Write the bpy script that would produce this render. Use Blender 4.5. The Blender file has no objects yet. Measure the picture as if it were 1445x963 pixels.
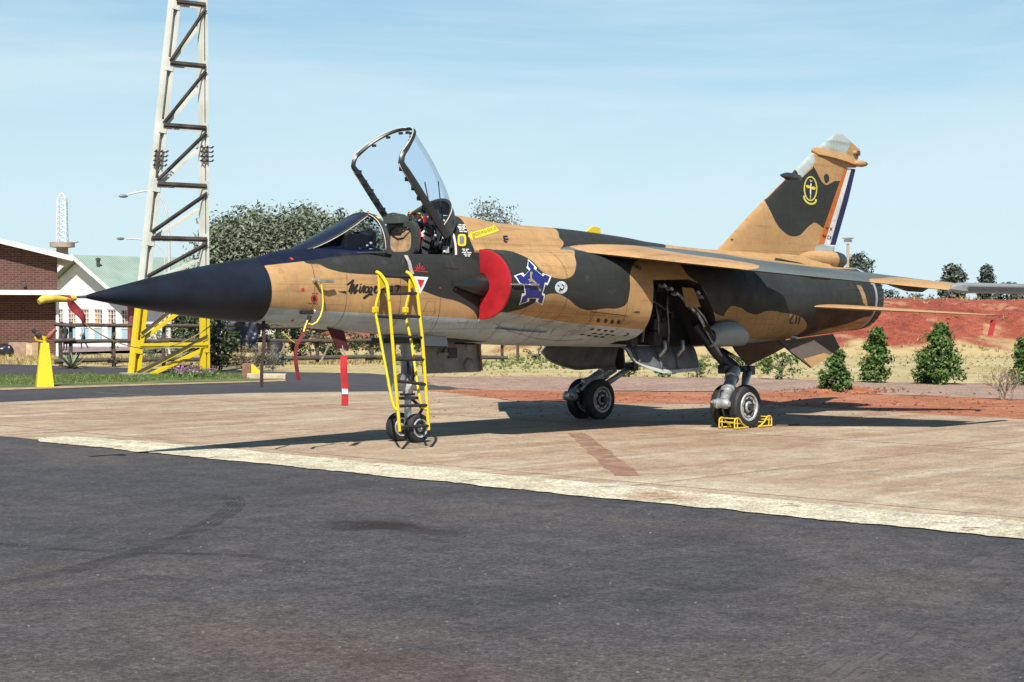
import bpy, bmesh, math, random
import numpy as np
from mathutils import Vector, Matrix, noise
from mathutils.bvhtree import BVHTree
random.seed(7); np.random.seed(7)
SC = bpy.context.scene
COL = SC.collection
R = math.radians

# ---------------------------------------------------------------- camera
CW, CH = 1445.0, 963.0
CAM = np.array([-15.4524, -16.2545, 1.7236]); TH, PT, FP, RO = 0.8178, -0.0209, 2551.94, 0.0034
_r0 = np.array([math.cos(TH), -math.sin(TH), 0.0])
FW = np.array([math.sin(TH)*math.cos(PT), math.cos(TH)*math.cos(PT), math.sin(PT)])
_u0 = np.cross(_r0, FW)
RT = _r0*math.cos(RO) + _u0*math.sin(RO)
UP = np.cross(RT, FW)
cam_data = bpy.data.cameras.new('camera')
cam_data.sensor_width = 36.0; cam_data.sensor_fit = 'HORIZONTAL'
cam_data.lens = FP/CW*36.0
cam_data.clip_start = 0.1; cam_data.clip_end = 6000
cam_o = bpy.data.objects.new('camera', cam_data); COL.objects.link(cam_o)
m = Matrix((RT.tolist(), UP.tolist(), (-FW).tolist())).transposed().to_4x4()
m.translation = Vector(CAM.tolist()); cam_o.matrix_world = m
SC.camera = cam_o

# ---------------------------------------------------------------- sky, sun, exposure
SUN = Vector((-0.722, -0.562, 1.0)).normalized()
sun_el = math.asin(SUN.z)
world = bpy.data.worlds.new('World'); SC.world = world; world.use_nodes = True
wn = world.node_tree.nodes; wl = world.node_tree.links
bgn = wn['Background']; bgn.inputs['Strength'].default_value = 0.056
sky = wn.new('ShaderNodeTexSky'); sky.sky_type = 'NISHITA'; sky.sun_disc = False
sky.sun_elevation = sun_el; sky.sun_rotation = math.atan2(SUN.x, SUN.y)
sky.altitude = 1400; sky.air_density = 1.0; sky.dust_density = 0.5; sky.ozone_density = 2.0
# pale haze towards the horizon, thin streaky cirrus above it (the same all the way round)
tc = wn.new('ShaderNodeTexCoord')
sx_ = wn.new('ShaderNodeSeparateXYZ'); wl.new(tc.outputs['Generated'], sx_.inputs[0])
hz_ = wn.new('ShaderNodeMapRange'); hz_.interpolation_type = 'SMOOTHERSTEP'
hz_.inputs[1].default_value = -.06; hz_.inputs[2].default_value = .30; hz_.inputs[3].default_value = .97; hz_.inputs[4].default_value = .06
wl.new(sx_.outputs['Z'], hz_.inputs[0])
m0 = wn.new('ShaderNodeMix'); m0.data_type = 'RGBA'; m0.inputs['B'].default_value = (6.7, 8.75, 9.6, 1)
hs_ = wn.new('ShaderNodeHueSaturation'); hs_.inputs['Saturation'].default_value = 1.55; hs_.inputs['Hue'].default_value = .488; wl.new(sky.outputs['Color'], hs_.inputs['Color'])
wl.new(hz_.outputs[0], m0.inputs['Factor']); wl.new(hs_.outputs['Color'], m0.inputs['A'])
mp = wn.new('ShaderNodeMapping'); mp.inputs['Scale'].default_value = (1.0, 1.6, 9.0); mp.inputs['Rotation'].default_value = (0.06, 0.10, 0.5)
nz = wn.new('ShaderNodeTexNoise'); nz.inputs['Scale'].default_value = 1.5; nz.inputs['Detail'].default_value = 8; nz.inputs['Roughness'].default_value = 0.58; nz.inputs['Distortion'].default_value = .5
cr = wn.new('ShaderNodeMapRange'); cr.inputs['From Min'].default_value = 0.33; cr.inputs['From Max'].default_value = 0.64
cr.inputs['To Min'].default_value = 0.0; cr.inputs['To Max'].default_value = 0.66
mx = wn.new('ShaderNodeMix'); mx.data_type = 'RGBA'
mx.inputs['B'].default_value = (7.2, 8.8, 9.6, 1)
wl.new(tc.outputs['Generated'], mp.inputs['Vector']); wl.new(mp.outputs['Vector'], nz.inputs['Vector'])
wl.new(nz.outputs['Fac'], cr.inputs['Value'])
fd_ = wn.new('ShaderNodeMapRange'); fd_.interpolation_type = 'SMOOTHSTEP'           # a thin veil is densest where one looks along it
fd_.inputs[1].default_value = .18; fd_.inputs[2].default_value = .75; fd_.inputs[3].default_value = 1.0; fd_.inputs[4].default_value = .15
wl.new(sx_.outputs['Z'], fd_.inputs[0])
ml_ = wn.new('ShaderNodeMath'); ml_.operation = 'MULTIPLY'; wl.new(cr.outputs['Result'], ml_.inputs[0]); wl.new(fd_.outputs[0], ml_.inputs[1]); wl.new(ml_.outputs[0], mx.inputs['Factor'])
wl.new(m0.outputs['Result'], mx.inputs['A']); wl.new(mx.outputs['Result'], bgn.inputs['Color'])
sl = bpy.data.lights.new('sun', 'SUN'); sl.energy = 5.0; sl.angle = R(0.53); sl.color = (1.0, 0.95, 0.87)
so = bpy.data.objects.new('sun', sl); COL.objects.link(so)
so.rotation_euler = (-SUN).to_track_quat('-Z', 'Y').to_euler(); so.location = (-20, -15, 30)
SC.view_settings.view_transform = 'Standard'; SC.view_settings.look = 'None'
SC.view_settings.exposure = 0.82; SC.view_settings.gamma = 1.0; SC.view_settings.use_curve_mapping = False
SC.cycles.max_bounces = 6; SC.cycles.transparent_max_bounces = 16
SC.cycles.use_denoising = True

# ---------------------------------------------------------------- helpers
def G(u, v, z=0.0):
    "ground point under a picture direction"
    d = FW + RT*((u-CW/2)/FP) - UP*((v-CH/2)/FP)
    t = (z-CAM[2])/d[2]; p = CAM + d*t
    return Vector(p.tolist())
def D(u, v, dep):
    d = FW + RT*((u-CW/2)/FP) - UP*((v-CH/2)/FP)
    return Vector((CAM + d*dep).tolist())

def tag(o, label=None, cat=None, group=None, kind=None):
    if label: o['label'] = label
    if cat: o['category'] = cat
    if group: o['group'] = group
    if kind: o['kind'] = kind
    return o
def empty(name, loc=(0, 0, 0), rz=0.0, **k):
    o = bpy.data.objects.new(name, None); COL.objects.link(o); o.location = loc; o.rotation_euler = (0, 0, rz)
    o.empty_display_size = 0.2
    return tag(o, **k)
def copy_tree(o, parent=None):
    c = o.copy(); COL.objects.link(c)
    if parent is not None: c.parent = parent
    for ch in list(o.children): copy_tree(ch, c)
    return c
def smooth_by_angle(me, deg):
    me.polygons.foreach_set('use_smooth', [True]*len(me.polygons))
    try: me.set_sharp_from_angle(angle=R(deg))
    except Exception: pass

class MB:
    "collects shapes and links them as ONE mesh object"
    def __init__(s): s.v = []; s.f = []; s.mi = []; s.cur = 0
    def add(s, vs, fs):
        n = len(s.v); s.v.extend(tuple(map(float, p)) for p in vs)
        for f in fs: s.f.append(tuple(i+n for i in f)); s.mi.append(s.cur)
        return s
    def box(s, c, size, rot=None, taper=1.0):
        x, y, z = [k/2 for k in size]; vs = []
        for dz in (-1, 1):
            t = 1.0 if dz < 0 else taper
            for dx, dy in ((-1,-1),(1,-1),(1,1),(-1,1)): vs.append(Vector((dx*x*t, dy*y*t, dz*z)))
        if rot is not None: vs = [rot @ p for p in vs]
        c = Vector(c); vs = [p+c for p in vs]
        return s.add(vs, [(3,2,1,0),(4,5,6,7),(0,1,5,4),(1,2,6,5),(2,3,7,6),(3,0,4,7)])
    def bar(s, a, b, w, h, up=(0,0,1)):
        "rectangular bar from a to b, w across, h along up"
        a = Vector(a); b = Vector(b); d = (b-a).normalized(); u = Vector(up)
        sd = d.cross(u)
        if sd.length < 1e-5: sd = d.cross(Vector((1,0,0)))
        sd.normalize(); u = sd.cross(d).normalized()
        vs = []
        for p in (a, b):
            for i, j in ((-1,-1),(1,-1),(1,1),(-1,1)): vs.append(p + sd*(w/2*i) + u*(h/2*j))
        return s.add(vs, [(3,2,1,0),(4,5,6,7),(0,1,5,4),(1,2,6,5),(2,3,7,6),(3,0,4,7)])
    def tube(s, pts, r, n=10, cap=True, closed=False):
        pts = [Vector(p) for p in pts]; m_ = len(pts)
        rs = r if isinstance(r, (list, tuple)) else [r]*m_
        vs = []; prev = None
        for i, p in enumerate(pts):
            if closed: t = (pts[(i+1) % m_]-pts[i-1]).normalized()
            else: t = ((pts[min(i+1, m_-1)]-p).normalized() + (p-pts[max(i-1, 0)]).normalized()).normalized()
            if prev is None:
                a = t.cross(Vector((0,0,1)))
                if a.length < 1e-3: a = t.cross(Vector((1,0,0)))
            else: a = prev - t*prev.dot(t)
            a.normalize(); prev = a; b = t.cross(a)
            for k in range(n):
                q = 2*math.pi*k/n; vs.append(p + (a*math.cos(q)+b*math.sin(q))*rs[i])
        fs = []
        for i in range(m_ if closed else m_-1):
            j = (i+1) % m_
            for k in range(n): fs.append((i*n+k, i*n+(k+1) % n, j*n+(k+1) % n, j*n+k))
        if cap and not closed: fs.append(tuple(range(n))[::-1]); fs.append(tuple((m_-1)*n+k for k in range(n)))
        return s.add(vs, fs)
    def lathe(s, o, ax, prof, n=32, cap=True):
        "prof: (distance along ax, radius)"
        o = Vector(o); ax = Vector(ax).normalized(); a = ax.cross(Vector((0,0,1)))
        if a.length < 1e-3: a = Vector((1,0,0))
        a.normalize(); b = ax.cross(a); vs = []
        for d, rr in prof:
            for k in range(n):
                q = 2*math.pi*k/n; vs.append(o + ax*d + (a*math.cos(q)+b*math.sin(q))*max(rr, 1e-4))
        fs = []
        for i in range(len(prof)-1):
            for k in range(n): fs.append((i*n+k, i*n+(k+1) % n, (i+1)*n+(k+1) % n, (i+1)*n+k))
        if cap: fs.append(tuple(range(n))[::-1]); fs.append(tuple((len(prof)-1)*n+k for k in range(n)))
        return s.add(vs, fs)
    def prism(s, poly, d):
        "closed 3-D polygon extruded by vector d"
        d = Vector(d); poly = [Vector(p) for p in poly]; n = len(poly)
        return s.add(poly + [p+d for p in poly], [tuple(range(n))[::-1], tuple(range(n, 2*n))] + [(i, (i+1) % n, (i+1) % n+n, i+n) for i in range(n)])
    def loft(s, rings, cap=True, closed=True):
        n = len(rings[0]); vs = [p for r_ in rings for p in r_]; fs = []
        for i in range(len(rings)-1):
            for k in range(n if closed else n-1): fs.append((i*n+k, i*n+(k+1) % n, (i+1)*n+(k+1) % n, (i+1)*n+k))
        if cap: fs.append(tuple(range(n))[::-1]); fs.append(tuple((len(rings)-1)*n+k for k in range(n)))
        return s.add(vs, fs)
    def sphere(s, c, r, n=12, m_=8, sc=(1,1,1)):
        vs = []; fs = []; c = Vector(c)
        for i in range(m_+1):
            t = math.pi*i/m_
            for k in range(n):
                q = 2*math.pi*k/n
                vs.append(c + Vector((r*sc[0]*math.sin(t)*math.cos(q), r*sc[1]*math.sin(t)*math.sin(q), r*sc[2]*math.cos(t))))
        for i in range(m_):
            for k in range(n): fs.append((i*n+k, (i+1)*n+k, (i+1)*n+(k+1) % n, i*n+(k+1) % n))
        return s.add(vs, fs)
    def build(s, name, mat, parent=None, smooth=None, bevel=0.0, fix=True, origin=None):
        me = bpy.data.meshes.new(name)
        me.from_pydata(s.v, [], s.f)
        for mm in (mat if isinstance(mat, (list, tuple)) else [mat]): me.materials.append(mm)
        if any(s.mi): me.polygons.foreach_set('material_index', s.mi)
        if fix:
            bm = bmesh.new(); bm.from_mesh(me)
            bmesh.ops.remove_doubles(bm, verts=bm.verts, dist=1e-5)
            bmesh.ops.recalc_face_normals(bm, faces=bm.faces)
            if bevel > 0:
                es = [e for e in bm.edges if len(e.link_faces) == 2 and e.calc_face_angle(0) > 0.6]
                bmesh.ops.bevel(bm, geom=es, offset=bevel, segments=2, affect='EDGES', profile=0.6)
            bm.to_mesh(me); bm.free()
        o = bpy.data.objects.new(name, me); COL.objects.link(o)
        if origin is not None:
            me.transform(Matrix.Translation(-Vector(origin))); o.location = origin
        if smooth: smooth_by_angle(me, smooth)
        me.update()
        if parent is not None: o.parent = parent
        return o

# ---------------------------------------------------------------- materials
MATS = {}
ALB = .78
def mat(name, col, rough=0.6, metal=0.0, var=0.12, vscale=3.0, col2=None, bump=0.0, bscale=40.0, spec=0.5, coord='Object', detail=6, var_lo=0.35, var_hi=0.65, stretch=None):
    if name in MATS: return MATS[name]
    if metal < .3: col = tuple(k*ALB for k in col); col2 = tuple(k*ALB for k in col2) if col2 else None
    ma = bpy.data.materials.new(name); ma.use_nodes = True; nt = ma.node_tree; n = nt.nodes; l = nt.links
    b = n['Principled BSDF']
    b.inputs['Roughness'].default_value = rough; b.inputs['Metallic'].default_value = metal
    b.inputs['Specular IOR Level'].default_value = spec
    t = n.new('ShaderNodeTexCoord'); src = t.outputs[coord]
    if stretch:
        mp_ = n.new('ShaderNodeMapping'); mp_.inputs['Scale'].default_value = stretch; l.new(src, mp_.inputs['Vector']); src = mp_.outputs['Vector']
    nz_ = n.new('ShaderNodeTexNoise'); nz_.inputs['Scale'].default_value = vscale; nz_.inputs['Detail'].default_value = detail
    l.new(src, nz_.inputs['Vector'])
    r_ = n.new('ShaderNodeMapRange'); r_.inputs['From Min'].default_value = var_lo; r_.inputs['From Max'].default_value = var_hi
    l.new(nz_.outputs['Fac'], r_.inputs['Value'])
    mx_ = n.new('ShaderNodeMix'); mx_.data_type = 'RGBA'
    c = tuple(col)+(1,)
    if col2 is None: c1 = tuple(k*(1-var) for k in col)+(1,); c2 = tuple(min(1, k*(1+var)) for k in col)+(1,)
    else: c1 = c; c2 = tuple(col2)+(1,)
    mx_.inputs['A'].default_value = c1; mx_.inputs['B'].default_value = c2
    l.new(r_.outputs['Result'], mx_.inputs['Factor']); l.new(mx_.outputs['Result'], b.inputs['Base Color'])
    if bump:
        n2 = n.new('ShaderNodeTexNoise'); n2.inputs['Scale'].default_value = bscale; n2.inputs['Detail'].default_value = 5
        l.new(t.outputs[coord], n2.inputs['Vector'])
        bp_ = n.new('ShaderNodeBump'); bp_.inputs['Strength'].default_value = bump; bp_.inputs['Distance'].default_value = 0.02
        l.new(n2.outputs['Fac'], bp_.inputs['Height']); l.new(bp_.outputs['Normal'], b.inputs['Normal'])
    MATS[name] = ma
    return ma
YEL = mat('yellow_paint', (0.74, 0.54, 0.015), 0.42, col2=(.34, .23, .06), vscale=15, var_lo=.64, var_hi=.72, detail=9, bump=.15, bscale=25)
RED = mat('red_fabric', (0.42, 0.008, 0.015), 0.55, var=0.22, vscale=4, bump=.25, bscale=7)
DRED = mat('dark_red_cloth', (0.15, 0.010, 0.014), 0.85, var=0.2, vscale=9)
BLK = mat('black_rubber', (0.018, 0.018, 0.020), 0.7, var=0.3, vscale=12, bump=0.1)
BLKP = mat('black_paint', (0.015, 0.015, 0.017), 0.5)
GREYP = mat('light_grey_paint', (0.29, 0.325, 0.345), 0.5, var=0.10, vscale=4)
DGREY = mat('dark_grey_paint', (0.045, 0.048, 0.052), 0.5, var=0.15)
NAVY = mat('navy_radome_paint', (0.0085, 0.0125, 0.0215), 0.5, var=0.35, vscale=2.5, spec=.25, bump=.12, bscale=4, detail=9)
METAL = mat('bare_metal', (0.55, 0.55, 0.55), 0.32, metal=0.9, var=0.2, vscale=8)
STEEL = mat('dark_steel', (0.10, 0.105, 0.115), 0.4, metal=0.6, var=0.3, vscale=10)
WHITE = mat('white_paint', (0.70, 0.70, 0.68), 0.5, var=0.05)
DECALW = mat('white_print', (0.80, 0.80, 0.78), 0.6, var=0.03)
DECALK = mat('black_print', (0.012, 0.012, 0.014), 0.6, var=0.03)
DECALR = mat('red_print', (0.55, 0.02, 0.025), 0.6, var=0.03)
DECALB = mat('blue_print', (0.012, 0.02, 0.16), 0.5, var=0.08)
DECALY = mat('yellow_print', (0.75, 0.55, 0.03), 0.6, var=0.04)
OLIVE = mat('olive_paint', (0.040, 0.046, 0.044), 0.5, var=0.15, vscale=5)
def YP(u, v, y):
    d = FW + RT*((u-CW/2)/FP) - UP*((v-CH/2)/FP)
    return Vector((CAM + d*((y-CAM[1])/d[1])).tolist())
def explode(o):
    "every separate piece of a mesh becomes an object of its own (same name, parent, material)"
    bm = bmesh.new(); bm.from_mesh(o.data); bm.verts.ensure_lookup_table(); seen = set(); groups = []
    for v in bm.verts:
        if v.index in seen: continue
        st = [v]; seen.add(v.index); g = []
        while st:
            a = st.pop(); g.append(a.index)
            for e in a.link_edges:
                b = e.other_vert(a)
                if b.index not in seen: seen.add(b.index); st.append(b)
        groups.append(g)
    bm.free()
    if len(groups) < 2: return [o]
    me = o.data; sm = [p.use_smooth for p in me.polygons]; out = []
    owner = {}
    for i, g in enumerate(groups):
        for k in g: owner[k] = i
    fl = [[] for _ in groups]
    for p in me.polygons: fl[owner[p.vertices[0]]].append((tuple(p.vertices), p.use_smooth, p.material_index))
    base = o.name.split('.')[0]
    for g, fs in zip(groups, fl):
        ix = {k: i for i, k in enumerate(g)}
        m2 = bpy.data.meshes.new(base); m2.from_pydata([me.vertices[k].co[:] for k in g], [], [tuple(ix[k] for k in f[0]) for f in fs])
        for mm in me.materials: m2.materials.append(mm)
        m2.polygons.foreach_set('use_smooth', [f[1] for f in fs]); m2.polygons.foreach_set('material_index', [f[2] for f in fs]); m2.update()
        if not out: o.data = m2; out.append(o)
        else:
            c = bpy.data.objects.new(base, m2); COL.objects.link(c); c.parent = o.parent; out.append(c)
    return out
# ================================================================ GROUND
def ground_mat(name, stops, scales, rough=0.9, bump=0.4, bscale=60, streak=None, spots=(), fine=0.12, spec=0.3):
    "layered dirt: large patches, medium mottling, fine grit, optional streaks along X or Y"
    A_ = lambda c: tuple(k*ALB for k in c)
    stops = [A_(c) for c in stops]; streak = [(q[0], A_(q[1]), q[2], q[3]) for q in (streak or ())]; spots = [q[:4]+(A_(q[4]), q[5]) for q in spots]
    ma = bpy.data.materials.new(name); ma.use_nodes = True; nt = ma.node_tree; n = nt.nodes; l = nt.links
    b = n['Principled BSDF']; b.inputs['Roughness'].default_value = rough; b.inputs['Specular IOR Level'].default_value = spec
    tc_ = n.new('ShaderNodeTexCoord'); src = tc_.outputs['Object']
    def noise_(scale, detail=6, vec=None, rough_=0.55):
        q = n.new('ShaderNodeTexNoise'); q.inputs['Scale'].default_value = scale; q.inputs['Detail'].default_value = detail; q.inputs['Roughness'].default_value = rough_
        l.new(vec or src, q.inputs['Vector']); return q.outputs['Fac']
    def rng(sock, a, b_, lo=0., hi=1.):
        q = n.new('ShaderNodeMapRange'); q.inputs[1].default_value = a; q.inputs[2].default_value = b_; q.inputs[3].default_value = lo; q.inputs[4].default_value = hi
        l.new(sock, q.inputs[0]); return q.outputs[0]
    def mixc(fac, a, b_, mode='MIX'):
        q = n.new('ShaderNodeMix'); q.data_type = 'RGBA'; q.blend_type = mode
        for nm, val in (('A', a), ('B', b_)):
            if hasattr(val, 'links') or hasattr(val, 'is_linked'): l.new(val, q.inputs[nm])
            else: q.inputs[nm].default_value = tuple(val)+(1,)
        if isinstance(fac, float): q.inputs['Factor'].default_value = fac
        else: l.new(fac, q.inputs['Factor'])
        return q.outputs['Result']
    cur = mixc(rng(noise_(scales[0]), .35, .65), stops[0], stops[1])
    for i, c in enumerate(stops[2:]):
        cur = mixc(rng(noise_(scales[1+i] if 1+i < len(scales) else scales[-1], 7), .48, .72, 0, .85), cur, c)
    if streak:
        for (sc_, c, amt, lo) in streak:
            mp_ = n.new('ShaderNodeMapping'); mp_.inputs['Scale'].default_value = sc_; l.new(src, mp_.inputs['Vector'])
            cur = mixc(rng(noise_(1.0, 6, mp_.outputs['Vector'], .6), lo, lo+.22, 0, amt), cur, c)
    for (px, py, rx, ry, c, amt) in spots:
        mp_ = n.new('ShaderNodeMapping'); mp_.inputs['Location'].default_value = (-px/rx, -py/ry, 0); mp_.inputs['Scale'].default_value = (1/rx, 1/ry, 0)
        l.new(src, mp_.inputs['Vector'])
        ln = n.new('ShaderNodeVectorMath'); ln.operation = 'LENGTH'; l.new(mp_.outputs['Vector'], ln.inputs[0])
        ad = n.new('ShaderNodeMath'); ad.operation = 'ADD'; l.new(ln.outputs['Value'], ad.inputs[0]); l.new(rng(noise_(2.2, 7), .3, .7, -.45, .45), ad.inputs[1])
        cur = mixc(rng(ad.outputs[0], 1.1, .35, 0, amt), cur, c)
    g = mixc(fine*1.5, cur, mixc(rng(noise_(75, 2), .36, .64), (0.0, 0.0, 0.0), (1, 1, 1)), 'OVERLAY')
    g = mixc(fine*1.3, g, mixc(rng(noise_(34, 3), .36, .64), (0.0, 0.0, 0.0), (1, 1, 1)), 'OVERLAY')
    g = mixc(fine*1.6, g, mixc(rng(noise_(16, 8, None, .7), .34, .66), (0.0, 0.0, 0.0), (1, 1, 1)), 'OVERLAY')
    g = mixc(fine*1.5, g, mixc(rng(noise_(3.1, 9, None, .72), .34, .66), (0.0, 0.0, 0.0), (1, 1, 1)), 'OVERLAY')
    l.new(g, b.inputs['Base Color'])
    bp_ = n.new('ShaderNodeBump'); bp_.inputs['Strength'].default_value = bump; bp_.inputs['Distance'].default_value = 0.01
    l.new(noise_(bscale, 6), bp_.inputs['Height']); l.new(bp_.outputs['Normal'], b.inputs['Normal'])
    return ma

def sheet(name, pts, z, m_, jitter=0.0, step=0.25, keep=None):
    "flat polygon with slightly ragged edges"
    out = []
    n = len(pts)
    for i in range(n):
        a = Vector((pts[i][0], pts[i][1], 0)); b = Vector((pts[(i+1) % n][0], pts[(i+1) % n][1], 0))
        L = (b-a).length; k = max(1, min(400, int(L/step))) if jitter else 1
        if keep and i in keep: k = 1
        d = (b-a).normalized() if L else Vector((1, 0, 0)); nn = Vector((-d.y, d.x, 0))
        for j in range(k):
            p = a + (b-a)*(j/k)
            if jitter and 0 < j: p = p + nn*jitter*(noise.noise(Vector((p.x*1.7, p.y*1.7, z*50)))*0.9 + noise.noise(Vector((p.x*6, p.y*6, 3)))*0.6)
            out.append((p.x, p.y, z))
    bm = bmesh.new(); bm.faces.new([bm.verts.new(p) for p in out])
    bmesh.ops.triangulate(bm, faces=bm.faces); bmesh.ops.recalc_face_normals(bm, faces=bm.faces)
    if sum(f.normal.z for f in bm.faces) < 0: bmesh.ops.reverse_faces(bm, faces=bm.faces)
    me = bpy.data.meshes.new(name); bm.to_mesh(me); bm.free(); me.materials.append(m_)
    o = bpy.data.objects.new(name, me); COL.objects.link(o); o['kind'] = 'structure'
    return o

M_STRAW = ground_mat('dry_grass_ground', [(0.400, 0.328, 0.152), (0.464, 0.400, 0.216), (0.288, 0.264, 0.104), (0.352, 0.216, 0.104)], [.16, .5, .8, 2.0], bump=.8, bscale=25,
                     streak=[((.8, 2.4, 1), (0.528, 0.464, 0.272), .5, .5)])
M_ASPH = ground_mat('apron_asphalt', [(.052, .050, .058), (.072, .067, .070), (.040, .038, .043), (.098, .078, .066)], [.13, .7, .28], bump=.6, bscale=110, rough=.85,
                    streak=[((2.6, .22, 1), (.036, .036, .045), .6, .54), ((.3, 2.2, 1), (.105, .094, .088), .5, .55), ((9, .9, 1), (.12, .11, .105), .3, .6), ((.7, .16, 1), (.095, .075, .066), .5, .58)],
                    spots=[(-5.98, -5.92, .42, .50, (.020, .013, .011), .95), (-5.95, -6.5, .22, .45, (.026, .020, .018), .65), (-9.6, -9.8, .5, 1.3, (.085, .058, .047), .6), (-11, -12, .9, .7, (.034, .032, .036), .5), (-6.0, -10.5, 1.6, .7, (.090, .072, .064), .5)], fine=.19)
M_ROAD = ground_mat('side_road_asphalt', [(0.043, 0.043, 0.049), (0.058, 0.056, 0.059), (0.072, 0.063, 0.058)], [.3, .9], bump=.4, bscale=90, rough=.88)
M_CONC = ground_mat('concrete_apron', [(.335, .24, .16), (.40, .31, .21), (.27, .17, .105), (.46, .385, .28)], [.22, .35, .6], bump=.4, bscale=70, rough=.85,
                    streak=[((.25, 1.5, 1), (.26, .145, .092), .75, .46), ((.20, 2.0, 1), (.52, .45, .34), .80, .52), ((.6, 4.2, 1), (.17, .105, .070), .60, .56), ((.9, 7.0, 1), (.55, .48, .37), .5, .58), ((3.0, .4, 1), (.22, .14, .098), .45, .55)],
                    spots=[(3.0, -1.8, 1.5, 3.0, (.30, .185, .115), .45), (-1.6, -6.5, .8, 3.5, (.50, .43, .32), .55), (1.0, 6.5, 2.5, 2.0, (.25, .15, .10), .4), (8.4, -4.2, .5, .35, (.09, .065, .05), .5), (1.2, -7.6, .5, .7, (.14, .105, .085), .3)], fine=.14)
M_DIRT = ground_mat('red_dirt', [(.30, .098, .044), (.37, .140, .068), (.24, .068, .030), (.40, .19, .11)], [.4, 1.2, .7], bump=1.0, bscale=18, rough=.95, fine=.2)
M_GRAV = ground_mat('gravel_road', [(.28, .185, .14), (.34, .24, .185), (.20, .135, .11), (.38, .25, .165)], [.3, 1.0, 2.0], bump=.7, bscale=40, rough=.95,
                    streak=[((.3, 3, 1), (.24, .15, .115), .6, .48)], fine=.2)
M_LAWN = ground_mat('watered_lawn', [(.075, .105, .035), (.11, .14, .05), (.30, .25, .11), (.05, .07, .025)], [.6, 1.5, .9], bump=1.0, bscale=30, rough=.95)
M_LINE = ground_mat('worn_white_line', [(.50, .46, .345), (.58, .54, .41), (.38, .31, .20), (.55, .50, .375)], [.5, 1.3, 3.0], bump=.5, bscale=60,
                    streak=[((3.2, .5, 1), (.50, .40, .27), .6, .57), ((6, 1.2, 1), (.44, .34, .23), .55, .60)], spots=[(-2.75, -6.25, .45, .5, (.36, .22, .14), .75)], fine=.2)
def wear(ma, scale, lo, hi):
    n = ma.node_tree.nodes; l = ma.node_tree.links
    t = n.new('ShaderNodeTexCoord'); q = n.new('ShaderNodeTexNoise'); q.inputs['Scale'].default_value = scale; q.inputs['Detail'].default_value = 9; q.inputs['Roughness'].default_value = .68
    r_ = n.new('ShaderNodeMapRange'); r_.inputs[1].default_value = lo; r_.inputs[2].default_value = hi
    l.new(t.outputs['Object'], q.inputs['Vector']); l.new(q.outputs['Fac'], r_.inputs[0]); l.new(r_.outputs[0], n['Principled BSDF'].inputs['Alpha'])
wear(M_LINE, 2.6, .33, .42); wear_later = True
M_JOINT = mat('joint_sealant', (.24, .175, .13), .9, var=.3, vscale=6)
M_PINK = mat('faded_red_line', (.27, .125, .085), .85, col2=(.34, .20, .14), vscale=5)

big = 1800
def sstep(a, b, x):
    t = np.clip((x-a)/(b-a), 0, 1); return t*t*(3-2*t)
F2 = np.array([FW[0], FW[1]])/math.hypot(FW[0], FW[1]); R2 = np.array([RT[0], RT[1]])/math.hypot(RT[0], RT[1])
def DL(d, l): p = CAM[:2] + F2*d + R2*l; return p
def terrain(x, y):
    "the land drops away behind the fence on the left and rises into an earth bank on the right"
    q = np.stack([np.asarray(x)-CAM[0], np.asarray(y)-CAM[1]], -1); d = q@F2; l = q@R2
    a = l/np.maximum(d, 1.0)
    return -.030 - 1.36*sstep(57, 104, d)*sstep(-.10, -.185, a)*(1-sstep(250, 600, d))
def ground_mesh():
    ds = np.concatenate([[-1500, -400, -80], np.linspace(-10, 130, 90), np.linspace(135, 300, 30), [400, 600, 900, 1400, 2200]])
    ls = np.concatenate([[-2200, -900, -300], np.linspace(-120, 120, 81), [300, 900, 2200]])
    vs = []; nl = len(ls)
    for d in ds:
        for l in ls:
            p = DL(d, l); vs.append((p[0], p[1], float(terrain(p[0], p[1]))))
    fs = [(i*nl+j, i*nl+j+1, (i+1)*nl+j+1, (i+1)*nl+j) for i in range(len(ds)-1) for j in range(nl-1)]
    o = MB().add(vs, fs).build('ground', M_STRAW, smooth=60); o['kind'] = 'structure'
    return o
ground_mesh()
# far verge, side road, lawn island, gravel road, red dirt, asphalt, concrete
P2 = lambda l: [tuple(G(u, v))[:2] for u, v in l]
sheet('asphalt_road', P2([(-700, 516), (-200, 514), (0, 513), (170, 518), (400, 524), (516, 526), (603, 531), (708, 543.5), (700, 546), (606, 549), (541, 551), (360, 555), (150, 562), (0, 570), (-500, 600), (-900, 640)]), -.018, M_ROAD, .12)
sheet('lawn', P2([(-600, 537), (-100, 531), (0, 530), (120, 527.5), (290, 526), (385, 528), (402, 535), (380, 537), (200, 541), (0, 547), (-300, 556), (-700, 572)]), -.010, M_LAWN, .10)
sheet('gravel_road', P2([(560, 531), (700, 530), (860, 531), (1080, 533), (1240, 538), (1445, 541), (1900, 545), (1900, 566), (1445, 563), (1240, 555), (1000, 551), (720, 551), (640, 547)]), -.016, M_GRAV, .25)
sheet('red_dirt', P2([(600, 549.5), (720, 550), (900, 552), (1100, 552), (1240, 556), (1445, 563), (1900, 575), (1900, 650), (1445, 600), (1290, 590), (1070, 577), (900, 575), (720, 564), (610, 554)]), -.012, M_DIRT, .22)
sheet('asphalt_apron', [(-3.02, -60), (-3.02, 6), (-3.2, 14), (-1.2, 14.6), (-40, 60), (-90, 60), (-90, -60)], -.006, M_ASPH, .05, keep=(3, 4, 5, 6))
CONC = [(-3.05, -60), (40, -60)] + P2([(1900, 612), (1445, 592), (1300, 584), (1080, 571.5), (1022, 570.5), (900, 570), (722, 565.5), (605, 551.5), (540, 552.5), (350, 555), (150, 561), (0, 568)]) + [(-.6, 12.6), (-3.05, 12.6)]
sheet('concrete_apron', CONC, 0.0, M_CONC, .06, keep=(0, 1, 2))
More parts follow.
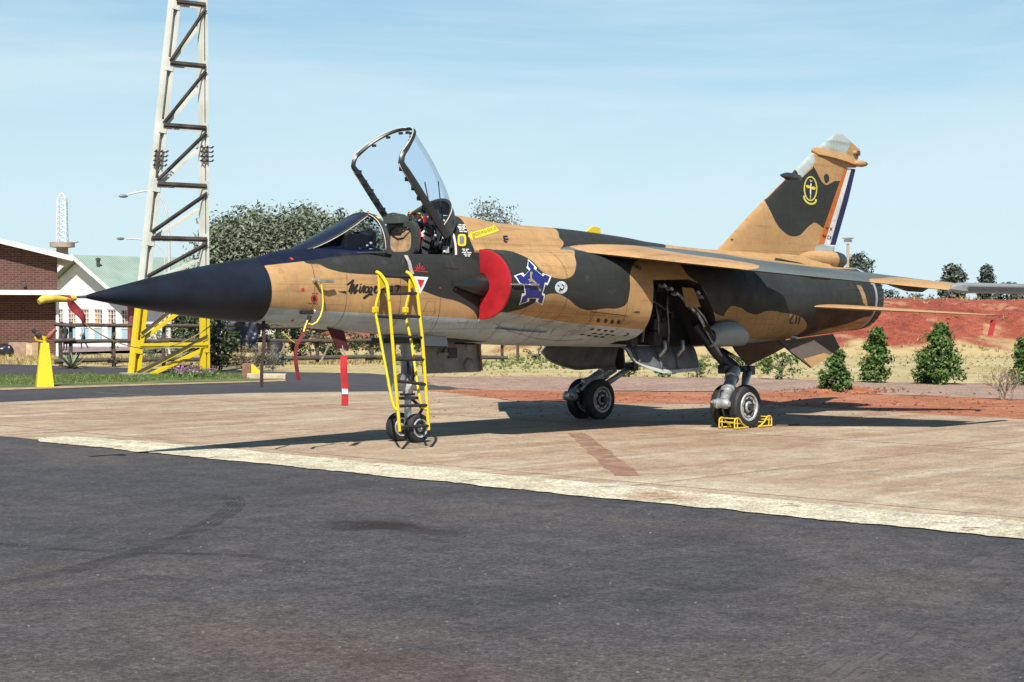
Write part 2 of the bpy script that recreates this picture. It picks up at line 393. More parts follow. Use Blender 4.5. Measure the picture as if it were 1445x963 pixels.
sheet('sand_edge', P2([(-700, 573), (-300, 557), (0, 547.2), (200, 541.2), (330, 538), (402, 535.3), (404, 537.5), (200, 543.6), (0, 550.2), (-300, 561), (-700, 579)]), -.008, mat('sandy_edge', (.36, .25, .14), .95, var=.25, vscale=4, bump=.5), .05)
# painted markings: broad worn cream line along the apron edge, faint red lead-in line
sheet('white_line', [(-3.24, -26), (-2.26, -26), (-2.26, 2.6), (-2.5, 3.6), (-2.9, 3.75), (-3.20, 3.2)], .004, M_LINE, .10, step=.06)
q0, q1, q2, q3 = G(800, 611), G(826, 611), G(905, 672), G(868, 672)
wear(M_PINK, 2.2, .34, .56)
sheet('red_marking', [q[:2] for q in (q0, q1, q2, q3)], .003, M_PINK, .05, step=.2)
# sealed joints between the concrete bays
mb = MB()
for y in (-5.4, 6.7):
    mb.box((12, y, .0015), (28.6, .022, .003))
for x in (-1.95, 4.2):
    mb.box((x, -7, .0022), (.022, 40, .003))
for o in explode(mb.build('joint', M_JOINT)): o['kind'] = 'structure'
# dark tyre track curling over the asphalt
def see_through(name, col, lo, hi, scale, amt, stretch=(1, 1, 1)):
    ma = bpy.data.materials.new(name); ma.use_nodes = True; n = ma.node_tree.nodes; l = ma.node_tree.links
    b = n['Principled BSDF']; b.inputs['Base Color'].default_value = tuple(col)+(1,); b.inputs['Roughness'].default_value = .9
    t = n.new('ShaderNodeTexCoord'); mp_ = n.new('ShaderNodeMapping'); mp_.inputs['Scale'].default_value = stretch
    q = n.new('ShaderNodeTexNoise'); q.inputs['Scale'].default_value = scale; q.inputs['Detail'].default_value = 7
    r_ = n.new('ShaderNodeMapRange'); r_.inputs[1].default_value = lo; r_.inputs[2].default_value = hi; r_.inputs[4].default_value = amt
    l.new(t.outputs['Object'], mp_.inputs['Vector']); l.new(mp_.outputs['Vector'], q.inputs['Vector']); l.new(q.outputs['Fac'], r_.inputs[0]); l.new(r_.outputs[0], b.inputs['Alpha'])
    return ma
def strip(name, pts, w, z, m_):
    pts = [Vector(p) for p in pts]; vs = []
    for i, p in enumerate(pts):
        t = (pts[min(i+1, len(pts)-1)] - pts[max(i-1, 0)]); t.z = 0; t.normalize(); s_ = Vector((-t.y, t.x, 0))*(w/2)
        vs += [(p.x-s_.x, p.y-s_.y, z), (p.x+s_.x, p.y+s_.y, z)]
    o = MB().add(vs, [(2*i, 2*i+1, 2*i+3, 2*i+2) for i in range(len(pts)-1)]).build(name, m_)
    return tag(o, kind='structure')
def spline(pts, n=8):
    pts = [Vector(p) for p in pts]; out = []
    for i in range(len(pts)-1):
        p0 = pts[max(i-1, 0)]; p1 = pts[i]; p2 = pts[i+1]; p3 = pts[min(i+2, len(pts)-1)]
        for k in range(n):
            t = k/n
            out.append(0.5*((2*p1)+(p2-p0)*t+(2*p0-5*p1+4*p2-p3)*t*t+(3*p1-p0-3*p2+p3)*t**3))
    out.append(pts[-1]); return out
M_TYRE = see_through('tyre_rubber_mark', (.020, .020, .024), .30, .62, 4.0, .45)
M_SCUF = see_through('pale_scuff', (.135, .12, .112), .46, .74, 3.0, .50)
def ribbons(name, pts, offs, z, m_):
    pts = [Vector(p) for p in pts]
    for o_, w_ in offs:
        q = []
        for i, p in enumerate(pts):
            t = pts[min(i+1, len(pts)-1)]-pts[max(i-1, 0)]; t.z = 0; t.normalize(); q.append(p + Vector((-t.y, t.x, 0))*(o_ + .012*noise.noise(Vector((p.x*2, p.y*2, o_*9)))))
        strip(name, q, w_, z, m_)
TREAD = [(-.075, .020), (-.045, .028), (-.008, .030), (.030, .028), (.062, .026), (.088, .014)]
ribbons('tyre_mark', spline([G(-60, 828), G(30, 818), G(110, 802), G(190, 779), G(255, 757), G(305, 733), G(331, 715), G(328, 703), G(312, 697)]), TREAD, -.003, M_TYRE)
ribbons('tyre_mark', spline([G(-10, 766), G(90, 774), G(200, 779), G(330, 782), G(420, 792)]), TREAD[1:4], -.0035, M_TYRE)
for a_, b_ in (((1180, 975), (1425, 770)), ((1290, 985), (1460, 845))):
    p0_, p1_ = G(*a_), G(*b_); mid = [p0_.lerp(p1_, t)+Vector((.05*math.sin(5*t), .05*math.cos(4*t), 0)) for t in np.linspace(0, 1, 14)]
    ribbons('scuff_mark', mid, [(-.13, .03), (-.09, .05), (-.03, .035), (.03, .06), (.09, .03), (.13, .05)], -.003, M_SCUF)
# scattered grit and small stains on the tarmac
mb = MB()
for k in range(320):
    p = G(np.random.uniform(-40, 1480), 640 + 330*np.random.uniform(0, 1)**1.0)
    if p.x > -3.4: continue
    r_ = np.random.uniform(.004, .012); mb.sphere((p.x, p.y, -.004), r_, 5, 3, (1, np.random.uniform(.6, 1.3), .6))
tag(mb.build('grit', mat('pale_grit', (.14, .115, .10), .9, var=.4, vscale=30)), kind='stuff')
# ================================================================ AIRCRAFT  (X aft, Y starboard, Z up, nose wheel at the origin)
JET = empty('fighter_jet', (0, 0, 0), label='tan and dark green camouflaged fighter jet parked nose left with its canopy open', cat='fighter jet')

def pchip(xs, ys, x):
    xs = np.asarray(xs, float); ys = np.asarray(ys, float); x = np.asarray(x, float)
    h = np.diff(xs); d = np.diff(ys)/h; m_ = np.zeros(len(xs))
    m_[0], m_[-1] = d[0], d[-1]
    for i in range(1, len(xs)-1):
        if d[i-1]*d[i] > 0:
            w1 = 2*h[i]+h[i-1]; w2 = h[i]+2*h[i-1]; m_[i] = (w1+w2)/(w1/d[i-1]+w2/d[i])
    k = np.clip(np.searchsorted(xs, x)-1, 0, len(xs)-2); t = np.clip((x-xs[k])/h[k], 0, 1)
    return (2*t**3-3*t**2+1)*ys[k] + (t**3-2*t**2+t)*h[k]*m_[k] + (-2*t**3+3*t**2)*ys[k+1] + (t**3-t**2)*h[k]*m_[k+1]

BX   = [-2.45, -1.83, -1.1, -0.3, 0.45, 0.72, 1.6, 2.8, 4.0, 5.0, 6.3, 7.8, 8.9, 9.6, 9.95]
B_BOT= [1.50, 1.445, 1.385, 1.33, 1.275, 1.25, 1.18, 1.145, 1.115, 1.09, 1.10, 1.16, 1.225, 1.275, 1.30]
B_TOP= [2.22, 2.355, 2.41, 2.42, 2.42, 2.42, 2.42, 2.42, 2.44, 2.45, 2.44, 2.40, 2.36, 2.33, 2.32]
B_HW = [.362, .43, .50, .545, .57, .58, .66, .76, .84, .87, .83, .73, .62, .545, .52]
B_N  = [2.0, 2.3, 2.8, 3.0, 2.9, 2.6, 2.5, 2.5, 2.5, 2.4, 2.3, 2.1, 2.0, 2.0, 2.0]
SX   = [0.42, 0.8, 1.6, 2.8, 3.4, 4.2, 4.6, 6.3, 8.0, 9.3]
S_TOP= [2.80, 2.835, 2.765, 2.735, 2.705, 2.65, 2.61, 2.53, 2.52, 2.45]
S_HW = [.455, .47, .46, .44, .43, .41, .40, .34, .24, .15]
TX   = [0.72, 1.5, 2.5, 3.5, 5.0, 6.3, 7.8, 8.9, 9.6]
T_OUT= [1.09, 1.13, 1.13, 1.09, 1.01, .92, .76, .60, .50]
T_YC = [.59, .58, .55, .50, .40, .30, .18, .08, .04]
T_TOP= [2.38, 2.41, 2.43, 2.44, 2.42, 2.36, 2.26, 2.20, 2.15]
T_BOT= [1.53, 1.46, 1.34, 1.21, 1.12, 1.14, 1.22, 1.32, 1.40]
T_N  = [2.0, 2.1, 2.4, 2.6, 2.5, 2.3, 2.1, 2.0, 2.0]

NA = 144
def section(x, front=False):
    ph = np.linspace(0, 2*math.pi, NA, endpoint=False)            # 0 = up, + towards starboard
    # denser near the sides is not needed
    cy_, cz_ = np.sin(ph), np.cos(ph)
    bt, bb, hw, n_ = [float(pchip(BX, q, x)) for q in (B_TOP, B_BOT, B_HW, B_N)]
    zc = (bt+bb)/2
    rs = np.linspace(0.05, 1.6, 1600)[:, None]
    y = rs*cy_; z = zc + rs*cz_
    ins = (np.abs(y)/hw)**n_ + (np.abs(z-zc)/((bt-bb)/2))**n_ <= 1
    if x >= 0.42 and x < 9.3 and not front:
        st, sw = float(pchip(SX, S_TOP, x)), float(pchip(SX, S_HW, x))
        zb = 2.15
        ins |= ((np.abs(y)/sw)**2.2 + (np.abs(z-zb)/(st-zb))**2.2 <= 1) & (z >= zb-.02)
    if x >= 0.72 and x < 9.6 and not front:
        to, ty, tt, tb, tn = [float(pchip(TX, q, x)) for q in (T_OUT, T_YC, T_TOP, T_BOT, T_N)]
        tc_ = (tt+tb)/2
        for s_ in (-1, 1):
            yy = y*s_
            ins |= (yy > 0) & ((np.clip(yy-ty, 0, None)/(to-ty))**tn + (np.abs(z-tc_)/((tt-tb)/2))**tn <= 1)
    k = ins.shape[0]-1-np.argmax(ins[::-1], axis=0)
    r_ = rs[k, 0]
    # light smoothing of the creases
    if x >= .42:
        for _ in range(2): r_ = .5*r_ + .25*(np.roll(r_, 1)+np.roll(r_, -1))
    return np.stack([np.full(NA, x), r_*cy_, zc + r_*cz_], 1)

stations = list(np.linspace(-2.45, .40, 30)) + [.4199] + [.42] + list(np.linspace(.45, .70, 4)) + [.7199, .72] + list(np.linspace(.76, 9.95, 100))
rings = [section(x, front=(x in (.4199,))) if x not in (.7199,) else section(x) for x in stations]
def fuselage_mesh():
    mb = MB(); mb.loft([r_.tolist() for r_ in rings]); return mb

# ---- painted skin: one side-view paint map (camouflage, panel lines, rivets, grime) drawn into an image by this script
exec_paint = True
def aa_poly(img, x0, z0, ppm, poly, col, alpha=1.0):
    "fill polygon (X,Z metres) into img rows = Z up, 3x3 supersampled"
    H_, W_ = img.shape[:2]; SS = 3
    p = np.asarray(poly, float); px = (p[:, 0]-x0)*ppm; py = (p[:, 1]-z0)*ppm
    a0, a1 = int(max(0, px.min()-1)), int(min(W_, px.max()+2)); b0, b1 = int(max(0, py.min()-1)), int(min(H_, py.max()+2))
    if a1 <= a0 or b1 <= b0: return
    w, h = (a1-a0)*SS, (b1-b0)*SS
    xs = (np.arange(w)+.5)/SS + a0; cov = np.zeros((h, w), bool)
    ys = (np.arange(h)+.5)/SS + b0
    qx, qy = np.roll(px, -1), np.roll(py, -1)
    for i, y in enumerate(ys):
        c = (py <= y) != (qy <= y)
        if not c.any(): continue
        xi = np.sort(px[c] + (y-py[c])*(qx[c]-px[c])/(qy[c]-py[c]))
        cov[i] = (np.searchsorted(xi, xs) % 2) == 1
    cv = cov.reshape(b1-b0, SS, a1-a0, SS).mean((1, 3))[..., None]*alpha
    img[b0:b1, a0:a1] = img[b0:b1, a0:a1]*(1-cv) + np.asarray(col)*cv
def aa_line(img, x0, z0, ppm, pts, w, col, alpha=1.0):
    for a, b in zip(pts[:-1], pts[1:]):
        a = np.asarray(a, float); b = np.asarray(b, float); d = b-a; L = np.hypot(*d)
        if L < 1e-6: continue
        n_ = np.array([-d[1], d[0]])/L*w/2
        aa_poly(img, x0, z0, ppm, [a+n_, b+n_, b-n_, a-n_], col, alpha)
def smooth_closed(pts, n=6):
    p = [np.asarray(q, float) for q in pts]; m_ = len(p); out = []
    for i in range(m_):
        p0, p1, p2, p3 = p[i-1], p[i], p[(i+1) % m_], p[(i+2) % m_]
        for k in range(n):
            t = k/n
            out.append(.5*((2*p1)+(p2-p0)*t+(2*p0-5*p1+4*p2-p3)*t*t+(p3-p0+3*p1-3*p2)*t**3))
    return out
PX0, PZ0, PW, PH = -2.6, .9, 13.2, 3.7
WX0, WY0, WW, WH = 2.0, -4.4, 5.6, 4.0
PC = {'dark': (.033, .036, .034), 'lit_dark': (.105, .128, .130), 'tan': (.45, .272, .125), 'grey': (.44, .50, .525), 'navy': (.009, .013, .032), 'pale': (.38, .44, .43),
      'orange': (.56, .145, .03), 'white': (.74, .74, .74), 'blue': (.02, .028, .105)}
PC = {k: tuple(q*ALB for q in v) for k, v in PC.items()}
SIDE_PAINT = [
 ('dark', 1, [(-1.95,2.19),(-1.772,2.162),(-1.672,2.118),(-1.506,2.08),(-1.309,2.062),(-.997,2.053),(-.761,2.052),(-.599,2.008),(-.456,1.942),(-.32,1.883),(-.171,1.842),(.027,1.791),(.241,1.757),(.423,1.705),(.591,1.627),(.68,1.545),(.70,1.50),(.74,1.50),(.74,2.16),(.71,2.16),(.72,2.369),(.68,2.546),(.735,2.794),(.80,2.95),(-.328,2.95),(-.722,2.60),(-1.95,2.40)]),
 ('dark', 1, [(.69,2.33),(.85,2.40),(1.0,2.402),(1.05,2.382),(1.113,2.336),(1.199,2.257),(1.265,2.137),(1.398,2.064),(1.571,2.035),(1.725,2.041),(1.858,2.097),(1.984,2.226),(2.107,2.348),(2.40,2.455),(2.50,2.53),(2.47,2.60),(2.56,2.70),(2.75,2.95),(4.021,2.95),(5.1,2.62),(4.6,2.44),(3.6,2.385),(3.185,2.261),(3.006,2.113),(2.966,1.917),(2.899,1.721),(2.723,1.66),(2.513,1.66),(2.306,1.642),(2.152,1.637),(1.953,1.683),(1.765,1.772),(1.569,1.838),(1.437,1.847),(1.321,1.824),(1.187,1.74),(1.053,1.667),(.9,1.62),(.69,1.60)]),
 ('dark', 1, [(4.30,2.42),(4.27,2.33),(4.35,2.12),(4.644,1.971),(4.815,1.764),(4.937,1.615),(5.20,1.55),(5.24,1.59),(5.276,1.63),(5.335,1.67),(5.423,1.696),(5.651,1.665),(5.853,1.599),(6.096,1.573),(6.304,1.614),(6.547,1.624),(6.83,1.597),(7.148,1.574),(7.394,1.542),(7.536,1.511),(7.74,1.438),(7.87,1.365),(7.93,1.278),(7.90,1.15),(8.15,1.15),(8.5,1.30),(9.29,1.415),(9.712,1.516),(10.882,1.604),(10.871,2.29),(7.6,2.30),(5.8,2.44)]),
 ('tan', 0, [(9.382,2.03),(9.531,2.03),(9.618,1.836),(9.691,1.688),(9.526,1.744)]),
 ('navy', 0, [(-2.6,2.10),(-2.44,2.14),(-2.167,2.172),(-1.871,2.205),(-1.534,2.255),(-.731,2.318),(-.70,2.60),(-2.6,2.60)]),
 ('grey', 0, [(-2.6,1.665),(-2.45,1.663),(-1.862,1.632),(-.919,1.594),(-.08,1.558),(.708,1.525),(.72,1.60),(.765,1.614),(1.207,1.566),(2.05,1.472),(3.022,1.402),(3.45,1.375),(5.0,1.245),(5.3,1.23),(6.105,1.22),(7.092,1.19),(8.0,1.17),(8.6,1.20),(9.0,1.20),(9.0,.85),(-2.6,.85)]),
 ('dark', 1, [(7.559,3.316),(8.403,3.848),(8.462,3.687),(8.847,3.908),(9.009,3.733),(9.092,3.67),(9.176,3.64),(9.261,3.65),(9.357,3.683),(9.455,3.717),(9.521,3.715),(9.62,3.72),(9.14,2.945),(9.004,2.993),(8.866,3.022),(8.75,2.984),(8.62,2.918),(8.525,2.853),(8.423,2.806),(8.234,2.783),(8.045,2.822),(7.819,2.947),(7.658,3.149)]),
 ('dark', 1, [(9.132,3.785),(9.216,3.818),(9.28,3.77),(9.271,3.702),(9.186,3.663),(9.133,3.717)]),
 ('pale', 0, [(8.80,4.14),(9.0,4.60),(9.62,4.62),(9.946,4.374),(9.771,4.146),(9.01,4.217)]),
 ('pale', 0, [(8.394,3.831),(8.30,3.90),(8.80,4.26),(8.868,4.122),(8.902,3.993),(8.462,3.687)]),
 ('orange', 0, [(9.764,3.947),(9.863,3.947),(9.173,2.68),(8.98,2.68)]),
 ('white', 0, [(9.863,3.947),(9.983,3.947),(9.366,2.68),(9.173,2.68)]),
 ('blue', 0, [(9.983,3.947),(10.30,3.947),(9.70,2.68),(9.366,2.68)]),
 ('pale', 0, [(8.93,2.672),(9.62,2.672),(9.60,2.54),(8.86,2.54)]),
 ('dark', 1, [(7.629,2.436),(7.902,2.409),(8.279,2.372),(8.546,2.286),(8.633,2.231),(8.21,2.202),(7.594,2.236),(7.163,2.262)]),
]
PPM = 290
def paint_side():
    W_, H_ = int(PW*PPM), int(PH*PPM)
    img = np.empty((H_, W_, 3), np.float32); img[:] = PC['tan']
    A = (PX0, PZ0, PPM)
    for c, sm, poly in SIDE_PAINT:
        if sm:
            # round the soft camouflage edges but keep long straight runs straight
            q = []
            n = len(poly)
            for i in range(n):
                a, b = np.array(poly[i]), np.array(poly[(i+1) % n]); L = np.hypot(*(b-a)); q.append(a)
                if L > .35: q += [a+(b-a)*.12, a+(b-a)*.88]
            poly = smooth_closed(q, 5)
        aa_poly(img, *A, poly, PC[c])
    ln = (.02, .017, .014)
    def L(p, w=.009, a=.75): aa_line(img, *A, p, w, ln, a)
    for x, z0, z1 in ((-1.87, 1.42, 2.22), (-1.42, 1.40, 2.05), (-.62, 1.36, 2.3), (.02, 1.32, 2.3), (1.08, 1.2, 2.42), (1.72, 1.2, 2.42), (2.32, 1.2, 2.42), (2.92, 1.2, 2.44), (5.55, 1.1, 2.4), (6.1, 1.1, 2.4), (6.75, 1.15, 2.4), (7.35, 1.15, 2.4), (8.15, 1.2, 2.4), (8.95, 1.25, 2.35), (9.35, 1.25, 2.3)): L([(x, z0), (x, z1)])
    for x0, x1, z, z2 in ((-2.4, .7, 1.93, 1.95), (-.78, .40, 2.20, 2.20), (.75, 3.4, 2.36, 2.40), (.45, 4.5, 2.475, 2.49), (5.2, 9.4, 1.85, 1.85), (5.3, 9.0, 2.2, 2.2), (6.6, 9.0, 2.53, 2.56), (1.0, 3.4, 1.63, 1.53), (-1.0, .7, 1.56, 1.525)): L([(x0, z), (x1, z2)], .005, .45)
    for x, z0, z1 in ((7.4, 2.55, 3.15), (8.1, 2.55, 3.6), (8.75, 2.6, 4.0), (9.25, 3.1, 4.2)): L([(x, z0), (x+.35*(z1-z0), z1)], .005, .4)
    for (a, b, c, d) in ((2.0, 1.50, 2.5, 1.66), (5.8, 1.35, 6.05, 1.52), (6.3, 1.25, 6.6, 1.5), (-1.75, 1.70, -1.45, 1.90), (1.25, 2.55, 1.6, 2.66), (-.35, 1.62, -.05, 1.83), (7.0, 1.32, 7.2, 1.5), (5.6, 1.9, 6.2, 2.1)): L([(a, b), (c, b), (c, d), (a, d), (a, b)], .0045, .5)
    rs_ = np.random.RandomState(5)
    for _ in range(150):
        x = rs_.uniform(-2.3, 9.3); z = rs_.uniform(1.2, 2.4); h = rs_.uniform(.05, .28); w = rs_.uniform(.006, .022)
        aa_poly(img, *A, [(x-w/2, z), (x+w/2, z), (x+w*.2+h*.25, z-h), (x-w*.1+h*.25, z-h)], (.05, .04, .03), rs_.uniform(.08, .26))
    for _ in range(90):
        x = rs_.uniform(-2.3, 9.6); z = rs_.uniform(1.15, 2.5); w = rs_.uniform(.02, .10); h = rs_.uniform(.01, .05)
        aa_poly(img, *A, smooth_closed([(x-w, z+rs_.uniform(-h, h)), (x, z+h), (x+w, z+rs_.uniform(-h, h)), (x, z-h)], 3), (.12, .09, .065) if rs_.uniform() < .5 else (.03, .028, .025), rs_.uniform(.08, .22))
    for _ in range(40):
        x = rs_.uniform(8.6, 9.8); z = rs_.uniform(1.3, 2.3); aa_poly(img, *A, [(x, z), (x+rs_.uniform(.2, .7), z+.02), (x+.6, z-.03), (x, z-.015)], (.015, .014, .013), rs_.uniform(.1, .3))
    # rivet rows
    rs = []
    for x in (-1.87, 1.08, 1.30, 1.50, 1.72, 1.92, 2.32, 6.1, 6.75, 7.35, 8.15): rs += [(x+.02, z) for z in np.arange(1.25, 2.42, .035)]
    for z in (1.36, 1.40): rs += [(x, z) for x in np.arange(-.9, 1.4, .04)]
    rs += [(x, 2.46) for x in np.arange(.8, 4, .05)]
    for x, z in rs: aa_poly(img, *A, [(x-.005, z-.005), (x+.005, z-.005), (x+.005, z+.005), (x-.005, z+.005)], ln, .6)
    return img
def paint_wing():
    W_, H_ = int(WW*160), int(WH*160)
    img = np.empty((H_, W_, 3), np.float32); img[:] = PC['lit_dark']  # same dark paint, lightened to put the sunlit leading-edge sheen into the colour
    A = (WX0, WY0, 160)
    aa_poly(img, *A, smooth_closed([(2.45,-.5),(2.58,-1.0),(3.2,-1.66),(3.7,-2.2),(3.86,-2.37),(4.05,-2.40),(4.25,-2.2),(4.15,-1.85),(3.9,-1.5),(3.75,-1.1),(3.65,-.5)], 4), PC['tan'])
    aa_poly(img, *A, smooth_closed([(5.0,-3.50),(5.4,-3.45),(6.2,-3.3),(7.0,-3.45),(7.6,-3.6),(7.6,-4.5),(4.6,-4.5)], 4), PC['tan'])
    aa_poly(img, *A, smooth_closed([(4.6,-.4),(5.3,-.9),(5.0,-1.6),(5.6,-2.3),(6.6,-2.2),(7.0,-1.2),(6.6,-.4)], 4), PC['tan'])
    for y0 in (-1.6, -2.3, -3.0, -3.6): aa_line(img, *A, [(2.0, y0), (7.6, y0-.1)], .008, (.02, .02, .02), .5)
    aa_line(img, *A, [(2.9, -.9), (6.0, -4.0)], .008, (.02, .02, .02), .5); aa_line(img, *A, [(2.6, -.95), (3.6, -1.0)], .02, (.35, .03, .03), .6)
    aa_line(img, *A, [(3.1, -1.1), (4.3, -2.35)], .014, (.40, .05, .04), .55)
    return img
def to_image(name, arr):
    h, w = arr.shape[:2]
    im = bpy.data.images.new(name, w, h, alpha=False, float_buffer=True); im.colorspace_settings.name = 'Non-Color'
    px = np.ones((h, w, 4), np.float32); px[..., :3] = arr
    im.pixels.foreach_set(px.ravel()); im.update(); im.pack()
    return im
def paint_mat(name, im=None, col=None, rough=.50, weather=.16, grime=(.05, .04, .031)):
    ma = bpy.data.materials.new(name); ma.use_nodes = True; nt = ma.node_tree; n = nt.nodes; l = nt.links
    b = n['Principled BSDF']; b.inputs['Roughness'].default_value = rough; b.inputs['Specular IOR Level'].default_value = .13
    if im is not None:
        t = n.new('ShaderNodeTexImage'); t.image = im; t.extension = 'EXTEND'; uvn = n.new('ShaderNodeUVMap'); uvn.uv_map = 'UVMap'; l.new(uvn.outputs[0], t.inputs[0]); base = t.outputs['Color']
    else:
        r_ = n.new('ShaderNodeRGB'); r_.outputs[0].default_value = tuple(col)+(1,); base = r_.outputs[0]
    tc_ = n.new('ShaderNodeTexCoord')
    def nz_(sc, vec=None, d=6):
        q = n.new('ShaderNodeTexNoise'); q.inputs['Scale'].default_value = sc; q.inputs['Detail'].default_value = d; l.new(vec or tc_.outputs['Object'], q.inputs['Vector']); return q.outputs['Fac']
    def rg(s_, a, b_, c, d):
        q = n.new('ShaderNodeMapRange'); q.inputs[1].default_value = a; q.inputs[2].default_value = b_; q.inputs[3].default_value = c; q.inputs[4].default_value = d; l.new(s_, q.inputs[0]); return q.outputs[0]
    def mx_(f, a, b_, mode='MIX'):
        q = n.new('ShaderNodeMix'); q.data_type = 'RGBA'; q.blend_type = mode
        if hasattr(f, 'is_linked'): l.new(f, q.inputs['Factor'])
        else: q.inputs['Factor'].default_value = f
        for k, v in (('A', a), ('B', b_)):
            if hasattr(v, 'is_linked'): l.new(v, q.inputs[k])
            else: q.inputs[k].default_value = tuple(v)+(1,)
        return q.outputs['Result']
    cb = n.new('ShaderNodeCombineColor'); v = rg(nz_(1.3), .3, .7, 1-weather, 1+weather*.7)
    for k in range(3): l.new(v, cb.inputs[k])
    cur = mx_(1.0, base, cb.outputs[0], 'MULTIPLY')
    cb2 = n.new('ShaderNodeCombineColor'); v2 = rg(nz_(14), .3, .7, .93, 1.06)
    for k in range(3): l.new(v2, cb2.inputs[k])
    cur = mx_(1.0, cur, cb2.outputs[0], 'MULTIPLY')
    mp_ = n.new('ShaderNodeMapping'); mp_.inputs['Scale'].default_value = (.7, 3, 9); l.new(tc_.outputs['Object'], mp_.inputs['Vector'])
    cur = mx_(rg(nz_(1.6, mp_.outputs['Vector'], 8), .54, .74, 0, .32), cur, grime)
    mp2 = n.new('ShaderNodeMapping'); mp2.inputs['Scale'].default_value = (7, 3, .6); l.new(tc_.outputs['Object'], mp2.inputs['Vector'])
    cur = mx_(rg(nz_(1.8, mp2.outputs['Vector'], 8), .58, .78, 0, .28), cur, tuple(g*1.2 for g in grime))
    l.new(cur, b.inputs['Base Color'])
    l.new(rg(nz_(5), .3, .7, rough-.08, rough+.12), b.inputs['Roughness'])
    bp_ = n.new('ShaderNodeBump'); bp_.inputs['Strength'].default_value = .10; bp_.inputs['Distance'].default_value = .02; l.new(nz_(2.6, None, 3), bp_.inputs['Height']); l.new(bp_.outputs['Normal'], b.inputs['Normal'])
    return ma
PAINT = paint_mat('camouflage_paint', to_image('side_paint_map', paint_side()))
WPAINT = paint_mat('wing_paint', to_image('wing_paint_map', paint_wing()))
UNDERP = paint_mat('underside_shaded_grey', col=(.055, .049, .040))  # light grey undersides darkened and browned; their shade is in the colour
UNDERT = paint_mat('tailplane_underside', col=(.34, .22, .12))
TPAINT = paint_mat('tailplane_paint', col=PC['tan'])
VPAINT = paint_mat('ventral_paint', col=(.10, .078, .066))
TANP = MATS['tan_paint'] = paint_mat('tan_painted_metal', col=PC['tan'])
# ---------------------------------------------------------------- aircraft parts
def uv_side(o, axes=(0, 2), x0=None, z0=None, wx=None, wz=None, absy=False):
    me = o.data; uv = me.uv_layers.new(name='UVMap')
    co = np.empty(len(me.vertices)*3, np.float32); me.vertices.foreach_get('co', co); co = co.reshape(-1, 3)
    li = np.empty(len(me.loops), np.int32); me.loops.foreach_get('vertex_index', li)
    q = co[li][:, list(axes)].copy()
    if absy: q[:, 1] = -np.abs(q[:, 1])
    q[:, 0] = (q[:, 0]-x0)/wx; q[:, 1] = (q[:, 1]-z0)/wz
    uv.data.foreach_set('uv', q.astype(np.float32).ravel())
def uv_skin(o): uv_side(o, (0, 2), PX0, PZ0, PW, PH)
def uv_wing(o): uv_side(o, (0, 1), WX0, WY0, WW, WH, absy=True)

fus = fuselage_mesh().build('fuselage', PAINT, JET)
# cut the cockpit well and the two main wheel bays
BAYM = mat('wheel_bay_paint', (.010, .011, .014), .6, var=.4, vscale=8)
def cut(target, mb, m_=None):
    c = mb.build('cutter', m_ or target.data.materials[0])
    md = target.modifiers.new('b', 'BOOLEAN'); md.operation = 'DIFFERENCE'; md.solver = 'EXACT'; md.object = c; md.material_mode = 'TRANSFER'
    bpy.context.view_layer.update()
    dg = bpy.context.evaluated_depsgraph_get()
    me = bpy.data.meshes.new_from_object(target.evaluated_get(dg), depsgraph=dg)
    target.modifiers.clear(); target.data = me
    cm = c.data; bpy.data.objects.remove(c); bpy.data.meshes.remove(cm)
well = [(-.79, 2.60), (-.79, 2.36), (-.66, 2.30), (-.50, 1.75), (.30, 1.75), (.36, 2.29), (.40, 2.33), (.415, 2.60)]
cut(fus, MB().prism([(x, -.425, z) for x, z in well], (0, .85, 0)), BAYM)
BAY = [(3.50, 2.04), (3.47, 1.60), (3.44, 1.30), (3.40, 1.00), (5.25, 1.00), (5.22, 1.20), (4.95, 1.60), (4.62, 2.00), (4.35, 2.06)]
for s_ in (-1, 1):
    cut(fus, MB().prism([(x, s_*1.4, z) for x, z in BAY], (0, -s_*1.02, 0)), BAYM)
smooth_by_angle(fus.data, 32)
uv_skin(fus)
SKIN = BVHTree.FromObject(fus, bpy.context.evaluated_depsgraph_get())
def on_skin(x, z, off=.004, side=-1):
    h = SKIN.ray_cast(Vector((x, side*3, z)), Vector((0, -side, 0)))
    if h[0] is None: return None
    return h[0] + h[1]*off if h[1].y*side > 0 else h[0] - h[1]*off

# nose cone and pitot tube
mb = MB()
prof = [(0, .008), (.10, .034), (.35, .085), (.80, .170), (1.25, .245), (1.70, .310), (2.05, .350), (2.235, .3655)]
mb.lathe((-4.685, 0, 1.775), (2.235, 0, .085), [(d, r_) for d, r_ in prof], 64)
rad = mb.build('nose_cone', NAVY, JET, smooth=40)
MB().lathe((-5.12, 0, 1.757), (.5, 0, .02), [(0, .008), (.3, .011), (.46, .016)], 12).build('pitot_tube', STEEL, JET, smooth=40)

# windscreen: framed flat front panel, two side panes
GLASS = bpy.data.materials.new('canopy_glass'); GLASS.use_nodes = True
_n = GLASS.node_tree.nodes; _l = GLASS.node_tree.links
_g = _n.new('ShaderNodeBsdfGlossy'); _g.inputs['Roughness'].default_value = .03; _t = _n.new('ShaderNodeBsdfTransparent'); _t.inputs['Color'].default_value = (.86, .90, .97, 1)
_f = _n.new('ShaderNodeFresnel'); _f.inputs['IOR'].default_value = 1.16; _m = _n.new('ShaderNodeMixShader')
_q = _n.new('ShaderNodeMath'); _q.operation = 'MULTIPLY'; _q.inputs[1].default_value = .30; _l.new(_f.outputs[0], _q.inputs[0]); _l.new(_q.outputs[0], _m.inputs[0]); _l.new(_t.outputs[0], _m.inputs[1]); _l.new(_g.outputs[0], _m.inputs[2]); _l.new(_m.outputs[0], _n['Material Output'].inputs['Surface'])
WG = bpy.data.materials.new('windscreen_glass'); WG.use_nodes = True
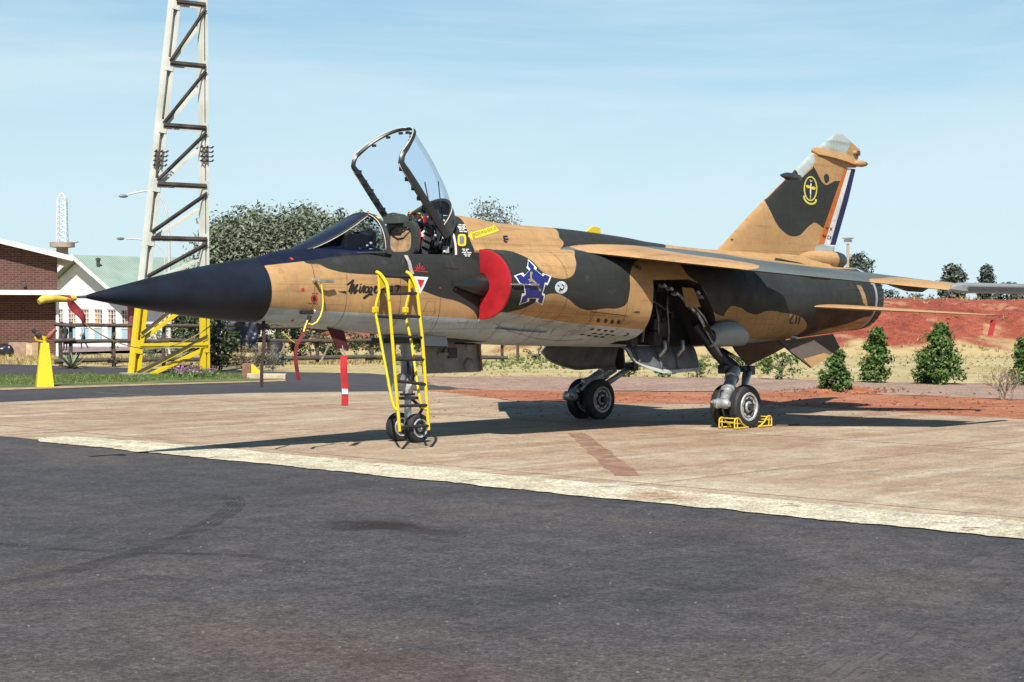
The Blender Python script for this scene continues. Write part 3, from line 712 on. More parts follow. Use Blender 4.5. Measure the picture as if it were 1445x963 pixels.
_n = WG.node_tree.nodes; _l = WG.node_tree.links
_g = _n.new('ShaderNodeBsdfGlossy'); _g.inputs['Roughness'].default_value = .04; _t = _n.new('ShaderNodeBsdfTransparent'); _t.inputs['Color'].default_value = (.62, .68, .78, 1)
_f = _n.new('ShaderNodeFresnel'); _f.inputs['IOR'].default_value = 1.25; _m = _n.new('ShaderNodeMixShader')
_q = _n.new('ShaderNodeMath'); _q.operation = 'MULTIPLY'; _q.inputs[1].default_value = .30; _l.new(_f.outputs[0], _q.inputs[0]); _l.new(_q.outputs[0], _m.inputs[0]); _l.new(_t.outputs[0], _m.inputs[1]); _l.new(_g.outputs[0], _m.inputs[2]); _l.new(_m.outputs[0], _n['Material Output'].inputs['Surface'])

WS0, WS1 = -1.86, -.78
def ws_pt(t, q, off=0.0):
    "t 0..1 front to arch, q angle from the crown (0) to the sill (+-90 deg)"
    x = WS0 + (WS1-WS0)*t; w = .10 + .36*t**.85; zb = 2.285 + .02*t; h = (2.345 + .455*t) - zb
    c, s_ = math.cos(q), math.sin(q); n_ = 2.3
    k = (abs(c)**n_ + abs(s_)**n_)**(-1/n_)
    return Vector((x, (w+off)*k*s_, zb + (h+off)*k*c))
def qf(t): return R(74 - 57*min(1, max(0, t))**.75)
wsr = empty('windscreen'); wsr.parent = JET
ts = np.linspace(0, 1, 25)
mb = MB(); mb.loft([[ws_pt(t, q) for q in np.linspace(-qf(t), qf(t), 17)] for t in ts], cap=False, closed=False)
REFL = mat('front_glass_reflection', (.012, .016, .032), .3, var=.15, vscale=4)  # opaque dark sky reflection painted in place of the front glass
mb.build('front_panel', REFL, wsr, smooth=60, fix=False)
for s_ in (-1, 1):
    mb = MB(); mb.loft([[ws_pt(t, s_*q, -.004) for q in np.linspace(qf(t), R(90), 13)] for t in ts[2:]], cap=False, closed=False)
    mb.build('side_pane', WG, wsr, smooth=60)
    mb = MB()
    mb.tube([ws_pt(t, s_*qf(t), .004) for t in ts[2:]], .011, 8)
    mb.tube([ws_pt(t, s_*R(88), .006) for t in ts[2:]], .013, 8)
    mb.build('pane_frame', OLIVE, wsr, smooth=60)
    mb = MB(); mb.tube([ws_pt(t, s_*(qf(t)+R(3.5)), .006) for t in ts[4:-1]], .0045, 6); mb.tube([ws_pt(.985, s_*q, .008) for q in np.linspace(qf(1), R(86), 14)], .005, 6)
    mb.build('sealing_strip', mat('cream_sealant', (.62, .56, .45), .7), wsr, smooth=60)
mb = MB()
for q0 in np.linspace(R(-90), R(90), 37)[:-1]:
    q1 = q0 + R(5)
    a, b = ws_pt(1, q0, .012), ws_pt(1, q1, .012); c, d = ws_pt(1, q0, -.03), ws_pt(1, q1, -.03)
    dx = Vector((.055, 0, 0))
    mb.add([a, b, b+dx, a+dx, c, d, d+dx, c+dx], [(0,1,2,3), (4,7,6,5), (0,4,5,1), (3,2,6,7)])
mb.build('arch_frame', OLIVE, wsr, smooth=40)
mb = MB()
for q in (-30, -18, -6, 8, 20, 34, 47):
    mb.box(ws_pt(.97, R(q), -.035), (.04, .05, .028))
mb.build('arch_fitting', BLKP, wsr)
mb = MB()
for a, b in ((3, 24), (26, 42)):
    mb.loft([[ws_pt(1, -R(q), .016) + Vector((dx, 0, 0)) for dx in (.004, .05)] for q in np.linspace(a, b, 8)], cap=False, closed=False)
mb.build('arch_stripe', mat('yellow_black_stripe', (.55, .50, .10), .6, col2=(.10, .10, .05), vscale=14, var_lo=.45, var_hi=.55), wsr)

# open canopy, hinged behind the seat
can = empty('canopy'); can.parent = JET
CO = Vector((-.56, 0, 3.45)); CS = Vector((.669, 0, -.743)); CN = Vector((.743, 0, .669))
def cp(s_, y, n_): return CO + CS*s_ + CN*n_ + Vector((0, y, 0))
def can_sec(s_, k=17, grow=0.0, lo=-90, hi=90):
    w = .43 + .015*math.sin(math.pi*min(1, s_/1.2)) + grow; h = float(pchip([0, .35, .8, 1.10, 1.30], [.685, .685, .645, .565, .47], s_)) + grow
    out = []
    for q in np.linspace(R(lo), R(hi), k):
        c, t_ = math.cos(q), math.sin(q); n_ = 2.0; kk = (abs(c)**n_+abs(t_)**n_)**(-1/n_)
        slant = -.02 + .10*(1-c) if s_ < .3 else 0.0
        out.append(cp(s_ + (1-s_/.3)*(.06*(1-abs(t_))) if s_ < .3 else s_, w*kk*t_, h*kk*c))
    return out
mb = MB(); mb.loft([can_sec(s_, 33) for s_ in np.linspace(0.02, 1.10, 22)], cap=False, closed=False)
mb.build('canopy_glass', GLASS, can, smooth=60)
mb = MB(); mb.loft([can_sec(s_, 33, .004) for s_ in np.linspace(1.08, 1.25, 6)], cap=False, closed=False)
mb.loft([can_sec(s_, 33, -.03) for s_ in np.linspace(1.08, 1.25, 6)], cap=False, closed=False)
mb.loft([can_sec(1.08, 33, .004), can_sec(1.08, 33, -.03)], cap=False, closed=False)
mb.build('canopy_rear_fairing', OLIVE, can, smooth=40)
mb = MB(); mb.tube(can_sec(1.075, 33, .006), .006, 6); mb.build('sealing_strip', MATS['cream_sealant'], can, smooth=60)
def frame_path(grow, n0=0.0):
    "rail, rounded corner, arch, rounded corner, rail"
    left = [cp(q, -(.43+grow), n0) for q in np.linspace(1.22, .06, 9)]
    arch = can_sec(0.0, 41, grow)[2:-2]
    right = [cp(q, .43+grow, n0) for q in np.linspace(.06, 1.22, 9)]
    return spline(left + arch + right, 2)
fp_ = frame_path(.0)
nfp = len(fp_)
mb = MB(); rr = []
for i, p in enumerate(fp_):
    t = (fp_[min(i+1, nfp-1)]-fp_[max(i-1, 0)]).normalized(); e = abs(i/(nfp-1)-.5)*2                  # 0 arch crown .. 1 rail end
    w_ = .014 + .010*max(0, min(1, (e-.45)/.25)); d_ = .019 + .026*max(0, min(1, (e-.5)/.3))
    out = (p - cp(.45, 0, .10)); out = (out - t*out.dot(t)).normalized(); b2 = t.cross(out).normalized()
    rr.append([p + out*(w_*c) + b2*(d_*s2) for c, s2 in ((-1, -.7), (-.7, -1), (.7, -1), (1, -.7), (1, .7), (.7, 1), (-.7, 1), (-1, .7))])
mb.loft(rr)
mb.build('canopy_frame', mat('canopy_frame_paint', (.018, .021, .021), .4, var=.2), can, smooth=50)
sp_ = frame_path(.0)[2:-2]
mb = MB(); mb.tube([p - CS*.030 - CN*.004 if 14 < i < len(sp_)-14 else p - CN*.040 for i, p in enumerate(sp_)], .0065, 6)
mb.build('frame_seal', MATS['cream_sealant'], can, smooth=60)
mb = MB()
for q in np.linspace(.15, 1.05, 7):
    for s_ in (-1, 1): mb.box(cp(q, s_*.395, -.02+.01*(int(q*10) % 3)), (.08, .035, .05))
arc = can_sec(.02, 33, -.05)
for k in (4, 7, 9, 12, 15, 18, 22, 26): mb.box(arc[k], (.03, .05, .03))
mb.build('canopy_latch', BLKP, can)
mb = MB()
for y in (-.10, .10): mb.tube([cp(1.08, y, .42), cp(.80, y*1.2, .58)], .008, 6)
mb.build('canopy_strut', STEEL, can)
mb = MB()
for k, (y, n_) in enumerate(((-.2, .25), (-.05, .3), (.1, .27), (.22, .2), (0, .18), (-.12, .15))):
    mb.box(cp(1.10 + .02*(k % 2), y, n_), (.05, .07, .06)); mb.tube([cp(1.08, y, n_), cp(1.03, y+.05, n_+.06)], .008, 6)
mb.build('canopy_mechanism', STEEL, can, bevel=.006)

# cockpit: well lining, rear bulkhead, instrument coaming, seat
COCK = mat('cockpit_black', (.012, .013, .015), .7, var=.3, vscale=12)
mb = MB()
mb.box((.405, 0, 2.42), (.012, .80, .66)); mb.box((-.18, 0, 1.78), (1.1, .8, .02)); mb.box((-.18, -.41, 2.04), (1.1, .012, .5)); mb.box((-.18, .41, 2.04), (1.1, .012, .5))
mb.build('cockpit_lining', COCK, JET)
mb = MB()
ring = [Vector((.405, .44*math.sin(q)*(abs(math.cos(q))**2.3+abs(math.sin(q))**2.3)**(-1/2.3), 2.30+.50*math.cos(q)*(abs(math.cos(q))**2.3+abs(math.sin(q))**2.3)**(-1/2.3))) for q in np.linspace(R(-88), R(88), 33)]
mb.tube(ring, .016, 8); mb.build('bulkhead_seal', MATS['cream_sealant'], JET, smooth=60)
mb = MB()
for k, (y, z, sx, sy, sz) in enumerate(((-.30, 2.42, .06, .12, .14), (-.22, 2.60, .05, .14, .10), (-.33, 2.58, .05, .10, .08), (.02, 2.70, .05, .2, .07), (-.1, 2.45, .06, .16, .2), (.2, 2.5, .06, .2, .2), (-.28, 2.3, .07, .16, .08), (-.38, 2.48, .04, .04, .16))):
    mb.box((.37, y, z), (sx, sy, sz))
mb.build('bulkhead_equipment', DGREY, JET, bevel=.008)
mb = MB(); mb.box((.33, -.335, 2.385), (.02, .10, .09)); mb.build('data_plate', mat('aluminium_plate', (.42, .42, .40), .5, metal=.3), JET, bevel=.005)
mb = MB()
for k in range(7):
    y = -.36 + .05*k; mb.tube([(.345, y, 2.36), (.335, y+.02, 2.46), (.35, y-.01, 2.60), (.36, y+.02, 2.68)], .009, 6)
mb.build('hose', STEEL, JET, smooth=60)
mb = MB()
for p in ((.32, -.30, 2.53), (.32, -.24, 2.47), (.31, -.33, 2.36), (.30, -.18, 2.56)): mb.sphere(p, .018, 8, 6)
mb.build('switch_knob', WHITE, JET, smooth=60)
coam = empty('instrument_panel'); coam.parent = JET
# hood frame seen edge-on from the front quarter: rounded olive frame with a tan cover in it
def hoodring(x, w, h, z0, th):
    return [Vector((x, -.13+(w)*k*s_, z0 + h*k*c)) for q in np.linspace(0, 2*math.pi, 32, endpoint=False) for c, s_ in ((math.cos(q), math.sin(q)),) for k in ((abs(c)**4+abs(s_)**4)**(-.25),)]
mb = MB()
o1, i1, o2, i2 = hoodring(-.26, .275, .225, 2.50, 0), hoodring(-.26, .20, .155, 2.50, 0), hoodring(-.18, .275, .225, 2.50, 0), hoodring(-.18, .20, .155, 2.50, 0)
for k in range(32):
    j = (k+1) % 32
    mb.add([o1[k], o1[j], i1[j], i1[k], o2[k], o2[j], i2[j], i2[k]], [(0,1,2,3), (7,6,5,4), (0,4,5,1), (3,2,6,7)])
mb.build('coaming_frame', OLIVE, coam, smooth=35)
mb = MB(); mb.box((-.215, -.13, 2.50), (.03, .41, .32)); mb.build('panel_cover', mat('tan_canvas', (.42, .26, .14), .85, var=.3, vscale=9, bump=.3), coam, bevel=.01)
mb = MB(); mb.box((-.26, -.06, 2.735), (.16, .30, .09)); mb.box((-.26, -.06, 2.79), (.12, .22, .03)); mb.build('gunsight', mat('olive_box_paint', (.06, .075, .06), .5, var=.2), coam, bevel=.012)
mb = MB(); mb.tube([(-.27, -.30, 2.64), (-.28, -.20, 2.58), (-.28, -.1, 2.57), (-.27, .0, 2.60)], .009, 6); mb.tube([(-.26, .16, 2.80), (-.20, .05, 2.825), (-.16, -.10, 2.80), (-.15, -.22, 2.74)], .010, 6)
mb.build('cable', BLKP, coam, smooth=60)
mb = MB(); mb.box((-1.02, .0, 2.44), (.44, .50, .20)); mb.box((-.80, -.1, 2.50), (.10, .30, .16)); mb.lathe((-.86, -.16, 2.46), (0, -.3, 1), [(0, .09), (.10, .09), (.12, .05)], 16)
mb.build('instrument_hood', COCK, coam, bevel=.02)
mb = MB(); mb.sphere((-.95, -.30, 2.40), .016, 8, 6); mb.sphere((-.88, -.29, 2.43), .02, 8, 6); mb.box((-1.05, -.28, 2.36), (.03, .02, .02)); mb.box((-.90, -.31, 2.36), (.05, .02, .015)); mb.build('panel_lamp', WHITE, coam, smooth=50)
seat = empty('ejection_seat'); seat.parent = JET
sd = Vector((.30, 0, .95)).normalized()
def sp(a, y, f=0.0): return Vector((-.02, y, 2.05)) + sd*a + Vector((.95, 0, -.30)).normalized()*(-f)
rot_seat = Matrix.Rotation(math.atan2(.30, .95), 3, 'Y')
mb = MB(); mb.box(sp(.33, 0), (.12, .44, .66), rot_seat); mb.build('seat_back', COCK, seat, bevel=.02)
mb = MB(); mb.box(sp(.60, 0, .07), (.12, .32, .17), rot_seat); mb.build('headrest', BLKP, seat, bevel=.03)
mb = MB()
for k in range(6):
    for y in (-.235, .235): mb.box(sp(.12+.09*k, y, .02), (.11, .035, .055), rot_seat)
mb.build('seat_rail_block', STEEL, seat, bevel=.005)
mb = MB(); mb.tube([sp(.10, -.20, .12), sp(.30, -.21, .13), sp(.46, -.20, .13)], .022, 8); mb.build('yellow_cushion_edge', mat('ochre_cloth', (.45, .33, .10), .8, var=.3, vscale=20), seat, smooth=60)
mb = MB()
for y, dy in ((-.15, .05), (.15, -.05), (-.20, .0)):
    mb.loft([[sp(a, y+dy*a*2-.03, f), sp(a, y+dy*a*2+.03, f), sp(a, y+dy*a*2+.03, f+.012), sp(a, y+dy*a*2-.03, f+.012)] for a, f in ((.10, .16), (.22, .11), (.36, .10), (.50, .13), (.56, .15))])
mb.box(sp(.37, -.19, .14), (.05, .07, .09), rot_seat); mb.box(sp(.20, -.2, .16), (.04, .06, .09), rot_seat)
mb.build('harness_strap', RED, seat, bevel=.004)
mb = MB(); mb.tube([sp(.70, -.13, .05), sp(.78, -.12, .10), sp(.79, .0, .14), sp(.78, .12, .10), sp(.70, .13, .05)], .014, 8); mb.build('face_blind_handle', mat('handle_stripe', (.6, .5, .05), .5, col2=(.02, .02, .02), vscale=18, var_lo=.48, var_hi=.52), seat, smooth=60)
mb = MB()
for k in range(9):
    a = random.uniform(.25, .68); y = random.choice((-1, 1))*random.uniform(.08, .2); mb.box(sp(a, y, random.uniform(.08, .16)), (.03, random.uniform(.02, .05), random.uniform(.03, .07)), rot_seat)
mb.tube([sp(.62, -.18, .05), sp(.56, -.22, .08), sp(.50, -.18, .10), sp(.52, -.10, .13)], .016, 8); mb.tube([sp(.66, -.10, .1), sp(.58, -.14, .14), sp(.52, -.12, .15)], .014, 8)
mb.build('seat_fitting', WHITE, seat, bevel=.004)
mb = MB(); mb.tube([sp(.74, -.16, .06), sp(.76, -.05, .10), sp(.80, .10, .12)], .012, 6); mb.box(sp(.69, -.19, .08), (.02, .03, .12), rot_seat); mb.build('safety_pin_tag', RED, seat)
mb = MB(); mb.loft([[(-.53+dx, y, z), (-.48+dx, y, z), (-.48+dx, y+.012, z), (-.53+dx, y+.012, z)] for dx, y, z in ((0.0, -.50, 2.295), (.01, -.545, 2.22), (.03, -.562, 2.12), (.045, -.572, 2.07))])
mb.build('sill_strap', mat('grey_webbing', (.42, .40, .38), .8, var=.25, vscale=20), JET)

# intakes: half cones on the fuselage side
for s_ in (-1, 1):
    mb = MB(); mb.lathe((.18, s_*.60, 1.945), (1, s_*.02, 0), [(0, .006), (.06, .024), (.40, .126), (.50, .147), (.62, .150), (.74, .10)], 40)
    mb.build('intake_cone', mat('cone_dark_paint', (.016, .017, .018), .28, var=.15), JET, smooth=50)

# ---- wings
def aero_ring(le, te, th, up=(0, 0, 1), k=14, camber=0.0):
    le = Vector(le); te = Vector(te); up = Vector(up); c = (te-le); L = c.length; out = []
    us = [0.5*(1-math.cos(math.pi*i/(k-1))) for i in range(k)]
    def t_(u): return 5*th*L*(.2969*math.sqrt(u)-.126*u-.3516*u*u+.2843*u**3-.1036*u**4) + .002
    for u in us: out.append(le + c*u + up*(t_(u) - camber*(1-u)**6))
    for u in us[::-1][1:-1]: out.append(le + c*u + up*(-t_(u) - camber*(1-u)**6))
    return out
WLE = [(-.55, 2.22, 2.46), (-1.02, 2.64, 2.395), (-2.28, 3.90, 2.21), (-2.30, 3.78, 2.21), (-4.20, 5.78, 1.95)]
WTE = [(-.55, 6.05, 2.44), (-1.02, 6.10, 2.375), (-2.28, 6.42, 2.20), (-2.30, 6.425, 2.20), (-4.20, 6.92, 1.945)]
FLAP = .40
for s_ in (1, -1):
    wing = MB(); rr = []
    for (y, x, z), (y2, x2, z2) in zip(WLE, WTE):
        rr.append(aero_ring((x, -y*-s_ if False else y*s_, z), (x2, y*s_, z2), .036 if abs(y) < 2 else .034, k=18, camber=.035))
    wing.loft(rr)
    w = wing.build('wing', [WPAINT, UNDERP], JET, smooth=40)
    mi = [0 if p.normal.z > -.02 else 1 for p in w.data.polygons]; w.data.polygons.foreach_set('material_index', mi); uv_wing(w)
    # drooped flaps behind the fixed part, each a part of its own
    for nm, ya, yb, droop in (('flap', -1.10, -2.55, .20), ('flap', -2.60, -3.45, .20), ('aileron', -3.50, -4.10, .05)):
        rr = []
        for y in (ya, yb):
            zc = float(np.interp(-y, [1.02, 4.20], [2.375, 1.945])); xt = float(np.interp(-y, [1.02, 2.28, 4.2], [6.10, 6.42, 6.92]))
            rr.append(aero_ring((xt-.02, y*s_, zc-.015), (xt+.42, y*s_, zc-.42*math.sin(droop)-.01), .10, k=8))
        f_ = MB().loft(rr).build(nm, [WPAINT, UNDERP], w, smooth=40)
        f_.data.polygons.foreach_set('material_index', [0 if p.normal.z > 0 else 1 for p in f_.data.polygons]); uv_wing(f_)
    for y, L in ((-1.85, 1.35), (-3.15, .95)):                        # flap track fairings under the wing
        zc = float(np.interp(-y, [1.02, 4.20], [2.375, 1.945])); xt = float(np.interp(-y, [1.02, 2.28, 4.2], [6.10, 6.42, 6.92]))
        MB().loft([[(xt+dx, y*s_+.5*dw*a, zc-.02-dh*b) for a, b in ((-1, 0), (1, 0), (.7, 1), (-.7, 1))] for dx, dw, dh in ((-L, .01, .01), (-L*.5, .09, .10), (-.1, .10, .16), (.22, .08, .17), (.42, .01, .12))]).build('flap_fairing', UNDERP, w, smooth=50)
    rl = MB()                                                         # empty missile rail on the wing tip
    yc, zc = -4.27, 1.945
    def rail_ring(x, w_, h_, dz=0): return [Vector((x, s_*(yc)+w_*a, zc+dz+h_*b)) for a, b in ((-1, -.55), (-.55, -1), (.55, -1), (1, -.55), (1, .55), (.55, 1), (-.55, 1), (-1, .55))]
    rl.loft([rail_ring(5.72, .012, .012, -.01), rail_ring(5.78, .04, .045), rail_ring(5.95, .062, .07), rail_ring(7.75, .062, .07), rail_ring(7.88, .05, .06)])
    rail = rl.build('missile_rail', mat('rail_grey_paint', (.24, .25, .26), .45, var=.12), JET, smooth=30)
    MB().box((6.95, s_*(yc-.060), zc-.012), (1.75, .012, .062)).build('rail_slot', DGREY, rail)
    mb = MB(); [mb.lathe((x, s_*(yc-.055), zc+.0), (0, -s_, 0), [(0, .018), (.02, .015)], 10) for x in (6.05, 6.5, 7.1)]; mb.build('rail_bolt', STEEL, rail)

# ---- fin with rudder, fairings
def fin_te(z): return float(np.interp(z, [2.4, 2.62, 3.44, 4.27, 4.49], [9.44, 9.52, 9.93, 10.26, 9.74]))
def fin_le(z): return float(np.interp(z, [2.30, 2.50, 3.12, 4.13, 4.30, 4.49], [5.95, 6.33, 7.23, 8.85, 9.14, 9.52]))
def fin_hinge(z): return float(np.interp(z, [2.4, 2.69, 3.95, 4.5], [8.83, 8.99, 9.79, 10.14]))
def lens(x0, x1, z, th, k=12, full=None, y0=0):
    "symmetric section between x0 and x1; thickness follows the whole chord full=(a,b)"
    a, b = full or (x0, x1); pts = []
    us = [0.5*(1-math.cos(math.pi*i/(k-1))) for i in range(k)]
    f = lambda x: 2.6*th*(max(0, (x-a)/(b-a))**.5)*(1-min(1, (x-a)/(b-a)))**.8*.5 + .004
    xs = [x0+(x1-x0)*u for u in us]
    return [Vector((x, y0-f(x), z)) for x in xs] + [Vector((x, y0+f(x), z)) for x in xs[::-1]]
zs = [2.30, 2.45, 2.66] + list(np.linspace(2.68, 3.95, 12)) + [3.97, 4.1, 4.2, 4.27, 4.34, 4.40, 4.45, 4.49]
rr = []
for z in zs:
    cutr = 2.67 <= z <= 3.96
    x1 = fin_hinge(z) if cutr else fin_te(z)
    rr.append(lens(fin_le(z), x1, z, float(np.interp(z, [2.3, 4.4, 4.49], [.15, .07, .02])), full=(fin_le(z), fin_te(z))))
fin = MB().loft(rr).build('fin', PAINT, JET, smooth=35); uv_skin(fin)
rr = [lens(fin_hinge(z)+.012, fin_te(z), z, float(np.interp(z, [2.3, 4.4], [.15, .07])), k=6, full=(fin_le(z), fin_te(z))) for z in np.linspace(2.685, 3.945, 8)]
rud = MB().loft(rr).build('rudder', PAINT, JET, smooth=35); uv_skin(rud)
mb = MB()                                                            # antenna fairing band across the fin tip
mb.loft([[Vector((x, y, z)) for y, z in ((-wt, zt), (wt, zt), (wb*.9, zb+.03), (wb, zb+.008), (wb*.9, zb), (-wb*.9, zb), (-wb, zb+.008), (-wb*.9, zb+.03))] for x, zb, zt, wb, wt in ((8.85, 4.16, 4.19, .012, .008), (8.97, 4.105, 4.225, .062, .030), (9.35, 4.075, 4.225, .105, .040), (9.75, 4.035, 4.19, .10, .036), (10.03, 4.0, 4.13, .062, .03), (10.17, 3.985, 4.07, .03, .02))])
band = mb.build('antenna_fairing', TANP, JET, smooth=45)
MB().lathe((9.98, -.07, 4.03), (1, 0, .02), [(0, .02), (.06, .05), (.24, .055), (.34, .035), (.41, .006)], 18).build('tail_antenna', [TANP], JET, smooth=45)
MB().lathe((10.27, -.07, 4.036), (1, 0, .02), [(0, .046), (.06, .034), (.13, .004)], 18).build('antenna_tip', DGREY, JET, smooth=45)
MB().lathe((7.98, 0, 3.735), (1, 0, -.03), [(0, .005), (.08, .032), (.18, .055), (.26, .058), (.50, .056), (.62, .02)], 18).build('warning_antenna', mat('antenna_paint', (.03, .035, .045), .4), JET, smooth=45)
mb = MB(); mb.lathe((10.01, -.028, 4.16+.05), (1, 0, 0), [(0, .02), (.03, .035), (.08, .035), (.10, .02)], 12); mb.build('tail_lamp', TANP, JET, smooth=45)
MB().box((10.16, -.035, 4.205), (.06, .05, .075)).build('lamp_housing', DGREY, JET, bevel=.008)
pod = MB().lathe((8.3, 0, 2.465), (1, 0, -.022), [(0, .05), (.35, .115), (.7, .14), (1.16, .142)], 28).build('brake_chute_pod', TANP, JET, smooth=45)
MB().lathe((9.46, 0, 2.44), (1, 0, -.022), [(0, .143), (.12, .142), (.25, .12), (.31, .09), (.34, .02)], 28).build('pod_end_cap', mat('pod_cap_paint', (.03, .034, .042), .4, var=.3), JET, smooth=45)

# ---- tailplanes and ventral fins
TPL = [(-.45, 7.42, 1.70), (-.74, 7.80, 1.685), (-2.25, 10.14, 1.568), (-2.36, 10.36, 1.56)]
TPT = [(-.45, 9.55, 1.55), (-.74, 9.60, 1.53), (-2.25, 10.60, 1.525), (-2.36, 10.58, 1.53)]
for s_ in (1, -1):
    rr = [aero_ring((x, y*s_, z), (x2, y*s_, z), .035, k=14) for (y, x, z), (_, x2, _) in zip(TPL, TPT)]
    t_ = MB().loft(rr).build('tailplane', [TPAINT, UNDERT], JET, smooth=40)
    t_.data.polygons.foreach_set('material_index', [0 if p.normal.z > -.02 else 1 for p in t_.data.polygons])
    MB().loft([[ (x+.0, s_*(-2.34), 1.556+dz) for x, dz in ((10.22, .012), (10.62, .004), (10.62, -.004), (10.22, -.012))], [(x, s_*(-2.40), 1.552+dz) for x, dz in ((10.30, .01), (10.66, .003), (10.66, -.003), (10.30, -.01))]]).build('tip_plate', DGREY, t_)
    v0 = [(7.30, .44, 1.16), (8.0, .45, 1.20), (8.80, .43, 1.25), (8.90, .50, 1.03), (8.58, .53, .92), (7.98, .58, .74), (7.55, .51, .98)]
    bot = [(x, s_*y, z) for x, y, z in v0]
    MB().prism(bot, (0, s_*.028, .010)).build('ventral_fin', VPAINT, JET, bevel=.006)
    pt = [Vector(bot[k]) for k in (4, 5)] + [Vector((7.80, s_*.545, .875)), Vector((8.40, s_*.525, .955))]
    MB().prism([p + Vector((0, s_*.034, .010)) for p in pt], (0, .004, 0)).build('painted_panel', TANP, JET)

# ---- jet pipe
mb = MB(); mb.lathe((9.90, 0, 1.81), (1, 0, 0), [(0, .517), (.0, .520), (.12, .514), (.12, .508), (0, .50)], 64, cap=False); mb.build('tail_ring', GREYP, JET, smooth=40)
noz = empty('exhaust_nozzle'); noz.parent = JET
mb = MB(); mb.lathe((10.02, 0, 1.81), (1, 0, 0), [(0, .506), (.02, .512), (.17, .498), (.24, .478), (.24, .45), (-.6, .40), (-.6, .01)], 64, cap=False); mb.build('nozzle_ring', mat('burnt_steel', (.030, .030, .038), .45, metal=.5, var=.3, vscale=7), noz, smooth=35)
mb = MB()
for k in range(36):
    q = 2*math.pi*k/36; c, s2 = math.cos(q), math.sin(q)
    mb.bar((10.05, .512*s2, 1.81+.512*c), (10.24, .488*s2, 1.81+.488*c), .05, .012, (0, s2, c))
mb.build('nozzle_petal', MATS['burnt_steel'], noz)
# ---------------------------------------------------------------- landing gear
RIMM = mat('wheel_alloy', (.46, .46, .46), .42, metal=.25, var=.25, vscale=14)
OLEO = mat('gear_silver', (.33, .34, .35), .34, metal=.5, var=.3, vscale=9)
GEARD = mat('gear_dark_grey', (.035, .037, .043), .42, metal=.2, var=.35, vscale=8)
CHROME = mat('chrome_piston', (.65, .66, .68), .15, metal=1.0, var=.1)
def wheel(c, r_, w_, side, holes=8):
    "side: -1 = the finished face looks to port"
    root = empty('wheel', c); root.parent = JET
    prof = [(-w_/2*.82, r_*.62), (-w_/2*.98, r_*.74), (-w_/2, r_*.86), (-w_/2*.86, r_*.955), (-w_*.30, r_*.99)]
    for g in (-.18, -.06, .06, .18): prof += [(w_*(g-.028), r_), (w_*(g-.018), r_*.975), (w_*(g+.018), r_*.975), (w_*(g+.028), r_)]
    prof += [(w_*.30, r_*.99), (w_/2*.86, r_*.955), (w_/2, r_*.86), (w_/2*.98, r_*.74), (w_/2*.82, r_*.62)]
    MB().lathe((0, 0, 0), (0, 1, 0), prof, 48).build('tyre', BLK, root, smooth=35)
    rr = r_*.645; mb = MB()
    pr = [(-.012, .001), (-.012, rr*.20), (-.004, rr*.24), (-.004, rr*.36), (.010, rr*.42), (.006, rr*.74), (.016, rr*.80), (-.008, rr*.86), (-.012, rr*.98), (.0, rr*1.03), (.02, rr*1.03)]
    for sd in (-1, 1): mb.lathe((0, sd*w_*.46, 0), (0, -sd, 0), [(d-.0, q) for d, q in pr], 40, cap=False)
    mb.build('rim', RIMM, root, smooth=30)
    for k in range(holes):
        q = 2*math.pi*k/holes
        for sd in ((-1, 1) if r_ > .25 else (side,)):
            MB().lathe((rr*.57*math.sin(q), sd*(w_*.46-.009), rr*.57*math.cos(q)), (0, sd, 0), [(0, rr*.125), (.003, rr*.12)], 10).build('rim_hole', BLKP, root)
    MB().lathe((0, side*w_*.44, 0), (0, side, 0), [(0, rr*.2), (.03, rr*.17), (.04, rr*.1)], 14).build('hub_cap', OLEO, root, smooth=40)
    return root
# nose gear
for y in (-.165, .165): wheel((.01, y, .18), .18, .125, -1 if y < 0 else 1, 6)
ng = empty('nose_gear_leg'); ng.parent = JET
MB().lathe((-.02, 0, 1.34), (.04, 0, -1), [(0, .066), (.30, .066), (.30, .080), (.33, .080), (.33, .074), (.46, .082), (.62, .082), (.64, .060)], 20).build('leg_cylinder', mat('gear_blue_grey', (.22, .245, .28), .4, metal=.2, var=.3), ng, smooth=40)
MB().lathe((.005, 0, .72), (.01, 0, -1), [(0, .042), (.42, .042)], 16).build('leg_piston', OLEO, ng, smooth=40)
mb = MB(); mb.lathe((0, 0, .78), (0, 0, -1), [(0, .055), (.03, .085), (.12, .09), (.16, .06), (.2, .055)], 20); mb.lathe((.0, -.05, .70), (.45, -1, .12), [(0, .05), (.07, .055), (.10, .045), (.11, .02)], 16); mb.lathe((-.04, .02, .72), (-1, -.3, .1), [(0, .045), (.08, .04), (.10, .02)], 14)
mb.build('steering_unit', mat('cast_alloy', (.50, .51, .50), .4, metal=.25, var=.25), ng, smooth=40)
mb = MB(); mb.box((.0, 0, .545), (.26, .14, .035)); mb.box((.0, 0, .59), (.16, .12, .03)); mb.build('fork_plate', GEARD, ng, bevel=.008)
MB().tube([(.03, 0, .56), (.26, 0, .40), (.10, 0, .22)], .022, 8).build('torque_link', BLKP, ng, smooth=40)
MB().tube([(0, -.13, .18), (0, .13, .18)], .03, 12).build('axle', OLEO, ng, smooth=40)
MB().box((.0, 0, .30), (.07, .05, .25)).build('axle_fork', OLEO, ng, bevel=.01)
mb = MB()
for k in range(5): mb.tube([(-.06+.02*k, -.06, 1.0), (-.08+.03*k, -.085, .85), (-.02+.01*k, -.075, .70), (-.03+.02*k, -.03, .6)], .008, 6)
mb.build('brake_hose', BLKP, ng, smooth=40)
mb = MB(); mb.lathe((-.10, -.05, .80), (-1, -.1, 0), [(0, .03), (.05, .055), (.07, .06)], 16); mb.build('taxi_lamp', OLEO, ng, smooth=40)
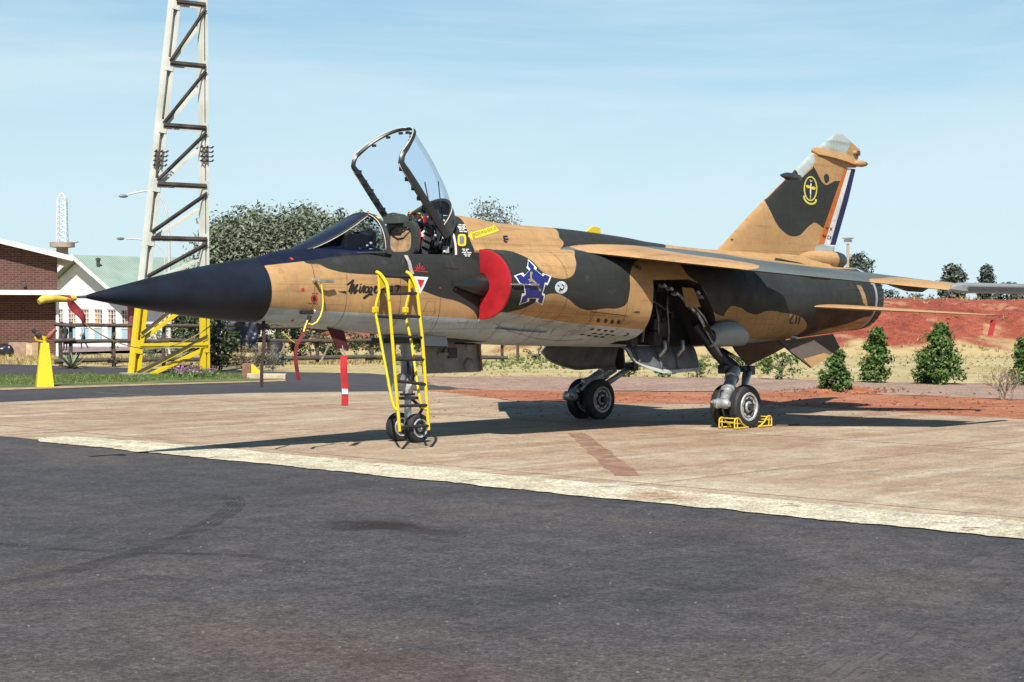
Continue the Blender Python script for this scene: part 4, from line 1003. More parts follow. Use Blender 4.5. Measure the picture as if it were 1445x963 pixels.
MB().prism([(-.46, .0, 1.36), (-.18, .0, 1.36), (-.24, 0, .62), (-.31, 0, .62)], (0, .02, 0)).build('leg_door', GREYP, ng, bevel=.005)
# nose gear rear door hanging from the starboard side, inner face to port
dr = MB().box((1.10, .32, 1.045), (1.05, .035, .45)).build('nose_gear_door', mat('door_inner_grey', (.17, .165, .165), .55, var=.25, vscale=6), JET, bevel=.01)
mb = MB(); mb.box((.96, .297, 1.07), (.30, .02, .04)); mb.box((.80, .297, 1.16), (.16, .02, .05)); mb.build('door_rib', MATS['door_inner_grey'], dr, bevel=.006)
MB().box((1.08, .296, 1.075), (.16, .02, .13)).build('door_recess', BLKP, dr)
for x, z, r_ in ((1.40, 1.16, .075), (1.385, .915, .095)):
    MB().sphere((x, .302, z), r_, 16, 10, (1, .45, 1)).build('door_bulge', MATS['door_inner_grey'], dr, smooth=60)
mb = MB(); mb.tube([(.6, .28, 1.24), (1.5, .28, 1.24)], .015, 8); mb.tube([(1.55, .28, 1.25), (1.60, .27, .84)], .018, 8); mb.build('door_edge', mat('red_lead', (.20, .10, .07), .6), dr, smooth=40)
mb = MB(); mb.box((.55, .2, 1.22), (.06, .3, .10)); mb.box((1.15, .12, 1.22), (.05, .35, .06)); mb.tube([(.7, .0, 1.24), (.9, .28, 1.1)], .02, 8); mb.build('door_hinge', GEARD, dr, bevel=.006)
MB().prism([(-.10, -.27, 1.34), (.40, -.27, 1.30), (.40, -.30, 1.185), (-.02, -.30, 1.20)], (0, -.014, 0)).build('nose_gear_door', GREYP, JET, bevel=.004)
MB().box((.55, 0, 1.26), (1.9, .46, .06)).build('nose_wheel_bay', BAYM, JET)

# main gear
def main_gear(s_, dy):
    Y = lambda y: s_*(y+dy)
    for y in (1.12, 1.44): wheel((5.10, Y(y), .295), .305, .155, s_ if True else 1, 9)
    lg = empty('main_gear_leg'); lg.parent = JET
    MB().tube([(5.05, Y(.62), 1.42), (5.22, Y(.84), 1.05), (5.42, Y(1.0), .80)], [.085, .085, .10], 14).build('upper_leg', GEARD, lg, smooth=40)
    mb = MB(); mb.tube([(5.12, Y(.98), .83), (5.80, Y(1.02), .78)], .042, 12); mb.box((5.20, Y(1.0), .80), (.14, .12, .12)); mb.box((5.78, Y(1.02), .775), (.12, .13, .13)); mb.build('yoke', GEARD, lg, bevel=.01)
    a, b = Vector((5.36, Y(1.06), .78)), Vector((4.74, Y(1.34), .37)); d = (b-a).normalized(); L = (b-a).length
    MB().lathe(a, d, [(-.03, .06), (0, .092), (.16, .092), (.17, .104), (.21, .104), (.22, .086), (.46, .086), (.47, .100), (.54, .100), (.55, .074), (L, .07)], 24).build('shock_strut', OLEO, lg, smooth=40)
    mb = MB(); mb.lathe((4.70, Y(1.26), .35), (0, s_*1, 0), [(-.04, .05), (0, .072), (.03, .072), (.035, .062), (.12, .062), (.125, .072), (.16, .072), (.20, .04)], 20); mb.lathe((4.66, Y(1.26), .37), (-1, 0, .1), [(0, .04), (.05, .034), (.055, .024), (.09, .02)], 12); mb.build('pivot_housing', OLEO, lg, smooth=40)
    mb = MB(); mb.tube([(5.72, Y(1.06), .74), (5.20, Y(1.28), .40)], .042, 12); mb.tube([(5.40, Y(1.2), .53), (5.12, Y(1.28), .33)], .028, 10); mb.build('side_strut', OLEO, lg, smooth=40)
    mb = MB(); mb.bar((4.74, Y(1.28), .35), (5.12, Y(1.28), .295), .10, .12); mb.tube([(5.10, Y(.98), .295), (5.10, Y(1.56), .295)], .05, 14); mb.build('axle_beam', GEARD, lg, smooth=40)
    mb = MB(); mb.lathe((5.10, Y(1.20), .295), (0, s_, 0), [(0, .13), (.16, .13)], 24); mb.build('brake_pack', BLKP, lg, smooth=40)
    # folding brace climbing into the bay
    mb = MB()
    for o_ in (0, .10): mb.tube([(4.42+o_, Y(.80), 1.86), (4.80+o_, Y(.86), 1.55), (5.12+o_, Y(.88), 1.16), (5.30+o_*.3, Y(.96), .88)], .026 if o_ == 0 else .018, 8)
    mb.build('drag_brace', OLEO, lg, smooth=40)
    mb = MB()
    for q in ((4.62, .82, 1.70), (4.75, .84, 1.60), (4.95, .87, 1.38), (4.55, .8, 1.78)): mb.box((q[0], Y(q[1]), q[2]), (.10, .07, .07), Matrix.Rotation(.7, 3, 'Y'))
    mb.build('brace_fitting', STEEL, lg, bevel=.01)
    mb = MB()
    for k in range(4): mb.tube([(5.2+.03*k, Y(.9), 1.1), (5.35+.05*k, Y(1.1+.02*k), .9), (5.5-.02*k, Y(1.15), .72), (5.2, Y(1.3), .45)], .010, 6)
    mb.tube([(4.84, Y(1.24), .52), (4.80, Y(1.26), .46), (4.83, Y(1.24), .40)], .028, 8)
    mb.build('hydraulic_hose', BLKP, lg, smooth=40)
    # leg door standing off the flank: pale curved panel
    rr = []
    for x in np.linspace(4.86, 5.62, 9):
        e = abs((x-5.24)/.38); top = 1.50-.10*e**3; rr.append([(x, Y(.98+.16*math.sin(q)-.01), 1.12 + (top-1.12)*(.5-.5*math.cos(q*1.0))) for q in np.linspace(.1, math.pi*.92, 10)])
    o = MB().loft(rr, cap=False, closed=False).build('leg_door', mat('leg_door_grey', (.28, .33, .37), .4, var=.1), JET, smooth=50)
    md = o.modifiers.new('s', 'SOLIDIFY'); md.thickness = .02
    # bay furniture
    mb = MB()
    mb.tube([(3.75, Y(.60), 1.95), (3.78, Y(.72), 1.6), (3.74, Y(.70), 1.2)], .022, 8); mb.tube([(4.05, Y(.62), 1.95), (4.00, Y(.76), 1.55), (4.08, Y(.72), 1.25)], .018, 8)
    mb.tube([(4.3, Y(.70), 2.0), (4.15, Y(.8), 1.7), (4.22, Y(.78), 1.35), (4.3, Y(.7), 1.1)], .016, 8); mb.tube([(3.55, Y(.6), 1.7), (4.0, Y(.7), 1.75), (4.4, Y(.66), 1.6)], .014, 8)
    mb.build('bay_pipe', STEEL, JET, smooth=40)
    mb = MB()
    for k in range(22):
        mb.box((random.uniform(3.55, 4.6), Y(random.uniform(.46, .62)), random.uniform(1.2, 1.95)), (random.uniform(.05, .2), random.uniform(.05, .1), random.uniform(.05, .22)))
    mb.build('bay_equipment', mat('bay_equipment_paint', (.022, .021, .022), .6, var=.5, vscale=6), JET, bevel=.006)
    mb = MB()
    for x, z in ((3.56, 2.0), (3.9, 1.97), (4.05, 1.93), (4.18, 1.86), (4.66, 1.88), (4.73, 1.82)): mb.box((x, Y(.92), z), (.07, .10, .035), Matrix.Rotation(.4, 3, 'Y'))
    mb.build('bay_fitting', OLEO, JET, bevel=.006)
    MB().prism([(4.30, Y(.95), 1.95), (4.58, Y(.93), 1.94), (4.66, Y(1.0), 1.68), (4.33, Y(1.0), 1.68)], (0, -s_*.016, 0)).build('small_gear_door', TANP, JET, bevel=.004)
    # belly door: curved shell hinged near the keel, edges and ribs pale
    def dp(x, t, off=0.0):
        e = min(1, max(0, (x-3.42)/.75)); dep = .10 + .27*e**.5 - .03*max(0, x-4.3)
        q = t*1.25; return Vector((x, Y(.58 + .16*math.sin(q)+off*.6), 1.16 - dep*(1-math.cos(q))/(1-math.cos(1.25)) - .02 - off*.2))
    rr = [[dp(x, t) for t in np.linspace(0, 1, 10)] for x in np.linspace(3.42, 4.98, 16)]
    ri = [[dp(x, t, .03) for t in np.linspace(0, 1, 10)] for x in np.linspace(3.42, 4.98, 16)]
    dm = MB(); dm.loft(rr, cap=False, closed=False); bd = dm.build('belly_door', mat('belly_door_grey', (.12, .125, .135), .5, var=.3, vscale=5), JET, smooth=50)
    md = bd.modifiers.new('s', 'SOLIDIFY'); md.thickness = .022
    mb = MB(); mb.loft([[dp(3.42+.0, t), dp(3.50, t), dp(3.50, t, .035), dp(3.42, t, .035)] for t in np.linspace(0, 1, 12)]); mb.loft([[dp(x, 1), dp(x, .93), dp(x, .93, .05), dp(x, 1, .05)] for x in np.linspace(3.42, 4.98, 14)])
    mb.build('door_edge', mat('door_edge_pale', (.48, .48, .46), .5, var=.2), bd, smooth=35)
    mb = MB()
    for x in (3.62, 4.10, 4.48): mb.loft([[dp(x, t), dp(x+.035, t), dp(x+.035, t, .05), dp(x, t, .05)] for t in np.linspace(.05, .95, 8)])
    mb.build('door_rib', MATS['belly_door_grey'], bd, smooth=35)
    mb = MB()
    for x in (4.10, 4.50): mb.tube([(x, Y(.80), 1.22), (x+.02, Y(.80), 1.10), (x-.04, Y(.74), 1.0)], .026, 8)
    mb.build('door_arm', OLEO, bd, smooth=40)
main_gear(-1, .0)
main_gear(1, .11)

# probes, vents, aerials
mb = MB(); a = on_skin(YP(443, 396, -.42).x, YP(443, 396, -.42).z, 0); mb.lathe(a, (-.1, -1, .05), [(-.01, .035), (.01, .03), (.03, .022), (.09, .016)], 12); mb.tube([a + Vector((.0, -.085, .0)), a + Vector((.10, -.10, -.01)), a + Vector((.21, -.10, -.01))], .017, 8); mb.build('incidence_probe', METAL, JET, smooth=40)
a = on_skin(YP(436, 441, -.40).x, YP(436, 441, -.40).z, 0)
MB().box(a + Vector((0, -.02, 0)), (.16, .07, .045)).build('probe_pod', BLKP, JET, bevel=.012); MB().sphere(a + Vector((.11, -.035, .012)), .024, 10, 8).build('pod_cap', METAL, JET, smooth=50)
MB().prism([(3.33, -.015, 2.695), (3.66, -.015, 2.68), (3.66, -.015, 2.775), (3.50, -.015, 2.785)], (0, .03, 0)).build('blade_aerial', YEL, JET, bevel=.005)
a = on_skin(YP(1132, 476.5, -.5).x, 1.22, 0)
if a: MB().lathe(a + Vector((0, .02, 0)), (.3, -1, -.1), [(0, .05), (.05, .045), (.09, .02)], 12).build('vent_scoop', METAL, JET, smooth=40)
mb = MB()
for x, z in ((3.20, 2.22), (3.25, 2.20)):
    a = on_skin(x, z, 0)
    if a: mb.box(a, (.07, .03, .05))
mb.build('flank_inlet', BLKP, JET)
# long dark slot under the intake
mb = MB()
for x0, x1, y in ((1.05, 1.95, -.50),):
    pts = []
    for x in np.linspace(x0, x1, 10):
        h = SKIN.ray_cast(Vector((x, y - .06*(x-x0), .2)), Vector((0, 0, 1))); pts.append((h[0], .045*math.sin(math.pi*(.08+.84*(x-x0)/(x1-x0)))**.5))
    mb.add([p for a_, w_ in pts for p in (a_ + Vector((0, -w_, -.006)), a_ + Vector((0, w_, -.006)))], [(2*k, 2*k+1, 2*k+3, 2*k+2) for k in range(len(pts)-1)])
mb.build('belly_slot', BLKP, JET)
DECALS = [
 ('script_lettering', 'K', [[(-1.408,1.923),(-1.399,1.929),(-1.415,1.944),(-1.424,1.938)],[(-1.399,1.929),(-1.386,1.938),(-1.402,1.953),(-1.415,1.944)],[(-1.386,1.938),(-1.372,1.947),(-1.387,1.963),(-1.402,1.953)],[(-1.372,1.947),(-1.359,1.956),(-1.374,1.972),(-1.387,1.963)],[(-1.359,1.956),(-1.347,1.964),(-1.363,1.98),(-1.374,1.972)],[(-1.347,1.964),(-1.335,1.972),(-1.35,1.988),(-1.363,1.98)],[(-1.335,1.972),(-1.327,1.976),(-1.338,1.994),(-1.35,1.988)],[(-1.327,1.976),(-1.338,1.98),(-1.318,1.993),(-1.338,1.994)],[(-1.338,1.98),(-1.341,1.985),(-1.317,1.978),(-1.318,1.993)],[(-1.341,1.985),(-1.346,1.977),(-1.323,1.968),(-1.317,1.978)],[(-1.346,1.977),(-1.354,1.964),(-1.331,1.955),(-1.323,1.968)],[(-1.354,1.964),(-1.364,1.947),(-1.34,1.939),(-1.331,1.955)],[(-1.364,1.947),(-1.375,1.924),(-1.351,1.917),(-1.34,1.939)],[(-1.375,1.924),(-1.389,1.896),(-1.365,1.889),(-1.351,1.917)],[(-1.389,1.896),(-1.402,1.869),(-1.378,1.862),(-1.365,1.889)],[(-1.402,1.869),(-1.41,1.851),(-1.387,1.843),(-1.378,1.862)],[(-1.388,1.841),(-1.377,1.855),(-1.398,1.866),(-1.409,1.853)],[(-1.377,1.855),(-1.361,1.874),(-1.382,1.886),(-1.398,1.866)],[(-1.361,1.874),(-1.344,1.895),(-1.365,1.906),(-1.382,1.886)],[(-1.344,1.895),(-1.331,1.91),(-1.353,1.922),(-1.365,1.906)],[(-1.331,1.91),(-1.323,1.921),(-1.344,1.932),(-1.353,1.922)],[(-1.323,1.921),(-1.317,1.929),(-1.338,1.94),(-1.344,1.932)],[(-1.317,1.929),(-1.315,1.931),(-1.333,1.946),(-1.338,1.94)],[(-1.315,1.931),(-1.336,1.939),(-1.31,1.938),(-1.333,1.946)],[(-1.336,1.939),(-1.337,1.934),(-1.313,1.929),(-1.31,1.938)],[(-1.337,1.934),(-1.342,1.922),(-1.317,1.916),(-1.313,1.929)],[(-1.342,1.922),(-1.347,1.907),(-1.323,1.9),(-1.317,1.916)],[(-1.347,1.907),(-1.354,1.892),(-1.33,1.885),(-1.323,1.9)],[(-1.354,1.892),(-1.361,1.876),(-1.337,1.869),(-1.33,1.885)],[(-1.361,1.876),(-1.369,1.858),(-1.345,1.851),(-1.337,1.869)],[(-1.369,1.858),(-1.376,1.842),(-1.352,1.834),(-1.345,1.851)],[(-1.376,1.842),(-1.381,1.83),(-1.357,1.823),(-1.352,1.834)],[(-1.358,1.821),(-1.347,1.836),(-1.369,1.847),(-1.38,1.832)],[(-1.347,1.836),(-1.331,1.857),(-1.352,1.868),(-1.369,1.847)],[(-1.331,1.857),(-1.313,1.879),(-1.334,1.891),(-1.352,1.868)],[(-1.313,1.879),(-1.298,1.897),(-1.318,1.909),(-1.334,1.891)],[(-1.298,1.897),(-1.285,1.909),(-1.305,1.922),(-1.318,1.909)],[(-1.285,1.909),(-1.274,1.92),(-1.292,1.934),(-1.305,1.922)],[(-1.274,1.92),(-1.266,1.926),(-1.282,1.942),(-1.292,1.934)],[(-1.266,1.926),(-1.281,1.931),(-1.258,1.941),(-1.282,1.942)],[(-1.281,1.931),(-1.283,1.934),(-1.259,1.926),(-1.258,1.941)],[(-1.283,1.934),(-1.29,1.922),(-1.267,1.914),(-1.259,1.926)],[(-1.29,1.922),(-1.299,1.907),(-1.276,1.899),(-1.267,1.914)],[(-1.299,1.907),(-1.307,1.893),(-1.283,1.885),(-1.276,1.899)],[(-1.307,1.893),(-1.315,1.878),(-1.291,1.87),(-1.283,1.885)],[(-1.315,1.878),(-1.324,1.862),(-1.3,1.854),(-1.291,1.87)],[(-1.324,1.862),(-1.331,1.847),(-1.307,1.84),(-1.3,1.854)],[(-1.331,1.847),(-1.335,1.835),(-1.309,1.833),(-1.307,1.84)],[(-1.335,1.835),(-1.324,1.821),(-1.316,1.84),(-1.309,1.833)],[(-1.324,1.821),(-1.309,1.822),(-1.32,1.841),(-1.316,1.84)],[(-1.309,1.822),(-1.299,1.827),(-1.314,1.844),(-1.32,1.841)],[(-1.299,1.827),(-1.29,1.833),(-1.308,1.848),(-1.314,1.844)],[(-1.29,1.833),(-1.28,1.842),(-1.3,1.855),(-1.308,1.848)],[(-1.28,1.842),(-1.27,1.852),(-1.291,1.865),(-1.3,1.855)],[(-1.27,1.852),(-1.261,1.862),(-1.282,1.875),(-1.291,1.865)],[(-1.261,1.862),(-1.255,1.869),(-1.275,1.882),(-1.282,1.875)],[(-1.235,1.92),(-1.239,1.91),(-1.215,1.903),(-1.21,1.914)],[(-1.239,1.91),(-1.246,1.894),(-1.221,1.887),(-1.215,1.903)],[(-1.246,1.894),(-1.252,1.877),(-1.228,1.872),(-1.221,1.887)],[(-1.252,1.877),(-1.256,1.863),(-1.231,1.86),(-1.228,1.872)],[(-1.256,1.863),(-1.256,1.853),(-1.231,1.855),(-1.231,1.86)],[(-1.256,1.853),(-1.253,1.844),(-1.23,1.852),(-1.231,1.855)],[(-1.253,1.844),(-1.247,1.837),(-1.23,1.852),(-1.23,1.852)],[(-1.247,1.837),(-1.236,1.832),(-1.234,1.853),(-1.23,1.852)],[(-1.236,1.832),(-1.223,1.835),(-1.236,1.853),(-1.234,1.853)],[(-1.223,1.835),(-1.215,1.84),(-1.232,1.856),(-1.236,1.853)],[(-1.215,1.84),(-1.209,1.845),(-1.226,1.86),(-1.232,1.856)],[(-1.209,1.845),(-1.205,1.848),(-1.222,1.863),(-1.226,1.86)],[(-1.236,1.937),(-1.224,1.928),(-1.207,1.944),(-1.219,1.952)],[(-1.201,1.852),(-1.196,1.863),(-1.221,1.87),(-1.226,1.859)],[(-1.196,1.863),(-1.189,1.879),(-1.214,1.886),(-1.221,1.87)],[(-1.189,1.879),(-1.182,1.895),(-1.206,1.902),(-1.214,1.886)],[(-1.182,1.895),(-1.176,1.907),(-1.2,1.914),(-1.206,1.902)],[(-1.176,1.907),(-1.173,1.911),(-1.197,1.92),(-1.2,1.914)],[(-1.173,1.911),(-1.176,1.91),(-1.192,1.926),(-1.197,1.92)],[(-1.176,1.91),(-1.184,1.908),(-1.181,1.928),(-1.192,1.926)],[(-1.184,1.908),(-1.181,1.907),(-1.178,1.928),(-1.181,1.928)],[(-1.181,1.907),(-1.176,1.907),(-1.173,1.928),(-1.178,1.928)],[(-1.176,1.907),(-1.171,1.906),(-1.163,1.926),(-1.173,1.928)],[(-1.171,1.906),(-1.169,1.906),(-1.153,1.923),(-1.163,1.926)],[(-1.169,1.906),(-1.171,1.909),(-1.145,1.912),(-1.153,1.923)],[(-1.171,1.909),(-1.172,1.909),(-1.147,1.901),(-1.145,1.912)],[(-1.172,1.909),(-1.175,1.904),(-1.153,1.893),(-1.147,1.901)],[(-1.175,1.904),(-1.181,1.896),(-1.159,1.886),(-1.153,1.893)],[(-1.181,1.896),(-1.187,1.887),(-1.163,1.879),(-1.159,1.886)],[(-1.187,1.887),(-1.192,1.878),(-1.167,1.871),(-1.163,1.879)],[(-1.192,1.878),(-1.196,1.867),(-1.171,1.861),(-1.167,1.871)],[(-1.196,1.867),(-1.199,1.857),(-1.174,1.853),(-1.171,1.861)],[(-1.199,1.857),(-1.2,1.847),(-1.175,1.85),(-1.174,1.853)],[(-1.2,1.847),(-1.192,1.837),(-1.178,1.854),(-1.175,1.85)],[(-1.192,1.837),(-1.18,1.834),(-1.179,1.855),(-1.178,1.854)],[(-1.18,1.834),(-1.173,1.835),(-1.175,1.855),(-1.179,1.855)],[(-1.173,1.835),(-1.17,1.835),(-1.171,1.856),(-1.175,1.855)],[(-1.106,1.922),(-1.114,1.921),(-1.112,1.9),(-1.105,1.901)],[(-1.114,1.921),(-1.126,1.92),(-1.122,1.9),(-1.112,1.9)],[(-1.126,1.92),(-1.14,1.918),(-1.131,1.899),(-1.122,1.9)],[(-1.14,1.918),(-1.154,1.911),(-1.135,1.897),(-1.131,1.899)],[(-1.154,1.911),(-1.163,1.9),(-1.14,1.891),(-1.135,1.897)],[(-1.163,1.9),(-1.169,1.887),(-1.145,1.881),(-1.14,1.891)],[(-1.169,1.887),(-1.174,1.874),(-1.148,1.87),(-1.145,1.881)],[(-1.174,1.874),(-1.175,1.862),(-1.149,1.863),(-1.148,1.87)],[(-1.175,1.862),(-1.173,1.851),(-1.148,1.858),(-1.149,1.863)],[(-1.173,1.851),(-1.166,1.842),(-1.145,1.854),(-1.148,1.858)],[(-1.166,1.842),(-1.157,1.835),(-1.142,1.852),(-1.145,1.854)],[(-1.157,1.835),(-1.144,1.831),(-1.144,1.852),(-1.142,1.852)],[(-1.144,1.831),(-1.131,1.835),(-1.145,1.852),(-1.144,1.852)],[(-1.131,1.835),(-1.121,1.841),(-1.14,1.856),(-1.145,1.852)],[(-1.121,1.841),(-1.113,1.849),(-1.135,1.861),(-1.14,1.856)],[(-1.113,1.849),(-1.106,1.859),(-1.13,1.867),(-1.135,1.861)],[(-1.106,1.859),(-1.101,1.871),(-1.126,1.877),(-1.13,1.867)],[(-1.101,1.871),(-1.097,1.886),(-1.123,1.89),(-1.126,1.877)],[(-1.097,1.886),(-1.094,1.898),(-1.119,1.902),(-1.123,1.89)],[(-1.094,1.898),(-1.118,1.908),(-1.093,1.9),(-1.119,1.902)],[(-1.118,1.908),(-1.12,1.9),(-1.095,1.895),(-1.093,1.9)],[(-1.12,1.9),(-1.125,1.886),(-1.1,1.881),(-1.095,1.895)],[(-1.125,1.886),(-1.13,1.869),(-1.104,1.866),(-1.1,1.881)],[(-1.13,1.869),(-1.131,1.855),(-1.105,1.857),(-1.104,1.866)],[(-1.131,1.855),(-1.126,1.844),(-1.104,1.856),(-1.105,1.857)],[(-1.126,1.844),(-1.116,1.837),(-1.102,1.855),(-1.104,1.856)],[(-1.116,1.837),(-1.108,1.834),(-1.097,1.853),(-1.102,1.855)],[(-1.108,1.834),(-1.104,1.833),(-1.093,1.851),(-1.097,1.853)],[(-1.059,1.922),(-1.065,1.92),(-1.059,1.9),(-1.053,1.902)],[(-1.065,1.92),(-1.075,1.919),(-1.068,1.899),(-1.059,1.9)],[(-1.075,1.919),(-1.087,1.915),(-1.074,1.897),(-1.068,1.899)],[(-1.087,1.915),(-1.098,1.907),(-1.078,1.895),(-1.074,1.897)],[(-1.098,1.907),(-1.105,1.896),(-1.081,1.889),(-1.078,1.895)],[(-1.105,1.896),(-1.11,1.884),(-1.084,1.88),(-1.081,1.889)],[(-1.11,1.884),(-1.112,1.872),(-1.086,1.87),(-1.084,1.88)],[(-1.112,1.872),(-1.112,1.862),(-1.086,1.864),(-1.086,1.87)],[(-1.112,1.862),(-1.108,1.852),(-1.085,1.861),(-1.086,1.864)],[(-1.108,1.852),(-1.101,1.844),(-1.083,1.859),(-1.085,1.861)],[(-1.101,1.844),(-1.09,1.839),(-1.082,1.859),(-1.083,1.859)],[(-1.09,1.839),(-1.075,1.84),(-1.087,1.858),(-1.082,1.859)],[(-1.075,1.84),(-1.065,1.847),(-1.087,1.859),(-1.087,1.858)],[(-1.065,1.847),(-1.059,1.856),(-1.083,1.865),(-1.087,1.859)],[(-1.059,1.856),(-1.054,1.865),(-1.078,1.873),(-1.083,1.865)],[(-1.054,1.865),(-1.049,1.873),(-1.074,1.881),(-1.078,1.873)],[(-1.049,1.873),(-1.045,1.883),(-1.07,1.889),(-1.074,1.881)],[(-1.045,1.883),(-1.041,1.894),(-1.066,1.899),(-1.07,1.889)],[(-1.041,1.894),(-1.038,1.901),(-1.063,1.907),(-1.066,1.899)],[(-1.038,1.901),(-1.063,1.907),(-1.038,1.902),(-1.063,1.907)],[(-1.063,1.907),(-1.067,1.897),(-1.041,1.892),(-1.038,1.902)],[(-1.067,1.897),(-1.072,1.88),(-1.047,1.874),(-1.041,1.892)],[(-1.072,1.88),(-1.079,1.861),(-1.054,1.854),(-1.047,1.874)],[(-1.079,1.861),(-1.086,1.847),(-1.062,1.838),(-1.054,1.854)],[(-1.086,1.847),(-1.092,1.839),(-1.071,1.827),(-1.062,1.838)],[(-1.092,1.839),(-1.098,1.834),(-1.081,1.819),(-1.071,1.827)],[(-1.098,1.834),(-1.107,1.829),(-1.09,1.813),(-1.081,1.819)],[(-1.107,1.829),(-1.117,1.822),(-1.1,1.807),(-1.09,1.813)],[(-1.117,1.822),(-1.13,1.814),(-1.112,1.798),(-1.1,1.807)],[(-1.13,1.814),(-1.144,1.804),(-1.127,1.788),(-1.112,1.798)],[(-1.144,1.804),(-1.157,1.796),(-1.14,1.779),(-1.127,1.788)],[(-1.157,1.796),(-1.167,1.79),(-1.152,1.772),(-1.14,1.779)],[(-1.167,1.79),(-1.173,1.787),(-1.162,1.768),(-1.152,1.772)],[(-1.173,1.787),(-1.177,1.786),(-1.171,1.766),(-1.162,1.768)],[(-1.177,1.786),(-1.171,1.785),(-1.185,1.768),(-1.171,1.766)],[(-1.171,1.785),(-1.167,1.773),(-1.19,1.783),(-1.185,1.768)],[(-1.167,1.773),(-1.164,1.776),(-1.183,1.79),(-1.19,1.783)],[(-1.164,1.776),(-1.156,1.782),(-1.174,1.797),(-1.183,1.79)],[(-1.156,1.782),(-1.146,1.789),(-1.163,1.806),(-1.174,1.797)],[(-1.146,1.789),(-1.136,1.795),(-1.151,1.813),(-1.163,1.806)],[(-1.136,1.795),(-1.125,1.8),(-1.137,1.819),(-1.151,1.813)],[(-1.125,1.8),(-1.112,1.805),(-1.123,1.824),(-1.137,1.819)],[(-1.112,1.805),(-1.1,1.809),(-1.108,1.829),(-1.123,1.824)],[(-1.1,1.809),(-1.089,1.811),(-1.093,1.832),(-1.108,1.829)],[(-1.089,1.811),(-1.079,1.812),(-1.078,1.832),(-1.093,1.832)],[(-1.079,1.812),(-1.068,1.811),(-1.064,1.831),(-1.078,1.832)],[(-1.068,1.811),(-1.057,1.809),(-1.053,1.83),(-1.064,1.831)],[(-1.057,1.809),(-1.049,1.808),(-1.045,1.829),(-1.053,1.83)],[(-1.02,1.85),(-1.013,1.856),(-1.034,1.87),(-1.041,1.863)],[(-1.013,1.856),(-1.003,1.866),(-1.024,1.879),(-1.034,1.87)],[(-1.003,1.866),(-0.992,1.876),(-1.014,1.889),(-1.024,1.879)],[(-0.992,1.876),(-0.984,1.886),(-1.007,1.896),(-1.014,1.889)],[(-0.984,1.886),(-0.979,1.896),(-1.004,1.902),(-1.007,1.896)],[(-0.979,1.896),(-0.976,1.905),(-1.003,1.908),(-1.004,1.902)],[(-0.976,1.905),(-0.976,1.914),(-1.003,1.911),(-1.003,1.908)],[(-0.976,1.914),(-0.983,1.924),(-0.999,1.907),(-1.003,1.911)],[(-0.983,1.924),(-0.997,1.927),(-0.995,1.906),(-0.999,1.907)],[(-0.997,1.927),(-1.009,1.925),(-0.999,1.905),(-0.995,1.906)],[(-1.009,1.925),(-1.021,1.919),(-1.003,1.903),(-0.999,1.905)],[(-1.021,1.919),(-1.03,1.909),(-1.006,1.901),(-1.003,1.903)],[(-1.03,1.909),(-1.034,1.896),(-1.008,1.893),(-1.006,1.901)],[(-1.034,1.896),(-1.036,1.882),(-1.01,1.88),(-1.008,1.893)],[(-1.036,1.882),(-1.036,1.867),(-1.01,1.868),(-1.01,1.88)],[(-1.036,1.867),(-1.034,1.854),(-1.009,1.859),(-1.01,1.868)],[(-1.034,1.854),(-1.029,1.844),(-1.007,1.855),(-1.009,1.859)],[(-1.029,1.844),(-1.021,1.837),(-1.004,1.853),(-1.007,1.855)],[(-1.021,1.837),(-1.011,1.833),(-1.002,1.852),(-1.004,1.853)],[(-1.011,1.833),(-0.999,1.831),(-1.0,1.852),(-1.002,1.852)],[(-0.999,1.831),(-0.987,1.833),(-0.996,1.853),(-1.0,1.852)],[(-0.987,1.833),(-0.976,1.837),(-0.989,1.856),(-0.996,1.853)],[(-0.976,1.837),(-0.967,1.842),(-0.981,1.859),(-0.989,1.856)],[(-0.967,1.842),(-0.962,1.845),(-0.976,1.862),(-0.981,1.859)],[(-0.902,1.917),(-0.933,1.838),(-0.907,1.832),(-0.876,1.912)],[(-0.888,1.904),(-0.85,1.907),(-0.853,1.928),(-0.89,1.925)],[(-0.905,1.866),(-0.87,1.869),(-0.872,1.89),(-0.908,1.887)],[(-0.835,1.918),(-0.855,1.837),(-0.828,1.834),(-0.809,1.915)],[(-0.786,1.827),(-0.755,1.918),(-0.753,1.939),(-0.811,1.834)],[(-0.755,1.918),(-0.756,1.828),(-0.729,1.83),(-0.753,1.939)],[(-0.783,1.853),(-0.747,1.853),(-0.747,1.875),(-0.783,1.874)],[(-0.709,1.913),(-0.637,1.915),(-0.638,1.936),(-0.709,1.934)],[(-0.65,1.93),(-0.709,1.835),(-0.685,1.826),(-0.625,1.921)],[(-0.698,1.82),(-0.638,1.818),(-0.636,1.839),(-0.697,1.841)],[(-1.554,1.853),(-1.432,1.859),(-1.431,1.826)]]),
 ('letter', 'K', [[(1.325,2.579),(1.299,2.5),(1.333,2.504),(1.361,2.583)],[(1.33,2.565),(1.412,2.566),(1.429,2.589),(1.346,2.588)],[(1.319,2.528),(1.405,2.529),(1.42,2.551),(1.333,2.551)],[(1.312,2.495),(1.366,2.496),(1.377,2.519),(1.323,2.517)]]),
 ('rescue_arrow', 'Y', [[(0.751,2.609),(1.298,2.72),(1.305,2.649),(0.78,2.53)],[(0.662,2.56),(0.748,2.626),(0.729,2.498)]]),
